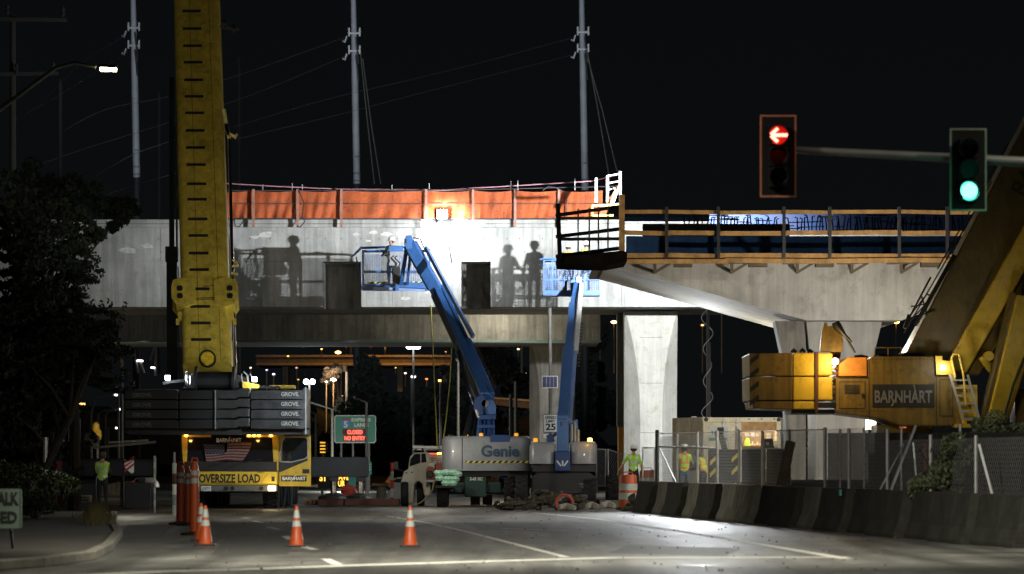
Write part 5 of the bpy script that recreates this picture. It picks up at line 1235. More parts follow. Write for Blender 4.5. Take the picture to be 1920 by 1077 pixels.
MB().pprism([(1066, 800), (1070, 790), (1083, 786), (1085, 828), (1066, 830)], d2 + .5, .5).build('riser_link', M_BLUE, L2, bevel=.02)
mb = MB()
for x, y0, y1 in ((1072, 830, 795), (1078, 830, 792), (1084, 828, 806)): mb.cyl(P(x, y0, d2 + .4), P(x, y1, d2 + .4), .05, 8)
mb.build('lift_cylinder', M_LGREY, L2, smooth=True)
MB().bar(P(1026, 828, d2 + .8), P(1044, 812, d2 + .8), .1).bar(P(1028, 815, d2 + .6), P(1036, 830, d2 + .6), .16, .2).build('hose_bundle', M_BLUED, L2)
a = P(1056, 790, d2 + .6); b_ = P(1066, 660, d2 + 6.0); c = P(1075, 575, d2 + 9.5); e = P(1082, 535, d2 + 10.8)
MB().bar(a, b_, .38, .46).build('boom_section', M_BLUE, L2, bevel=.03); MB().bar(b_.lerp(a, .06), c, .29, .36).build('boom_section', M_BLUE, L2, bevel=.02); MB().bar(c.lerp(b_, .06), e, .22, .28).build('boom_section', M_BLUE, L2, bevel=.02)
MB().bar(b_ + Vector((.26, -.3, 0)), e + Vector((.16, -.3, 0)), .14, .16).build('cable_tray', M_WHITE, L2)
for k in range(2): MB().tube([a + Vector((-.10 + .1 * k, -.28, 0)), b_ + Vector((-.08 + .08 * k, -.28, 0)), c + Vector((-.05 + .06 * k, -.24, 0))], .018, 5).build('hose', M_CABLE, L2)
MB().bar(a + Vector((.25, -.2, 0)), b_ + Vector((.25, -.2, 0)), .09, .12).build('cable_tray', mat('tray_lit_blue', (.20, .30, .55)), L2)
mb = MB()
for k in range(14):
    q_ = (b_ + Vector((.34, -.35, 0))).lerp(c + Vector((.30, -.35, 0)), -.3 + k / 13 * .9); mb.bar(q_, q_ + Vector((.09, 0, 0)), .03, .07)
mb.build('cable_chain_link', M_BLK, L2)
Dk = 138.6
MB().pprism([(1069, 526), (1078, 522), (1082, 534), (1090, 545), (1082, 556), (1070, 556)], Dk - .1, .4).build('boom_head', M_BLUE, L2, bevel=.02)
MB().bar(P(1086, 520, Dk - .1), P(1084, 545, Dk - .1), .18, .14).build('jib_arm', M_WHITE, L2)
MB().pbox(1072, 530, 1081, 545, Dk - .2, .2).build('valve_block', M_BLK, L2)
b2 = basket(L2, [1020, 1036, 1057, 1096, 1124], 488, 553, Dk + .4, .85, M_MESHM)
MB().pbox(1055, 494, 1100, 503, Dk + .1, .3).build('control_panel', M_WHITE, b2, bevel=.02)
mb = MB()
for x in (1066, 1074, 1082, 1090): mb.tube([P(x, 503, Dk), P(x + 2, 512, Dk), P(x - 2, 520, Dk), P(x, 528, Dk)], .016, 5)
mb.tube([P(1058, 486, Dk), P(1062, 505, Dk), P(1055, 518, Dk)], .03, 6).tube([P(1101, 488, Dk), P(1102, 508, Dk), P(1094, 514, Dk)], .03, 6); mb.build('hose', M_CABLE, b2)
MB().tube([P(1012, 487, Dk), P(1020, 485, Dk), P(1044, 486, Dk)], .03, 6).build('side_rail', M_BLUE, b2)
for x in (1004, 1106):
    MB().lathe([(.075, 0), (.075, .11), (.04, .13)], P(x, 829, d2 + .3), 12).build('beacon', mat('amber_beacon', (.7, .25, .02)) if x < 1050 else glow('amber_beacon_lit', (1, .48, .06), 12), L2)
lamp('beacon_glow', P(1105, 822, d2 - .3), 5, (1, .5, .1), .05)
# ---- third, folded blue platform low behind the lifts
t = thing('access_platform', 'low blue access platform rails behind the lift wheels', 'work platform', tuple(P(985, 900, 133)))
mb = MB()
for y in (884, 889, 897): mb.bar(P(938, y, 133), P(1042, y, 133), .05)
for x in (938, 950, 965, 1000, 1020, 1042): mb.bar(P(x, 898, 133), P(x, 883, 133), .05)
mb.build('guard_rail', M_BLUE, t); MB().pbox(965, 886, 985, 895, 133, .4).pbox(1003, 888, 1030, 894, 133, .3).build('control_box', M_BLUE, t, bevel=.02); MB().pbox(936, 898, 1044, 915, 133, 1).build('platform_base', M_BLK, t)

# ================================================================ light tower: mast with coiled cord
lt = thing('light_tower', 'slim light tower mast with a pale cord coiled up it, under the haunched deck', 'light tower', (LT.x, LT.y, 0))
MB().bar((LT.x, LT.y, .6), (LT.x, LT.y, 5.5), .14, .14).bar((LT.x - .02, LT.y, 5.3), (LT.x - .02, LT.y, 8.5), .09, .09).build('mast', M_BLK, lt)
pts = []
for k in range(241):
    u = k / 240; a = u * 2 * math.pi * 5.6; r = .17 + .04 * math.sin(u * 9)
    pts.append((LT.x + r * math.cos(a) - .03, LT.y + r * math.sin(a), 1.6 + u * 5.9))
MB().tube(pts, .017, 5).build('coiled_cord', M_POLE, lt, smooth=True)
MB().bar((LT.x - .9, LT.y + .3, 8.55), (LT.x + .9, LT.y + .3, 8.55), .07).build('head_bar', M_MAST, lt)
for dx in (-.7, -.25, .25, .7):
    h = MB().box((LT.x + dx - .17, LT.y + .22, 8.45), (LT.x + dx + .17, LT.y + .42, 8.8)).build('lamp_head', M_DKS, lt)
    MB().box((LT.x + dx - .15, LT.y + .43, 8.47), (LT.x + dx + .15, LT.y + .45, 8.78)).build('lens', glow('tower_lens', (.95, .98, 1), 30), h)
MB().box((LT.x - .9, LT.y - .6, .25), (LT.x + .9, LT.y + .9, 1.3)).build('generator_body', M_WHITE, lt, bevel=.05)
for sx_ in (-1, 1):
    wheel(lt, (LT.x + sx_ * .95, LT.y + .1, .3), .3, .18)
# yellow tag lines
for i, (pts, lb) in enumerate((([(808, 572, 140), (812, 660, 136), (816, 750, 133), (820, 838, 131)], 'left yellow tag line hanging from the wall to the truck'), ([(847, 652, 136), (843, 720, 134), (836, 790, 132), (829, 838, 131)], 'right yellow tag line slanting down to the truck'))):
    tag(recentre(MB().tube([P(*q) for q in pts], .022, 6).build('tag_line', M_YROPE)), lb, 'rope', 'yellow tag lines')
# ================================================================ people
M_SKIN = mat('skin', (.36, .20, .13), .6, var=.06); M_JEAN = mat('blue_jeans', (.06, .10, .17), .85, var=.25, scale=9)
M_DARKT = mat('dark_trousers', (.018, .02, .028), .9, var=.25, scale=9); M_BOOT = mat('work_boots', (.03, .022, .016), .7)
M_HV = mat('hi_vis_lime', (.36, .72, .05), .7, var=.12, scale=8, emit=(.3, .7, .05), estr=.0); M_HVO = mat('hi_vis_orange', (.9, .22, .05), .7, var=.1)
M_TEE = mat('hi_vis_shirt', (.33, .62, .06), .8, var=.15, scale=8); M_DSH = mat('dark_shirt', (.025, .03, .035), .9, var=.2, scale=9); M_GSH = mat('grey_shirt', (.22, .21, .19), .9, var=.2)
M_HEL = mat('white_helmet', (.72, .72, .70), .35, var=.04); M_HELD = mat('dark_helmet', (.05, .05, .05), .4); M_HAIR = mat('dark_hair', (.03, .02, .015), .8)
M_EYE = mat('eye_dark', (.01, .01, .01), .3, var=0)
def person(label, loc, yaw, pose=None, shirt=M_HV, trousers=M_DARKT, vest=None, helmet=M_HEL, h=1.76, sleeves='long', group=None, head_yaw=0):
    """stands at loc; yaw 0 faces the camera. One continuous skinned body, clothing and helmet as children"""
    J = dict(pelvis=(0, 0, .95), belly=(0, 0, 1.10), chest=(0, -.01, 1.28), top=(0, 0, 1.42), neck=(0, 0, 1.51), jaw=(0, -.025, 1.58), head=(0, -.005, 1.66), crown=(0, .005, 1.735),
             shL=(.155, 0, 1.42), elL=(.245, .02, 1.16), wrL=(.27, -.06, .93), paL=(.27, -.09, .85), shR=(-.155, 0, 1.42), elR=(-.245, .02, 1.16), wrR=(-.27, -.06, .93), paR=(-.27, -.09, .85),
             hiL=(.095, 0, .90), knL=(.11, -.02, .50), anL=(.12, .02, .09), toL=(.14, -.15, .04), hiR=(-.095, 0, .90), knR=(-.11, -.02, .50), anR=(-.12, .02, .09), toR=(-.14, -.15, .04))
    if pose: J.update(pose)
    R = dict(pelvis=(.145, .11), belly=(.14, .10), chest=(.165, .115), top=(.12, .09), neck=(.058, .058), jaw=(.062, .07), head=(.078, .095), crown=(.06, .07),
             sh=(.075, .07), el=(.046, .046), wr=(.030, .026), pa=(.040, .018), hi=(.10, .10), kn=(.062, .065), an=(.042, .05), to=(.045, .03))
    names = list(J); vid = {n: i for i, n in enumerate(names)}; vs = [Vector(J[n]) for n in names]; rad = [R[n] if n in R else R[n[:2]] for n in names]
    E = [('pelvis', 'belly', 'T'), ('belly', 'chest', 'T'), ('chest', 'top', 'T'), ('top', 'neck', 'K'), ('neck', 'jaw', 'K'), ('jaw', 'head', 'K'), ('head', 'crown', 'K')]
    for S in 'LR':
        E += [('top', 'sh' + S, 'T'), ('sh' + S, 'el' + S, 'A'), ('el' + S, 'wr' + S, 'F'), ('wr' + S, 'pa' + S, 'K'), ('pelvis', 'hi' + S, 'P'), ('hi' + S, 'kn' + S, 'P'), ('kn' + S, 'an' + S, 'P'), ('an' + S, 'to' + S, 'B')]
    edges = [(vid[a], vid[b]) for a, b, _ in E]; segs = [(vs[vid[a]], vs[vid[b]], k) for a, b, k in E]
    for S, sg in (('L', 1), ('R', -1)):                         # five fingers, each its own chain rooted in the palm
        pa = Vector(J['pa' + S]); d = (pa - Vector(J['wr' + S])).normalized(); side = d.cross(Vector((1, 0, 0))).normalized(); inn = Vector((-sg, 0, 0))
        for k, (o, ln) in enumerate(((-.026, .062), (-.009, .072), (.009, .068), (.026, .052))):
            b = pa + side * o + d * .03; c = b + d * ln * .55 + inn * .006; e = c + d * ln * .4 + inn * .022
            i0 = len(vs); vs += [b, c, e]; rad += [(.010, .010), (.009, .009), (.007, .007)]; edges += [(vid['pa' + S], i0), (i0, i0 + 1), (i0 + 1, i0 + 2)]
            segs += [(pa, b, 'K'), (b, c, 'K'), (c, e, 'K')]
        b = pa - side * .035 - d * .015; c = b - side * .022 + d * .03; i0 = len(vs); vs += [b, c]; rad += [(.012, .012), (.010, .010)]; edges += [(vid['pa' + S], i0), (i0, i0 + 1)]; segs += [(b, c, 'K')]
    me = bpy.data.meshes.new('body_src'); me.from_pydata([tuple(v) for v in vs], edges, []); me.update()
    o = bpy.data.objects.new('body_src', me); COL.objects.link(o)
    sk = o.modifiers.new('skin', 'SKIN'); sk.use_smooth_shade = True; o.modifiers.new('sub', 'SUBSURF').levels = 2
    o.modifiers['sub'].render_levels = 2
    if not me.skin_vertices: 
        bpy.context.view_layer.objects.active = o
    for i, r in enumerate(rad):
        sv = me.skin_vertices[0].data[i]; sv.radius = r; sv.use_root = (i == 0)
    bpy.context.view_layer.update()
    body = bpy.data.meshes.new_from_object(o.evaluated_get(bpy.context.evaluated_depsgraph_get()))
    bpy.data.objects.remove(o); bpy.data.meshes.remove(me)
    def seg_d(p, a, b):
        ab = b - a; t = max(0, min(1, (p - a).dot(ab) / max(ab.length_squared, 1e-9))); return (p - a - ab * t).length
    slots = {'T': 0, 'A': 0, 'F': 0 if sleeves == 'long' else 1, 'K': 1, 'P': 2, 'B': 3}
    body.materials.clear()
    for m_ in (shirt, M_SKIN, trousers, M_BOOT): body.materials.append(m_)
    kinds = []
    for p in body.polygons:
        c = p.center; k = min(segs, key=lambda s_: seg_d(c, s_[0], s_[1]))[2]; kinds.append(k)
        if k == 'T' and c.z < .98 and (pose is None or 'pelvis' not in pose): k = 'P'
        p.material_index = slots[k]
    root = thing('person', label, 'person', loc, group); root.rotation_euler = (0, 0, yaw); s_ = h / 1.76; root.scale = (s_, s_, s_)
    bo = bpy.data.objects.new('body', body); COL.objects.link(bo); bo.parent = root
    # vest: a shell just outside the torso faces
    if vest:
        v = []; f = []; mi = []; vm = {}
        for p, k in zip(body.polygons, kinds):
            if k not in ('T',) and not (k == 'A' and abs(p.center.x) < .20): continue
            if p.center.z < J['pelvis'][2] - .02 or p.center.z > J['top'][2] + .10: continue
            idx = []
            for vi in p.vertices:
                if vi not in vm: vm[vi] = len(v); vv = body.vertices[vi]; v.append(vv.co + vv.normal * .016)
                idx.append(vm[vi])
            f.append(idx); c = p.center; zr = c.z - J['pelvis'][2]
            r_ = abs(zr - .10) < .028 or abs(zr - .27) < .028 or (abs(abs(c.x) - .10) < .026 and zr > .27)
            mi.append(1 if r_ else 0)
        vme = bpy.data.meshes.new('vest'); vme.from_pydata(v, [], f); vme.materials.append(M_HV)
        vme.materials.append(M_REFS if vest is not M_HVO else M_HVO); vme.update()
        for p, q in zip(vme.polygons, mi): p.material_index = q; p.use_smooth = True
        vo = bpy.data.objects.new('vest', vme); COL.objects.link(vo); vo.parent = root
    def child(mbx, name, m_, smooth=True):
        me_ = bpy.data.meshes.new(name); me_.from_pydata(mbx.v, [], mbx.f); me_.materials.append(m_); me_.update()
        if smooth: me_.shade_smooth()
        oo = bpy.data.objects.new(name, me_); COL.objects.link(oo); oo.parent = root; return oo
    hd = Vector(J['head']); jw = Vector(J['jaw'])
    ca, sa = math.cos(head_yaw), math.sin(head_yaw)
    def hp(x, y, z): return hd + Vector((x * ca - y * sa, x * sa + y * ca, z))
    ff = MB(); ff.tube([hp(0, -.085, .01), hp(0, -.125, -.03), hp(0, -.09, -.04)], [.008, .016, .012], 6)
    for sx_ in (-1, 1): ff.tube([hp(.082 * sx_, .0, .02), hp(.092 * sx_, .01, -.02), hp(.08 * sx_, .0, -.045)], [.012, .016, .010], 6)
    child(ff, 'nose_and_ears', M_SKIN)
    fe = MB()
    for sx_ in (-1, 1): fe.lathe([(.004, -.010), (.011, -.004), (.011, .006), (.004, .01)], hp(.032 * sx_, -.096, .005), 8)
    fe.bar(hp(-.025, -.102, -.062), hp(.025, -.102, -.062), .008, .006)
    child(fe, 'eyes_and_mouth', M_EYE)
    hr = MB(); hr.lathe([(.078, -.07), (.098, -.02), (.098, .04), (.08, .07)], hp(0, .022, .0), 14); child(hr, 'hair', M_HAIR)
    if helmet:
        hm = MB(); prof = [(.140, .020), (.142, .028), (.116, .036), (.114, .07), (.100, .115), (.070, .142), (.025, .152)]
        hm.lathe(prof, tuple(hp(0, .0, .0)), 22)
        hm.add([hp(-.08, -.10, .024), hp(.08, -.10, .024), hp(.055, -.175, .012), hp(-.055, -.175, .012), hp(-.08, -.10, .034), hp(.08, -.10, .034), hp(.055, -.175, .020), hp(-.055, -.175, .020)], [(0, 3, 2, 1), (4, 5, 6, 7), (0, 1, 5, 4), (1, 2, 6, 5), (2, 3, 7, 6), (3, 0, 4, 7)])
        child(hm, 'helmet', helmet)
    return root
PI = math.pi
def at(px_, D, z): return ((px_ - CX) * D / F, D, z)
person('worker in a lime vest and dark helmet seen from behind at the left', at(192, 116, 0), PI * .97, {'elL': (.24, -.05, 1.17), 'wrL': (.20, -.25, 1.12), 'paL': (.18, -.32, 1.12), 'elR': (-.24, -.05, 1.17), 'wrR': (-.2, -.24, 1.10), 'paR': (-.17, -.32, 1.10)}, shirt=M_DSH, vest=M_HV, helmet=M_HELD, h=1.80)
person('man in blue jeans standing behind the open yellow crane door, only his legs in view', at(539, 126.0, 0), PI * .8, {'anL': (.15, .02, .09), 'toL': (.2, -.14, .04), 'anR': (-.17, .02, .09), 'toR': (-.24, -.13, .04), 'knL': (.13, 0, .5), 'knR': (-.14, -.02, .5)}, shirt=M_DSH, trousers=M_JEAN, helmet=M_HELD, h=1.74)
kz = P(0, 538, 141).z
person('worker with a white helmet looking out over the control panel of the left basket', at(734, 140.6, P(0, 539, 140.5).z), -.6, {'elR': (-.25, -.15, 1.2), 'wrR': (-.18, -.35, 1.12), 'paR': (-.15, -.42, 1.12), 'elL': (.25, -.15, 1.2), 'wrL': (.15, -.35, 1.12), 'paL': (.12, -.42, 1.12)}, shirt=M_DSH, vest=M_HV, h=1.80)
person('worker with a white helmet in the right hand basket, nearer the arm', at(1066, 139.4, P(0, 549, 139.3).z), PI * .9, {'elR': (-.25, -.15, 1.2), 'wrR': (-.18, -.35, 1.12), 'paR': (-.15, -.42, 1.12)}, shirt=M_DSH, vest=M_HVO, h=1.74)
person('worker with a white helmet at the right end of the right basket', at(1099, 139.5, P(0, 546, 139.3).z), PI * 1.15, {'elR': (-.25, -.15, 1.2), 'wrR': (-.18, -.35, 1.12), 'paR': (-.15, -.42, 1.12)}, shirt=M_DSH, vest=M_HVO, h=1.78)
person('worker with a white helmet half hidden between the two lifts', at(996, 131.8, 0.35), .5, shirt=M_DSH, vest=M_HV, h=1.95 * .93)
person('worker in a lime shirt and white helmet seen from behind, beside the orange drum', at(1188, 127, .25), PI * .98, {'elL': (.34, .02, 1.20), 'wrL': (.46, -.02, 1.00), 'paL': (.50, -.03, .93)}, shirt=M_TEE, vest=M_HV, sleeves='short', h=1.80)
person('worker in an orange trimmed lime vest and white helmet seen from behind through the fence', at(1283, 122, .25), PI, {'elL': (.26, -.08, 1.18), 'wrL': (.2, -.28, 1.12), 'paL': (.18, -.34, 1.12), 'elR': (-.26, -.08, 1.18), 'wrR': (-.2, -.28, 1.12), 'paR': (-.18, -.34, 1.12)}, shirt=M_GSH, trousers=M_JEAN, vest=M_HVO, h=1.80)
person('worker in an orange trimmed lime vest leaning forward, second one behind the fence', at(1319, 122.4, .25), PI * 1.35, {'top': (0, -.10, 1.36), 'chest': (0, -.05, 1.25), 'neck': (0, -.16, 1.43), 'jaw': (0, -.21, 1.47), 'head': (0, -.22, 1.55), 'crown': (0, -.22, 1.62), 'shL': (.155, -.10, 1.36), 'shR': (-.155, -.10, 1.36), 'elL': (.25, -.2, 1.12), 'elR': (-.25, -.2, 1.12), 'wrL': (.2, -.42, 1.05), 'paL': (.18, -.5, 1.05), 'wrR': (-.2, -.42, 1.05), 'paR': (-.18, -.5, 1.05)}, shirt=M_DSH, trousers=M_DARKT, vest=M_HVO, helmet=M_HELD, h=1.72)
# ================================================================ work yard behind the barrier
struct(MB().add([(4.9, 119, .0), (40, 119, .0), (40, 170, .0), (2.9, 170, .0), (2.9, 126, .0), (4.9, 126, 0), (4.9, 119, .25), (40, 119, .25), (40, 170, .25), (2.9, 170, .25), (2.9, 126, .25), (4.9, 126, .25)],
    [(6, 7, 8, 9, 10, 11), (0, 1, 7, 6), (5, 0, 6, 11), (4, 5, 11, 10), (3, 4, 10, 9)]).build('yard_slab', M_GRAVEL))
# ---- concrete barriers
def barrier(p, q, label, marker=False, m=M_BARR):
    p = Vector(p); q = Vector(q); d = (q - p).normalized(); n = Vector((-d.y, d.x, 0)); ln = (q - p).length
    prof = [(-.305, 0), (-.305, .08), (-.19, .33), (-.085, .95), (.085, .95), (.19, .33), (.305, .08), (.305, 0)]
    t = thing('concrete_barrier', label, 'barrier', p, 'concrete barriers in a row')
    g_ = .045; v = []
    for w_ in (p + d * g_, q - d * g_): v += [w_ + n * a + Vector((0, 0, b)) for a, b in prof]
    k = len(prof); MB().add(v, [tuple(range(k)), tuple(range(2 * k - 1, k - 1, -1))] + [(i + k, (i + 1) % k + k, (i + 1) % k, i) for i in range(k)]).build('barrier_body', m, t, bevel=.02)
    if marker:
        c = q - d * .5; MB().add([c + n * .13 + Vector((0, 0, .72)), c + n * .10 + Vector((0, 0, .90)), c + n * .10 + d * .28 + Vector((0, 0, .90)), c + n * .13 + d * .28 + Vector((0, 0, .72))], [(0, 1, 2, 3)])
        e = MB().bar(p + d * .25 + n * .19 + Vector((0, 0, .80)), p + d * .25 + n * .19 + Vector((0, 0, .93)), .18, .03, up=n).build('reflector', mat('teal_reflector', (.03, .30, .25), .4), t)
    return t
def bx(D): return 3.98 + .102 * (117 - D)
ords = ['farthest', 'second farthest', 'third farthest', 'fourth farthest', 'fifth farthest', 'sixth farthest', 'seventh farthest', 'eighth farthest', 'ninth farthest', 'tenth farthest', 'eleventh farthest', 'twelfth farthest', 'thirteenth farthest', 'fourteenth farthest', 'fifteenth farthest', 'nearest']
D0 = 117.0
M_BARR2 = mat('lit_barrier_concrete', (.16, .16, .135), .95, var=.4, scale=1.3, bump=.3, bscale=12, streak=.12, dirt=(.03, .03, .02), dirtamt=.5, spec=.15)  # light and shade painted as two barrier tones, this one for lit faces
for i in range(16):
    D1 = D0 - 3.05; off = (.15 if i % 2 else -.04) + random.uniform(-.02, .02)
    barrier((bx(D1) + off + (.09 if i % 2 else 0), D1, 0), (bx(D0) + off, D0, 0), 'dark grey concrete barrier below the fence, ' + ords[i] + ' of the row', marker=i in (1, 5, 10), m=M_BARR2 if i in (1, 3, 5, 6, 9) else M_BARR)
    D0 = D1
# ---- chain link fence
fn = thing('chain_link_fence', 'tall galvanised chain link fence standing right behind the concrete barriers', 'fence', (bx(100) + .75, 100, 0))
def fpt(px_, z=0, off=.75):
    D = 7200 * (3.98 + off + 11.934) / (px_ - CX + 734.4); return Vector((3.98 + off + .102 * (117 - D), D, z))
fx = [1232, 1270, 1308, 1345, 1386, 1430, 1480, 1547, 1592, 1664, 1745, 1830, 1930, 2060]
tops = [2.52, 2.4, 2.4, 2.4, 2.4, 2.35, 2.35, 2.35, 2.3, 2.25, 2.1, 2.05, 2.0, 2.0]
for i, x in enumerate(fx):
    MB().cyl(fpt(x), fpt(x, tops[i]), .042 if i else .06, 8).build('fence_post', M_GAL if i else M_DKS, fn, smooth=True)
M_CL = mat('chain_link_wire', (.26, .27, .28), .5, .3, var=0)
for i in range(len(fx) - 1):
    a = fpt(fx[i]); b = fpt(fx[i + 1]); L_ = (b - a).length; d = (b - a) / L_; H = 2.3 if i < 9 else 2.0; zb = .15; st = .17
    mb = MB(); k = -int(H / st) - 1
    while k * st < L_:
        for sg in (1, -1):
            u0, z0, u1, z1 = (k * st, zb, k * st + (H - zb), H) if sg > 0 else (k * st, H, k * st + (H - zb), zb)
            if u1 <= 0 or u0 >= L_: continue
            if u0 < 0: z0 += (z1 - z0) * (-u0) / (u1 - u0); u0 = 0
            if u1 > L_: z1 = z0 + (z1 - z0) * (L_ - u0) / (u1 - u0); u1 = L_
            if u1 - u0 < .03: continue
            mb.bar(a + d * u0 + Vector((0, 0, z0)), a + d * u1 + Vector((0, 0, z1)), .005, .005)
        k += 1
    mb.build('wire_mesh', M_CL, fn)
mb = MB()
mb.tube([fpt(1235, 2.0), fpt(1300, 1.95), fpt(1345, 1.9)], .03, 6).tube([fpt(1236, 1.98), fpt(1268, .9)], .028, 6).tube([fpt(1232, 2.4), fpt(1547, 2.3)], .012, 4)
mb.build('brace_rail', M_GAL, fn)
# leaning loose pipes and dark screens in the fence line at the right
for i, (x0, y0, x1, y1, w_, lb, m) in enumerate(((1717, 798, 1670, 920, .05, 'pale pipe leaning right against the fence near its middle', M_GAL), (1706, 812, 1648, 922, .03, 'thin pipe leaning behind the thicker leaning pipe', M_GAL), (1712, 830, 1720, 920, .03, 'short thin steel stake beside the leaning pipes', M_GAL),
        (1836, 833, 1862, 932, .045, 'long grey pipe leaning left in front of the bushes', M_GAL), (1483, 828, 1462, 922, .19, 'thick weathered timber post leaning on the barrier', M_WOODD), (1733, 832, 1735, 895, .06, 'short rusty post in front of the bushes', M_BROWN))):
    D = 84 if x0 > 1500 and x0 < 1800 else (76 if x0 > 1800 else 94)
    a = fpt(x1 if x1 > 1400 else x1, .1, .45); Dd = a.y; p = P(x0, y0, Dd + .1); q = P(x1, y1, Dd)
    tag(recentre(MB().bar(q, p, w_, w_).build('leaning_pipe' if m is M_GAL else ('timber_post' if m is M_WOODD else 'steel_post'), m)), lb, 'pipe' if m is M_GAL else 'post')
# dark screen panels behind the fence
ps = thing('screen_panel', 'dark blue screen boards with yellow chevrons standing behind the fence', 'screen', tuple(at(1430, 116, .25)))
M_SCR = mat('screen_board', (.006, .010, .016), .7, var=.35, scale=1.5, streak=.4)
for x0, x1, y0 in ((1328, 1389, 843), (1391, 1436, 842), (1437, 1480, 842), (1482, 1556, 843)): MB().pbox(x0, y0, x1, 905, 117.5, .08).build('board', M_SCR, ps)
mb = MB()
for x0, y0 in ((1331, 862), (1331, 884), (1372, 856), (1372, 880)): mb.pprism([(x0, y0 + 12), (x0, y0 + 4), (x0 + 13, y0 - 9), (x0 + 13, y0 - 1)], 117.45, .04)
mb.build('chevron', M_HAZ, ps)
MB().tube([P(1391, 842, 117.4), P(1480, 841, 117.4), P(1556, 841, 117.4)], .03, 6).build('top_rail', M_GAL, ps)
MB().pprism([(1427, 823), (1449, 823), (1452, 843), (1426, 843)], 117.6, .05).build('lug_plate', M_SCR, ps)
MB().lathe([(.05, -.01), (.05, .01)], P(1439, 832, 117.5), 14, 'y').build('lug_hole', M_GAL, ps)
ds = thing('debris_screen', 'nearly black windscreen fabric hung behind the right half of the fence', 'screen', tuple(at(1650, 90, 0)))
v = []; f = []
xs = [1552, 1600, 1650, 1700, 1760, 1830, 1900, 1990]
for i, x in enumerate(xs):
    a = fpt(x, 0, 1.0); v += [(a.x, a.y + .05 * (-1) ** i, .15), (a.x, a.y, 2.22 - .02 * i)]
for i in range(len(xs) - 1): f.append((2 * i, 2 * i + 2, 2 * i + 3, 2 * i + 1))
MB().add(v, f).build('fabric', mat('windscreen_fabric', (.006, .0075, .008), .85, var=.5, scale=2, streak=.4, alpha=.86), ds)
mb = MB()
for x in (1575, 1620, 1690, 1800): a = fpt(x, 0, .98); mb.cyl(a, a + Vector((0, 0, 2.3)), .03, 6)
mb.build('support_post', M_GAL, ds)
# leaning dark steel frame behind the fence
t = thing('leaning_trestle', 'dark steel A shaped trestle leaning behind the fence in front of the container', 'frame', tuple(at(1358, 119, .25)))
MB().bar(P(1350, 812, 118.5), P(1378, 905, 118.5), .3, .16).bar(P(1345, 806, 118.5), P(1357, 806, 118.5), .12, .14).bar(P(1344, 808, 118.4), P(1345, 824, 118.4), .1, .1).build('leg', M_DKS, t)
MB().bar(P(1362, 815, 118.3), P(1380, 905, 118.3), .03).build('edge_rail', M_GAL, t)
# left, temporary fence pieces between lifts and pier
for i, (x0, y0, x1, y1, D, lb) in enumerate(((1118, 843, 1136, 912, 131, 'narrow mesh fence panel beside the second lift'), (1140, 843, 1168, 905, 131, 'sagging mesh fence panel left of the man in the lime shirt'), (1205, 840, 1228, 908, 124, 'dark mesh gate panel between the orange drum and the tall fence'))):
    t = thing('fence_panel', lb, 'fence panel', tuple(at((x0 + x1) / 2, D, .0)), 'temporary fence panels')
    mb = MB(); sk_ = 10 if i == 1 else 0
    pts = [P(x0, y0, D), P(x1, y0 + sk_, D + .6), P(x1 - 1, y1, D + .6), P(x0, y1, D), P(x0, y0, D)]
    mb.tube(pts, .03, 6).build('panel_frame', M_GAL, t)
    mb = MB(); n = 7
    for k in range(-n, n):
        for sg in (1, -1):
            a = (k / n, 0) if sg > 0 else (k / n, 1); b = (k / n + 1, 1) if sg > 0 else (k / n + 1, 0)
            t0 = max(0, -a[0]); t1 = min(1, 1 - a[0])
            if t1 <= t0: continue
            def q_(t_): u = a[0] + t_; w2 = a[1] + (b[1] - a[1]) * t_; return (pts[0].lerp(pts[1], u)).lerp(pts[3].lerp(pts[2], u), w2)
            mb.bar(q_(t0), q_(t1), .006, .006)
    mb.build('wire_mesh', M_CL, t)
# ---- container site office
ct = thing('site_container', 'beige shipping container used as a tool store, corrugated end left and open lit room right', 'container', tuple(at(1370, 124.5, .25)))
cD = 124.5; A = P(1320, 783, cD); Bc = P(1463, 783, cD); C0 = P(1264, 785, cD + 4.2); zt = A.z; zb = .3
d = (A - C0); d.z = 0; Ls = d.length; d.normalize(); nn = Vector((d.y, -d.x, 0))
v = []; n = 26; f = []
for k in range(n * 4 + 1):
    u = k / (n * 4) * Ls; o_ = .04 if (k % 4) in (0, 1) else 0
    p = C0 + d * u + nn * o_; v += [(p.x, p.y, zb + .12), (p.x, p.y, zt - .1)]
for k in range(n * 4): f.append((2 * k, 2 * k + 2, 2 * k + 3, 2 * k + 1))
MB().add(v, f).build('corrugated_side', M_BEIGE, ct)
mb = MB().bar(C0 + Vector((0, 0, -.06)), A + Vector((0, 0, -.06)), .10, .14).bar(Vector((C0.x, C0.y, zb + .07)), Vector((A.x, A.y, zb + .07)), .1, .14).bar(Vector((C0.x, C0.y, zb)), C0, .12)
mb.pbox(1319, 783, 1326, 905, cD - .03, .14).pbox(1456, 784, 1464, 905, cD - .03, .14).pbox(1326, 783, 1456, 791.5, cD - .03, .14); mb.build('frame', M_BEIGE, ct)
MB().pbox(1326, 792, 1390, 903, cD + .02, .05).build('door', M_BEIGE, ct)
MB().add([C0, A, Bc, Bc + Vector((0, 2.4, 0)), C0 + Vector((1.2, 2.6, 0))], [(0, 1, 2, 3, 4)]).build('roof', M_BEIGE, ct)
mb = MB()
for x in (1356, 1381): mb.cyl(P(x, 786, cD - .04), P(x, 903, cD - .04), .03, 8); mb.pbox(x - 2, 788, x + 2, 791, cD - .08, .06); mb.pbox(x - 2, 795, x + 2, 799, cD - .08, .06)
mb.build('locking_bar', M_GAL, ct)
ds_ = MB().pbox(1329, 800, 1365, 827, cD - .02, .03).build('notice_board', mat('notice_white', (.42, .46, .47), .5), ct)
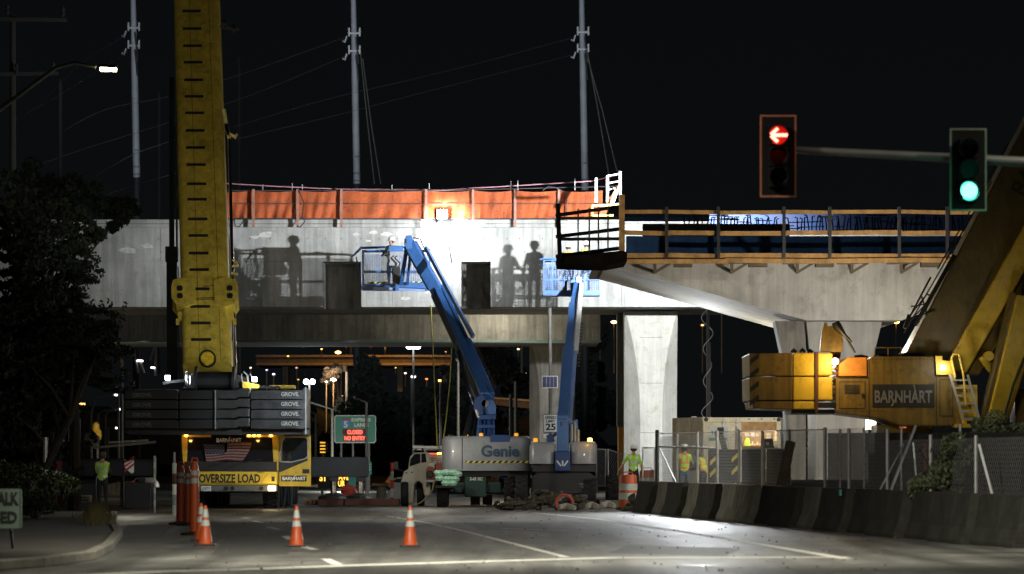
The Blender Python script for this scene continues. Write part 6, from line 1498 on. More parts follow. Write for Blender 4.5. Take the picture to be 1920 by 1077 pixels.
ptext('Tool', 1333, 809, 1350, 817, cD - .03, M_FB, ds_); MB().pbox(1329.5, 821, 1365, 826.5, cD - .03, .01).build('notice_band', M_SGREEN, ds_)
mb = MB()
for x in (1324, 1460): mb.lathe([(.07, -.01), (.07, .01)], P(x, 787, cD - .045), 10, 'y')
for x in (1402, 1426, 1450): mb.pbox(x, 785, x + 4, 787, cD - .04, .01)
mb.build('corner_casting', M_SBLK, ct)
MB().pbox(1390, 791.5, 1456, 809, cD + .05, .04).build('plywood_header', M_PLY, ct)
MB().pbox(1391, 809, 1457, 905, cD + 2.0, .04).pbox(1389, 809, 1391, 905, cD + .04, 2.0).pbox(1457, 800, 1458, 905, cD + .04, 2.0).build('inner_wall', mat('inner_plywood', (.50, .36, .22), .7, var=.25, scale=5), ct)
mb = MB()
for y in (833, 858): mb.pbox(1392, y, 1430, y + 2, cD + 1.2, .6)
mb.build('shelf', M_PLY, ct)
sbs = []
for k in range(12):
    x = 1394 + k * 3.1; y = random.choice((833, 858)); sbs.append(MB().pbox(x, y - random.uniform(4, 10), x + 2.5, y, cD + 1.3, .3))
[tag(recentre(b), 'small cream box on the shelves inside the lit container room', 'box', 'boxes on the container shelves') for b in [bb_.build('stored_box', mat('box_cream', (.45, .40, .32), .7, var=.5, scale=6)) for bb_ in sbs]]
mb = MB()
for x, y, w_, h_ in ((1396, 812, 9, 7), (1407, 811, 8, 8), (1417, 813, 7, 6), (1437, 812, 8, 10)): mb.pbox(x, y, x + w_, y + h_, cD + 1.97, .02)
mb.build('pinned_paper', M_WHITE, ct)
MB().pprism([(1396, 828), (1400, 822), (1404, 822), (1407, 836), (1396, 836)], cD + .9, .1).build('hanging_vest', M_HV, ct)
MB().pbox(1432, 826, 1456, 905, cD + .1, .06).build('corrugated_infill', M_BEIGE, ct)
lamp('container_room_light', P(1418, 815, cD + .8), 60, (1, .90, .74), .1)
MB().pbox(1297, 781, 1306, 784, cD + 1.5, .3).build('roof_vent', M_GAL, ct)
# small white building behind
t = thing('site_cabin', 'small white cabin end peeping out right of the beige container', 'cabin', tuple(at(1472, 133, .25)))
MB().pbox(1463, 788, 1479, 870, 132, 2).build('wall', M_WHITE, t); MB().pbox(1462, 784, 1480, 788, 131.8, 2.4).build('roof', M_GAL, t)
MB().pbox(1640, 783, 1642.5, 806, 131, .1).build('panel_edge', M_WHITE, t)
tag(recentre(MB().pprism([(1623, 781), (1631, 782), (1643, 786), (1643, 806), (1623, 806)], 105.8, .05).build('white_panel', mat('lit_white_panel', (.8, .8, .78), .6, var=0))), 'bright white panel seen under the body of the right crane', 'panel')

# ================================================================ cones, channelisers, drums
def cone(px_, py, label, group='traffic cones', h=.74, lean=0, name='traffic_cone'):
    g_ = G(px_, py); t = thing(name, label, 'traffic cone', g_, group)
    mb = MB(); mb.box((g_.x - .19, g_.y - .19, 0), (g_.x + .19, g_.y + .19, .04)); mb.build('base', M_BLK, t, bevel=.01)
    r = lambda z: .135 - .108 * z / h
    def seg(z0, z1, e=0, nm='body', m=M_ORN, par=t): return MB().lathe([(r(z0) + e, z0), (r(z1) + e, z1)], (g_.x, g_.y, 0), 20).build(nm, m, par, smooth=True)
    b = MB().lathe([(.15, .035), (r(.06), .06), (r(h * .5), h * .5), (r(h - .02), h - .02), (r(h) * .7, h)], (g_.x, g_.y, 0), 20).build('body', M_ORN, t, smooth=True)
    seg(h * .50, h * .64, .003, 'reflective_band', M_REFW, b); seg(h * .71, h * .90, .003, 'reflective_band', M_REFW, b)
    return t
c1 = cone(556, 1026, 'orange cone with two white bands on the dashed line, middle of the foreground')
c2 = cone(769, 1026, 'orange cone with greenish bands standing alone right of the other cones')
c3 = cone(385, 1024, 'orange cone in front of the tall channeliser posts')
c4 = cone(377, 1015, 'orange cone just behind and left of the one by the channeliser posts')
c5 = cone(101, 950, 'far small cone at the left end of the outrigger beam', h=.78); c6 = cone(114, 953, 'far small cone beside the left worker, nearer of that pair', h=.82)
def tube_post(px_, py, label, h=1.35, r0=.10):
    g_ = G(px_, py); t = thing('channelizer_post', label, 'channelizer', g_, 'tall orange channelizer posts')
    MB().lathe([(.30, 0), (.30, .05), (.14, .08)], g_, 12).build('base', M_BLK, t)
    b = MB().lathe([(r0, .06), (r0 * .92, h * .5), (r0 * .8, h * .93), (r0 * .5, h * .96), (r0 * .45, h)], g_, 16).build('body', M_ORN, t, smooth=True)
    MB().tube([g_ + Vector((-.07, 0, h * .98)), g_ + Vector((-.05, 0, h * 1.04)), g_ + Vector((.05, 0, h * 1.04)), g_ + Vector((.07, 0, h * .98))], .02, 6).build('handle', M_ORN, t)
    for z0, z1 in ((.70, .77), (.81, .87)): MB().lathe([(r0 * .9, h * z0), (r0 * .88, h * z1)], g_, 16).build('reflective_band', M_REFW, b, smooth=True)
    return t
tube_post(339, 984, 'stout orange channelizer post, leftmost of three', 1.46, .115)
tube_post(352, 986, 'orange channelizer cone leaning close behind the leftmost post', 1.44, .09)
tube_post(365, 1004, 'darker orange channelizer post, nearest of the three', 1.55, .10)
def drum(px_, D, label, z0=0, hh=1.06, r=.29):
    x = (px_ - CX) * D / F; c = (x, D, z0); t = thing('traffic_drum', label, 'traffic drum', c, 'orange traffic drums')
    MB().lathe([(r + .09, 0), (r + .09, .07), (r + .02, .09)], c, 20).build('base', M_BLK, t)
    prof = []; n = 5
    b = MB().lathe([(r * 1.04, .05), (r * 1.03, hh * .28), (r, hh * .3), (r * .99, hh * .5), (r * .96, hh * .52), (r * .95, hh * .72), (r * .92, hh * .74), (r * .9, hh * .94), (r * .8, hh)], c, 24).build('body', M_ORN, t, smooth=True)
    for a0, a1, q in ((.30, .48, 1.0), (.56, .74, .97)): MB().lathe([(r * q + .006, hh * a0), (r * q + .002, hh * a1)], c, 24).build('reflective_band', M_REFW, b, smooth=True)
    MB().bar((x - .16, D, z0 + hh), (x - .12, D, z0 + hh + .08), .03).bar((x - .12, D, z0 + hh + .08), (x + .12, D, z0 + hh + .08), .03).bar((x + .12, D, z0 + hh + .08), (x + .16, D, z0 + hh), .03).build('handle', M_ORN, t)
drum(1178, 122, 'orange and white traffic drum at the left end of the barriers, the nearer one', hh=1.12, r=.30)
drum(1214, 129, 'second orange traffic drum half hidden by the end of the barrier', z0=.25, hh=1.0)
# striped delineator rod
t = thing('delineator_rod', 'tall thin white and grey banded rod beside the left outrigger', 'delineator', G(290, 962))
g_ = G(290, 962)
for k in range(9):
    MB().cyl(g_ + Vector((0, 0, k * .19)), g_ + Vector((0, 0, (k + 1) * .19)), .035, 8).build('band', M_REFW if k % 2 else M_LGREY, t)
t = thing('survey_pole', 'thin white and grey pole beside the orange channelizer posts', 'pole', G(327, 968)); g_ = G(327, 968)
for k in range(6): MB().cyl(g_ + Vector((0, 0, k * .3)), g_ + Vector((0, 0, (k + 1) * .3)), .06 if k < 5 else .03, 8).build('band', (M_REFW, M_LGREY, M_SWHITE, M_BROWN)[k % 4], t)

# ================================================================ signs
sg = thing('highway_sign', 'green express lanes sign with a lit red CLOSED NO ENTRY panel', 'road sign', tuple(at(666, 205, 0)))
SDg = 205.0
pnl = MB().pprism([(630, 779), (702, 779), (705, 782), (705, 828), (702, 831), (630, 831), (627, 828), (627, 782)], SDg, .05).build('panel', M_SWHITE, sg)
grn = MB().pprism([(631, 780.5), (701, 780.5), (703.5, 783), (703.5, 827), (701, 829.5), (631, 829.5), (628.5, 827), (628.5, 783)], SDg - .01, .012).build('green_face', M_SGREEN, sg); pnl = grn
ptext('EXPRESS', 659, 784.5, 695, 790.5, SDg - .02, M_SWHITE, pnl, off=.012); ptext('LANES', 664, 794, 691, 800.5, SDg - .02, M_SWHITE, pnl, off=.012)
shd = MB().pprism([(640, 785), (656, 785), (658, 792), (656, 799), (648, 804.5), (640, 799), (638, 792)], SDg - .02, .01).build('route_shield', mat('shield_blue', (.03, .22, .48), .5), pnl)
MB().pprism([(640, 785), (656, 785), (657, 788.5), (639, 788.5)], SDg - .03, .01).build('shield_crown', mat('shield_red', (.3, .05, .04), .5), pnl)
ptext('5', 644.5, 790.5, 652, 801.5, SDg - .035, M_SWHITE, pnl, off=.02)
M_LEDR = glow('red_led', (1, .10, .06), 3)
bp_ = MB().pbox(642, 805, 686, 815.5, SDg - .02, .02).pbox(644, 816.5, 686, 827, SDg - .02, .02).build('message_board', mat('led_board', (.05, .004, .003), .6, emit=(.4, .01, .01), estr=.03, var=0), sg)
ptext('CLOSED', 651, 807, 680, 814, SDg - .03, M_LEDR, bp_, off=.022); ptext('NO ENTRY', 646, 818.5, 685, 825.5, SDg - .03, M_LEDR, bp_, off=.022)
for x in (640, 662, 692): MB().bar(P(x, 831, SDg + .1), (P(x, 831, SDg).x, SDg + .1, 0), .1).build('support_post', M_MAST, sg)
# small green sign
t = thing('guide_sign', 'little green sign with white lettering and an up arrow below the express lanes sign', 'road sign', tuple(at(690, 172, 0)))
p2 = MB().pbox(683, 867, 697, 890, 172, .03).build('panel', M_SGREEN, t)
for s_, y, w_ in (('North', 869, 10), ('Seattle', 874, 11), ('College', 879, 11)): ptext(s_, 690 - w_ / 2, y, 690 + w_ / 2, y + 3, 171.98, M_SWHITE, p2)
MB().bar(P(690, 889, 171.98), P(690, 884.5, 171.98), .03, .01).build('arrow', M_SWHITE, p2); MB().bar((P(690, 890, 172).x, 172.1, 0), P(690, 868, 172.1), .06).build('post', M_MAST, t)
# speed limit sign with solar panel above
t = thing('speed_limit_sign', 'white SPEED LIMIT 25 sign on a tall pole with a solar panel above it', 'road sign', tuple(at(1031, 140, 0))); tD = 141.5
t.location.y = tD
MB().tube([(P(1032, 0, tD).x, tD + .1, 0), P(1032, 702, tD + .1), P(1031, 578, tD + .1)], .065, 10).build('pole', M_MAST, t)
f_ = MB().pbox(1019, 777, 1046, 811, tD - .03, .03).build('panel', M_SBLK, t)
w2 = MB().pbox(1020, 778, 1045, 810, tD - .04, .012).build('white_face', mat('sign_face_lit', (.66, .68, .66), .5), f_)
ptext('SPEED', 1022, 781, 1043, 786, tD - .05, M_SBLK, f_, off=.015); ptext('LIMIT', 1024, 788, 1041, 792.5, tD - .05, M_SBLK, f_, off=.015); ptext('25', 1023, 795, 1042, 806.5, tD - .05, M_SBLK, f_, off=.02)
f3 = MB().pbox(1019, 814, 1034, 822, tD - .03, .03).build('lower_plate', M_SWHITE, t)
sp = MB().pbox(1016, 705, 1046, 728, tD - .1, .04).build('solar_frame', M_SWHITE, t); MB().pbox(1017.5, 706.5, 1044.5, 726.5, tD - .11, .012).build('solar_cells', mat('solar_cell', (.05, .05, .16), .3, var=.3, scale=8), sp)
mb = MB()
for k in range(1, 4): x = 1017.5 + 27 * k / 4; mb.pbox(x, 706.5, x + .5, 726.5, tD - .115, .004)
mb.build('cell_line', M_SWHITE, sp)
# amber message board far under the outrigger
vm = thing('message_board', 'amber dot matrix message board reading ST AVE behind the outrigger jacks', 'message sign', tuple(at(630, 150, 0))); vD = 150.0
bb = MB().pbox(596, 884, 660, 916, vD, .2).build('board', M_SBLK, vm); M_LEDA = glow('amber_led', (1, .50, .06), 2.5)
ptext('ST', 599, 890, 613, 902, vD - .02, M_LEDA, bb, off=.03); ptext('AVE', 634, 889, 655, 900, vD - .02, M_LEDA, bb, off=.03); ptext('UR', 634, 902, 647, 912, vD - .02, M_LEDA, bb, off=.03)
for x in (604, 652): MB().bar((P(x, 0, vD).x, vD + .1, 0), P(x, 912, vD + .1), .1).build('leg', M_MAST, vm)
# sidewalk closed signs
t = thing('sidewalk_closed_sign', 'large dim SIDEWALK CLOSED sign cut off by the left edge, near the kerb', 'road sign', tuple(at(-10, 62, .1))); nD = 62.0
b = MB().pprism([(-72, 917), (38, 917), (41, 920), (41, 988), (38, 991), (-72, 991)], nD, .02).build('panel', mat('dim_sign_face', (.12, .17, .135), .6, var=.15), t)
ptext('SIDEWALK', -66, 924, 35, 946, nD - .012, mat('dim_sign_black', (.008, .01, .01), .6), b, off=.016); ptext('CLOSED', -62, 960, 32, 980, nD - .012, mat('dim_sign_black', (.008, .01, .01)), b, off=.016)
MB().tube([P(38, 919, nD - .006), P(38, 989, nD - .006)], .006, 4).build('border', mat('dim_sign_black', (.008, .01, .01)), b)
for x in (-50, 20): MB().bar(P(x, 991, nD + .03), (P(x, 0, nD).x, nD + .3, .1), .04).build('leg', M_DKS, t)
t = thing('sidewalk_closed_sign', 'small far SIDEWALK CLOSED sign lying low under the outrigger beam', 'road sign', tuple(at(157, 121, 0)))
b = MB().pbox(140, 929, 172, 942, 121, .03).build('panel', mat('cream_sign', (.50, .46, .30), .6), t)
ptext('SIDEWALK', 142, 931, 170, 935, 120.98, M_SBLK, b, off=.01); ptext('CLOSED', 144, 936.5, 168, 940.5, 120.98, M_SBLK, b, off=.01)
# diamond work sign + amber beacons
t = thing('work_zone_sign', 'small orange diamond work sign left of the white truck', 'road sign', tuple(at(733, 150, 0)))
MB().pprism([(733, 890), (741, 899), (733, 908), (722, 904)], 150, .03).build('panel', mat('work_orange', (.8, .30, .03), .5), t); MB().bar((P(733, 0, 150).x, 150.1, 0), P(733, 905, 150.1), .06).build('post', M_MAST, t)
t = thing('flasher_signal', 'dark signal head with amber stripes lit, left of the green sign', 'traffic signal', tuple(at(603, 185, 0)))
MB().pbox(597, 827, 613, 852, 185, .3).build('signal_housing', M_SH, t); mb = MB()
for y in (829, 835, 841, 847): mb.pbox(600, y, 610, y + 2.5, 184.97, .03)
mb.build('amber_slat', glow('amber_slat', (1, .5, .05), 1.2), t); MB().bar(P(605, 852, 185.1), (P(605, 0, 185).x, 185.1, 0), .08).build('post', M_MAST, t)
t = thing('pedestrian_signal', 'side on yellow traffic signal on a thin post behind the left worker', 'traffic signal', tuple(at(182, 165, 0)))
for x, y in ((180, 803), (184, 815)): MB().lathe([(.1, -.25), (.16, -.1), (.14, .15), (.05, .25)], P(x, y, 165), 10).build('signal_housing', mat('signal_amber', (.8, .45, .03), .5), t)
MB().bar((P(183, 0, 165).x, 165.1, 0), P(183, 800, 165.1), .08).build('post', M_MAST, t)
t = thing('stop_sign', 'back of a leaning grey octagonal sign behind the left worker', 'road sign', tuple(at(172, 150, 0)))
MB().pprism([(160, 812), (178, 812), (187, 820), (187, 832), (178, 838), (168, 838), (157, 824)], 150, .03).build('panel', mat('sign_back', (.12, .10, .09), .6), t); MB().bar((P(172, 0, 150).x, 150.1, 0), P(172, 815, 150.1), .06).build('post', M_MAST, t)
t = thing('gate_arm', 'long white barrier arm pole lying level above the left worker', 'barrier arm', tuple(at(230, 128, 0)))
MB().bar(P(176, 840, 128), P(292, 829, 128), .08).bar(P(204, 830, 129), P(278, 826, 129), .07).build('arm', M_SWHITE, t); MB().bar(P(228, 838, 128.2), (P(228, 0, 128).x, 128.2, 0), .12).build('post', M_MAST, t)
for i, (x, y0, y1, D, lb, m) in enumerate(((85, 930, 820, 118, 'pale steel post standing in the shrubs at the left', M_GAL), (147, 900, 770, 170, 'dull post left of the row of thin lamps', M_MAST), (132, 900, 800, 168, 'pale concrete column far left under the trees', M_CONC3), (117, 900, 810, 172, 'second pale column far left under the trees', M_CONC3), (650, 800, 697, 260, 'thin grey post above the green sign', M_MAST), (958, 860, 740, 190, 'thin pole left of the mid pier', M_MAST), (967, 860, 715, 200, 'second thin pole left of the mid pier', M_MAST), (979, 700, 640, 210, 'short post up against the beam left of the mid pier', M_MAST))):
    tag(recentre(MB().tube([(P(x, 0, D).x, D, max(0, P(x, y0, D).z if y0 < 860 else 0)), P(x, y1, D)], .09, 8).build('post', m)), lb, 'post')
# wooden fence far left
t = thing('board_fence', 'dim weathered board fence far behind the left outrigger', 'fence', tuple(at(200, 175, 0)))
for k in range(20): MB().pbox(108 + k * 9.2, 905 + random.uniform(-3, 3), 108 + k * 9.2 + 8, 930, 175, .05).build('board', M_WOODD, t)
# parked car glimpsed under the outrigger, with red tail lamps
t = thing('parked_car', 'white car with red tail lamps glimpsed under the left outrigger beam', 'car', tuple(at(262, 150, 0)))
MB().pprism([(244, 916), (247, 905), (254, 897), (272, 896), (280, 905), (283, 916)], 150, 3.8).build('body', mat('car_white', (.5, .5, .5), .3), t, bevel=.05); MB().pprism([(251, 904), (256, 898.5), (270, 898), (276, 904)], 149.97, .04).build('rear_window', M_GLASS, t)
for x in (243, 271): MB().pbox(x, 905, x + 4, 914, 149.9, .12).build('tail_lamp', glow('tail_lamp', (1, .04, .03), 2.0), t)
for x in (247, 278): wheel(t, (P(x, 0, 150).x, 150.6, .33), .33, .22)

# ================================================================ white pickup truck with rack
tk = thing('pickup_truck', 'white work pickup with a roof rack, parked left of the first lift', 'truck', tuple(at(780, 134, 0))); TD = 132.0
# seen three-quarter from its rear right: flank recedes to the left
MB().pprism([(752, 944), (752, 902), (757, 884), (765, 880), (768, 858), (776, 849), (800, 848), (806, 856), (808, 905), (806, 930), (795, 930), (792, 908), (784, 902), (777, 908), (775, 944)], TD, 1.9).build('body', M_TRUCK, tk, bevel=.04)
MB().pprism([(770, 861), (777, 852), (788, 851), (788, 868), (768, 875)], TD - .02, .03).pprism([(790, 851), (798, 851), (800, 867), (790, 868)], TD - .02, .03).build('window', M_GLASS, tk)
MB().pprism([(752, 905), (755, 905), (757, 944), (752, 944)], TD - .01, .03).build('front_shadow_strip', M_BLK, tk)  # black strip painting the shade at the truck's front edge
MB().pbox(760, 886, 764, 888, TD - .02, .03).pbox(770, 885, 774, 887, TD - .02, .03).build('door_handle', M_BLK, tk)
for x, dy in ((788, .9), (759, -.1)): c = P(x, 0, TD); wheel(tk, (c.x, TD + dy, .42), .42, .26)
MB().pbox(806, 905, 830, 925, TD + .2, 1.4).build('rear_bumper', M_BLK, tk); MB().pbox(806, 872, 830, 903, TD + .4, 1.2).build('tool_body', M_DKS, tk)
MB().pprism([(738, 866), (746, 866), (747, 879), (741, 882), (737, 876)], TD - .1, .1).build('mirror', M_BLK, tk); MB().tube([P(745, 880, TD), P(756, 884, TD)], .03, 6).build('mirror_arm', M_BLK, tk)
mb = MB()
for x in (797, 829): mb.bar(P(x, 905, TD + .2), P(x, 838, TD + .2), .06)
for y in (838, 843): mb.bar(P(797, y, TD + .2), P(830, y, TD + .2), .06)
mb.bar(P(774, 838, TD), P(830, 840, TD), .09).bar(P(774, 842, TD), P(798, 844, TD), .05); mb.build('roof_rack', M_GAL, tk)
MB().tube([P(774, 842, TD), P(780, 836, TD), P(790, 834, TD), P(796, 840, TD)], .04, 6).tube([P(778, 844, TD), P(786, 838, TD), P(794, 845, TD)], .04, 6).build('rolled_hose', M_CABLE, tk)
mb = MB(); 
for k in range(8):
    x = 802 + k * 3.6; mb.bar(P(x, 852, TD + .3), P(min(x + 9, 829), 869, TD + .3), .02).bar(P(min(x + 9, 829), 852, TD + .3), P(x, 869, TD + .3), .02)
mb.bar(P(800, 851, TD + .3), P(829, 851, TD + .3), .05).bar(P(800, 869, TD + .3), P(829, 869, TD + .3), .05); mb.build('headache_rack', M_WHITE, tk)
MB().pbox(806, 850, 818, 852, TD + .25, .1).build('brake_lamp', glow('brake_lamp', (1, .08, .03), 2), tk); MB().pbox(820, 849, 829, 852, TD + .25, .1).build('amber_lamp', M_AMB, tk)
for x0, y0, x1, y1, m, nm, lb in ((803, 869, 815, 880, M_WHITE, 'tool_case', 'white case on the back of the pickup'), (817, 868, 830, 884, mat('faded_red', (.42, .10, .09), .6), 'fuel_can', 'faded red can beside the white case on the pickup')):
    o = MB().pbox(x0, y0, x1, y1, TD - .3, .35).build(nm, m, bevel=.03); tag(recentre(o), lb, 'case' if nm == 'tool_case' else 'can')
t = thing('generator', 'rusty red generator on the back of the pickup', 'generator', tuple(P(809, 905, TD - .4)))
MB().pprism([(799, 880), (803, 875), (811, 875), (815, 881), (815, 900), (799, 900)], TD - .45, .5).build('body', mat('worn_red', (.30, .08, .05), .6, var=.4, scale=7), t, bevel=.03); MB().lathe([(.1, -.03), (.13, 0), (.1, .02)], P(806, 890, TD - .47), 14, 'y').build('fan_cover', M_BLK, t); MB().pbox(799, 900, 816, 904, TD - .45, .5).build('skid', M_GAL, t)
tag(recentre(MB().tube([P(814, 902, TD - .5), P(811, 918, TD - .6), P(803, 930, TD - .7), P(790, 942, TD - .8), P(782, 946, TD - .9)], .025, 6).build('air_hose', mat('hose_tan', (.35, .28, .15), .6), smooth=True)), 'tan hose curling down from the pickup to the road', 'hose')
# sacks of mesh stacked on the lift chassis
gk = [(822, 887), (837, 886), (850, 886), (858, 889), (824, 897), (840, 898), (853, 898), (836, 906), (849, 906)]
for i, (x, y) in enumerate(gk):
    c = P(x, y, 129.0); o = MB().lathe([(.02, -.10), (.13, -.085), (.17, 0), (.13, .085), (.02, .10)], c, 14).build('sand_bag', mat('green_white_sack', (.30, .55, .42), .8, var=.45, scale=14), smooth=True)
    tag(recentre(o), 'pale green sack in the heap left of the first lift chassis', 'sandbag', 'pale green sacks heaped by the lift')
tag(recentre(MB().pbox(816, 911, 866, 915, 128.7, 1).build('sack_shelf', M_DKS)), 'dark shelf carrying the pale green sacks', 'shelf')
for x in (700, 712): pass
# red jack machine behind outrigger
t = thing('red_machine', 'small red machine with a round hub between the outrigger jacks', 'machine', tuple(at(651, 134, 0)))
MB().pprism([(638, 934), (640, 918), (646, 910), (660, 910), (668, 922), (668, 934)], 134, .6).build('body', M_RED, t, bevel=.04); MB().lathe([(.12, -.06), (.19, -.03), (.19, .02)], P(651, 927, 133.9), 18, 'y').build('hub', mat('bright_red', (.55, .05, .04), .5), t)
MB().bar(P(640, 915, 134), P(667, 915, 134), .08).bar(P(652, 915, 134), P(652, 905, 134), .1).build('top_bar', M_RED, t)
for x in (657, 664): tag(recentre(MB().pbox(x - 4, 895, x + 3, 910, 134.5, .2).build('marker_flag', mat('teal_marker', (.05, .35, .28), .6))), 'teal marker standing behind the red machine, ' + ('left' if x < 660 else 'right'), 'marker')
tag(recentre(MB().lathe([(.16, 0), (.18, .5), (.15, .6)], at(715, 140, 0), 16).lathe([(.19, .5), (.19, .55)], at(715, 140, 0), 16).build('bin', mat('bin_beige', (.22, .20, .14), .7))), 'beige bin left of the white pickup', 'bin')
# pale car front behind truck
t = thing('parked_car', 'pale car partly hidden behind the white pickup', 'car', tuple(at(742, 142, 0)))
MB().pprism([(727, 940), (727, 918), (733, 902), (743, 896), (758, 895), (768, 905), (768, 940)], 140, 3.5).build('body', M_TRUCK, t, bevel=.06); MB().pprism([(735, 904), (743, 898), (756, 898), (756, 906)], 139.97, .03).build('windscreen', M_GLASS, t); MB().pbox(728, 914, 734, 919, 139.95, .06).build('headlamp', M_GLASS, t)
wheel(t, (P(735, 0, 140).x, 140.6, .33), .33, .22); wheel(t, (P(760, 0, 140).x, 140.6, .33), .33, .22)
t = thing('delineator_rod', 'short red and white post in front of the pale car', 'delineator', tuple(at(735, 133, 0)))
for k in range(5): MB().cyl(at(735, 133, k * .3), at(735, 133, k * .3 + .3), .06, 8).build('band', M_RED if k % 2 == 0 else M_REFW, t)

# ================================================================ rigging heap in front of the lifts
M_CAMO = mat('grimy_sling', (.045, .045, .032), .7, var=.8, scale=5, dirt=(.34, .32, .24), dirtamt=.75)
def heap(x0, x1, yb, yt, D, n, label):
    mb = MB(); a = P(x0, yb, D).x; b = P(x1, yb, D).x; H = (yb - yt) * D / F
    for k in range(n):
        u = random.random(); cx = a + (b - a) * u; hh = H * (1 - abs(2 * u - 1) ** 1.6) * random.uniform(.25, 1.0); r = random.uniform(.15, .32); ph = random.uniform(0, 6); tl = random.uniform(-.8, .8)
        pts = []
        for q in range(11):
            a_ = ph + q / 10 * random.uniform(4.5, 6.5) / 1.0 if False else ph + q * .55
            pts.append((cx + r * math.cos(a_), D + random.uniform(-.25, .25) * 0 + r * .7 * math.sin(a_) * math.cos(tl), max(.05, hh + r * .5 * math.sin(a_) * math.sin(tl) + .02 * q)))
        mb.tube(pts, random.uniform(.045, .075), 7)
    o = mb.build('sling_heap', M_CAMO, smooth=True); tag(recentre(o), label, 'rigging heap'); return o
heap(988, 1062, 955, 926, 121, 26, 'tall tangled heap of grimy lifting slings in front of the second lift')
heap(944, 978, 955, 940, 121, 9, 'low heap of slings left of the tall tangled heap')
heap(1066, 1100, 955, 938, 121, 8, 'small dark heap of slings right of the red ring')
heap(1184, 1206, 962, 946, 118.5, 7, 'little coil of hose at the foot of the first barrier')
mb = MB(); c = P(1058, 944, 120.5)
mb.tube([c + Vector((.26 * math.cos(a), -.05, .26 * math.sin(a))) for a in [2 * math.pi * k / 20 for k in range(19)]], .05, 8)
tag(recentre(mb.build('red_hose_ring', mat('red_rubber', (.50, .09, .06), .5, var=.2), smooth=True)), 'red hose ring leaning on the heap of slings', 'hose')
for i, (x0, x1, y) in enumerate(((1048, 1078, 953), (1100, 1122, 951), (1128, 1152, 949))):
    tag(recentre(MB().tube([P(x0, y - 1, 120), P((x0 + x1) / 2, y - 3, 120.2), P(x1, y, 120)], [.09, .12, .08], 8).build('canvas_roll', mat('pale_canvas', (.32, .31, .27), .85, var=.3, scale=9), smooth=True)), 'pale canvas roll on the ground right of the slings, ' + ('first', 'second', 'third')[i] + ' from the left', 'canvas roll', 'canvas rolls')
tag(recentre(MB().pbox(840, 948, 950, 951, 131, 1.0).build('timber_mat', M_PLY)), 'thin reddish timber mat under the first lift', 'timber mat')
for x in (882, 905): tag(recentre(MB().pbox(x, 928, x + 18, 947, 133, .4).build('timber_block', M_BROWN)), ('left' if x < 900 else 'right') + ' brown timber block under the first lift chassis', 'timber block', 'timber blocks under the lift')
tag(recentre(MB().pbox(921, 886, 937, 912, 133.5, .8).build('plywood_crate', M_PLY)), 'plywood crate behind the first lift chassis', 'crate')

# ================================================================ vegetation
def leaves(mb, c, r, n, size, flat=1.0):
    for _ in range(n):
        while True:
            d = Vector((random.uniform(-1, 1), random.uniform(-1, 1), random.uniform(-1, 1)))
            if .15 < d.length < 1: break
        d = d.normalized() * (d.length ** .45); p = Vector(c) + Vector((d.x * r[0], d.y * r[1], d.z * r[2]))
        a = Vector((random.gauss(0, 1), random.gauss(0, 1), random.gauss(0, 1))).normalized(); b = a.cross(Vector((random.gauss(0, 1), random.gauss(0, 1), random.gauss(0, 1)))).normalized()
        s_ = size * random.uniform(.6, 1.3); a *= s_; b *= s_ * .55
        k = len(mb.v); mb.v += [tuple(p - a), tuple(p + b * .9), tuple(p + a), tuple(p - b)]; mb.f.append((k, k + 1, k + 2, k + 3))
def broad_tree(label, D, trunk_px, crown, leaf, m, per=420, name='tree', group=None, cat='tree'):
    """crown: list of (px, py, r_px)"""
    t = thing(name, label, cat, (P(trunk_px, 0, D).x, D, 0), group); k = D / F
    base = Vector((P(trunk_px, 0, D).x, D, 0)); tops = sorted(crown, key=lambda c: c[1])[0]; top = P(tops[0], tops[1], D)
    mb = MB(); mid = base.lerp(top, .55) + Vector((.2, .1, 0)); mb.tube([base, base.lerp(mid, .5) + Vector((.1, 0, 0)), mid, top], [.20, .16, .11, .03], 8)
    for x, y, r in crown: 
        c = P(x, y, D + random.uniform(-1, 1)); s_ = base.lerp(mid, min(1, max(.25, (c.z - .5) / max(.1, mid.z) * .75))); mb.tube([s_, s_.lerp(c, .5) + Vector((0, 0, .15)), c], [.07, .045, .015], 6)
    mb.build('trunk', M_BARK, t, smooth=True)
    lf = MB()
    for x, y, r in crown:
        c = P(x, y, D + random.uniform(-1.2, 1.2)); rr = r * k
        for _ in range(9):
            d = Vector((random.gauss(0, .5), random.gauss(0, .5), random.gauss(0, .5))) * rr; q = rr * random.uniform(.3, .5)
            leaves(lf, c + d, (q, q, q * .7), int(per / 9), leaf)
    lf.build('crown', m, t)
    return t
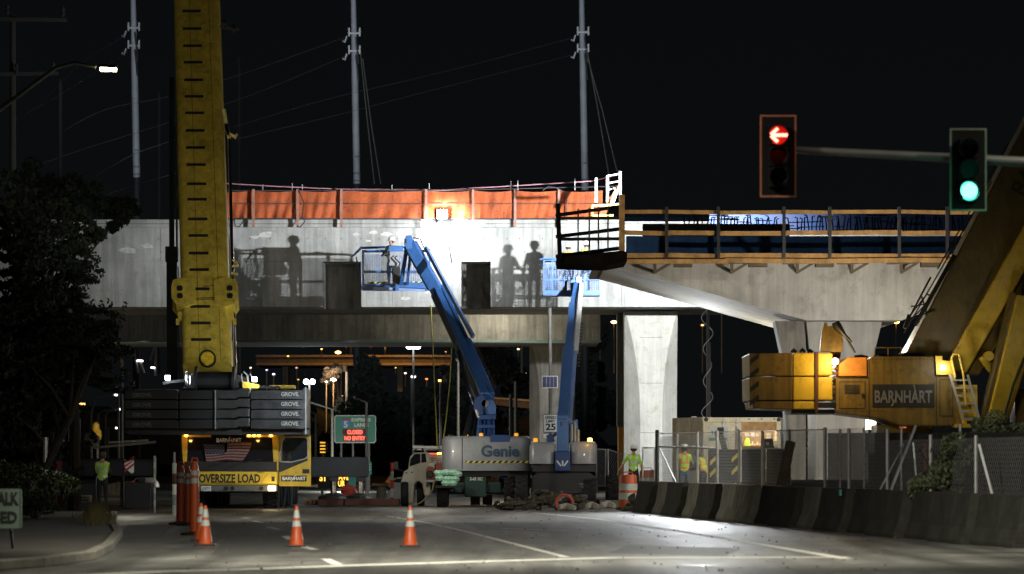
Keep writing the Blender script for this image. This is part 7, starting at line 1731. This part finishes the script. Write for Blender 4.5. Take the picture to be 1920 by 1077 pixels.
def conifer(label, D, px_, y_top, y_bot, half_px, m, leaf=.10, dens=1.0, group=None, tilt=0):
    t = thing('conifer', label, 'tree', (P(px_, 0, D).x, D, 0), group); k = D / F
    base = Vector((P(px_, 0, D).x, D, 0)); top = P(px_ + tilt, y_top, D); zb = max(.3, P(0, y_bot, D).z)
    mb = MB().tube([base, base.lerp(top, .5), top], [.22, .13, .02], 8); lf = MB(); H = top.z - zb; n = int(H / .42)
    for i in range(n):
        u = i / n; z = zb + H * u; L0 = half_px * k * (1 - u) ** .8 + .2; c = base.lerp(top, z / top.z)
        for j in range(8):
            a = random.uniform(0, 2 * math.pi); L1 = L0 * random.uniform(.6, 1.12); tip = c + Vector((math.cos(a) * L1, math.sin(a) * L1, -L1 * .22 + random.uniform(-.1, .1)))
            up_ = tip + Vector((math.cos(a) * .12, 0, .22)); md = c.lerp(tip, .55) - Vector((0, 0, .10 * L1)); mb.tube([c, md, tip, up_], [.03, .02, .012, .005], 4)
            for q in range(int(7 * dens * max(.5, L1))):
                w_ = (q + .5) / (7 * max(.5, L1) * dens); pt = c.lerp(md, w_ * 2) if w_ < .5 else md.lerp(tip, w_ * 2 - 1)
                leaves(lf, pt, (.20, .20, .09), 11, leaf)
            leaves(lf, up_, (.10, .10, .16), 14, leaf)
    mb.build('trunk', M_BARK, t); lf.build('crown', m, t); return t
conifer('dark conifer with upturned branch tips in front of the left end of the bridge', 121, 140, 440, 690, 135, M_NEED, .075, 1.4)
conifer('tall dark conifer at the far left edge, behind the other left trees', 122, 40, 345, 860, 120, M_NEED, .12, 1.0)
broad_tree('bushy dark tree filling the left edge beside the bridge', 119, 55, [(60, 470, 70), (120, 420, 55), (135, 480, 42), (40, 560, 90), (110, 570, 65), (60, 400, 60), (20, 640, 80)], .10, M_LEAF, 1500)
broad_tree('low dark tree under the left end of the bridge', 118, 30, [(60, 690, 80), (140, 660, 65), (190, 640, 45), (90, 740, 55), (30, 780, 75), (165, 690, 35), (60, 830, 40)], .10, M_NEED, 1300)
broad_tree('broad dark tree against the sky at the top of the left group', 135, 100, [(90, 390, 55), (180, 400, 40), (225, 400, 30), (130, 360, 45), (30, 350, 60)], .12, M_LEAF, 900)
for i, (x, y, rx, rz, D, lb) in enumerate(((70, 915, 45, 26, 104, 'leafy green shrub by the kerb at the left'), (110, 905, 36, 18, 110, 'lower shrub behind the two far cones'), (25, 900, 50, 34, 98, 'dark shrub at the left edge above the near sign'), (65, 948, 40, 14, 96, 'spreading ground shrub in front of the cones'))):
    t = thing('shrub', lb, 'shrub', tuple(at(x, D, .1))); k = D / F; lf = MB(); c = Vector(at(x, D, CH + (HY - y) * D / F))
    for _ in range(16): leaves(lf, c + Vector((random.uniform(-1, 1) * rx * k * .8, random.uniform(-.8, .8), random.uniform(-1, 1) * rz * k * .7)), (.28, .28, .2), 90, .06)
    lf.build('foliage', M_DLEAF, t)
    mb = MB()
    for q in range(7): b = Vector(at(x, D, .08)); mb.tube([b, b + Vector((random.uniform(-.6, .6), 0, max(.3, c.z)))], .015, 4)
    mb.build('stem', M_BARK, t)
# tall dry grass clump at the kerb corner
gr = MB()
for k in range(620):
    px_ = random.gauss(181, 13); D = random.uniform(84, 100); b = Vector(((px_ - CX) * D / F, D, .12)); h_ = random.uniform(.15, .62) * (1.0 if abs(px_ - 183) < 12 else .6); l = Vector((random.uniform(-.16, .16), random.uniform(-.1, .1), h_)); w_ = Vector((.008, 0, 0))
    n_ = len(gr.v); gr.v += [tuple(b - w_), tuple(b + w_), tuple(b + l)]; gr.f.append((n_, n_ + 1, n_ + 2))
o = gr.build('dry_grass', mat('dry_grass_blades', (.20, .18, .08), .85, var=.4, scale=3)); o['kind'] = 'stuff'
gr = MB()
for k in range(5200):
    D = random.uniform(62, 106); xl = -60 if D > 66 else -14; x = random.uniform(max(-16, -.14 * D - 1.5), -.105 * D - .5 if D > 75 else -9.9); b = Vector((x, D, .11)); l = Vector((random.uniform(-.06, .06), random.uniform(-.05, .05), random.uniform(.05, .22))); w_ = Vector((.008, 0, 0))
    if x > {True: -11.2 - (D - 78) * .12, False: -10.2}[D > 78]: continue
    n_ = len(gr.v); gr.v += [tuple(b - w_), tuple(b + w_), tuple(b + l)]; gr.f.append((n_, n_ + 1, n_ + 2))
o = gr.build('verge_grass', mat('verge_grass_blades', (.07, .09, .035), .85, var=.4, scale=3)); o['kind'] = 'stuff'
# bushes on the right
t = thing('bramble_bush', 'large leafy bramble bush spilling over the fence at the right edge', 'bush', tuple(at(1850, 76, 0))); lf = MB(); mb = MB()
for (x, y, r, n) in ((1840, 835, 42, 11), (1885, 820, 40, 9), (1800, 850, 32, 7), (1775, 880, 26, 6), (1850, 885, 60, 12), (1905, 880, 50, 11), (1745, 905, 18, 4), (1790, 835, 20, 4), (1930, 815, 30, 6), (1730, 915, 14, 3)):
    for _ in range(n):
        k = 77 / F; c = P(x, y, 77) + Vector((random.gauss(0, .45) * r * k, random.gauss(0, .5), random.gauss(0, .42) * r * k)); c.z = max(.2, c.z); leaves(lf, c, (.22, .22, .16), 105, .05)
lf.build('foliage', mat('bramble_leaf', (.075, .095, .045), .65, var=.6, scale=4), t)
for k in range(20):
    b = Vector(at(random.uniform(1770, 1920), 77.5, 0)); e = b + Vector((random.uniform(-.8, .6), 0, random.uniform(1.4, 2.2))); mb.tube([b, b.lerp(e, .6) + Vector((0, 0, .3)), e, e + Vector((random.uniform(-.4, .3), 0, -.1))], .012, 4)
mb.build('stem', M_BARK, t)
# trees below / behind the bridge
bt = [(560, 770, 46, 'first dark tree behind the counterweight stack'), (690, 665, 52, 'pointed dark fir in front of the orange highway'), (745, 735, 56, 'dark fir right of the green sign'), (800, 740, 50, 'dark fir behind the tag lines'), (650, 745, 40, 'dark fir directly above the green sign'), (850, 700, 40, 'dark tree behind the first lift boom'), (1110, 690, 45, 'dark tree between the mid pier and the bright pier'), (470, 760, 50, 'dark tree behind the crane cab')]
for i, (x, y, hw_, lb) in enumerate(bt):
    if i in (1, 2, 3, 4): conifer(lb, 235 + i * 6, x, y, 850, hw_, M_NEED, .30, .35, 'dark trees beyond the bridges')
    else: broad_tree(lb, 230 + i * 5, x, [(x, y + 20, 34), (x - 20, y + 60, 36), (x + 22, y + 70, 38), (x, y + 100, 40)], .26, M_NEED, 700, group='dark trees beyond the bridges')
broad_tree('small bare looking tree lit up by a lamp above the green sign', 262, 626, [(622, 700, 14), (634, 698, 12), (614, 712, 10), (640, 690, 9), (628, 690, 8)], .11, mat('lit_leaf', (.22, .17, .12), .8, var=.3), 500)
for i, (x, y, r, D, lb) in enumerate(((935, 690, 40, 315, 'orange lit bushes on the slope above the curved ramp'), (925, 800, 50, 305, 'dark bushes below the orange ramp'), (985, 735, 30, 325, 'dim orange lit bush right of the ramp'), (1100, 640, 30, 290, 'orange tinged tree top left of the bright pier'), (900, 660, 26, 330, 'dim bushes behind the upper arm of the first lift'))):
    t = thing('slope_bush', lb, 'bush', tuple(at(x, D, 4)), 'bushes on the far slope'); lf = MB(); k = D / F
    for _ in range(24): leaves(lf, P(x, y, D) + Vector((random.gauss(0, .5) * r * k, random.uniform(-2, 2), random.gauss(0, .4) * r * k)), (.8, .8, .6), 60, .22)
    lf.build('foliage', M_LEAF, t)
# solid wooded slope as terrain behind everything
v = []; f = []; n = 60
for j, (D, zt_) in enumerate(((330, 2), (345, 6), (370, 9.5), (420, 10.6))):
    for i in range(n + 1):
        x = -60 + 105 * i / n; v.append((x, D + 3 * math.sin(i), .62 * zt_ * (1 + .10 * math.sin(i * .9) + .06 * math.sin(i * 2.3)) * (1 if x < 6 else max(.05, 1 - (x - 6) / 8))))
for j in range(3):
    for i in range(n): f.append((j * (n + 1) + i, j * (n + 1) + i + 1, (j + 1) * (n + 1) + i + 1, (j + 1) * (n + 1) + i))
struct(MB().add(v, f).build('hillside', mat('wooded_slope', (.035, .04, .025), .95, var=.6, scale=.35, bump=1, bscale=2), smooth=True))
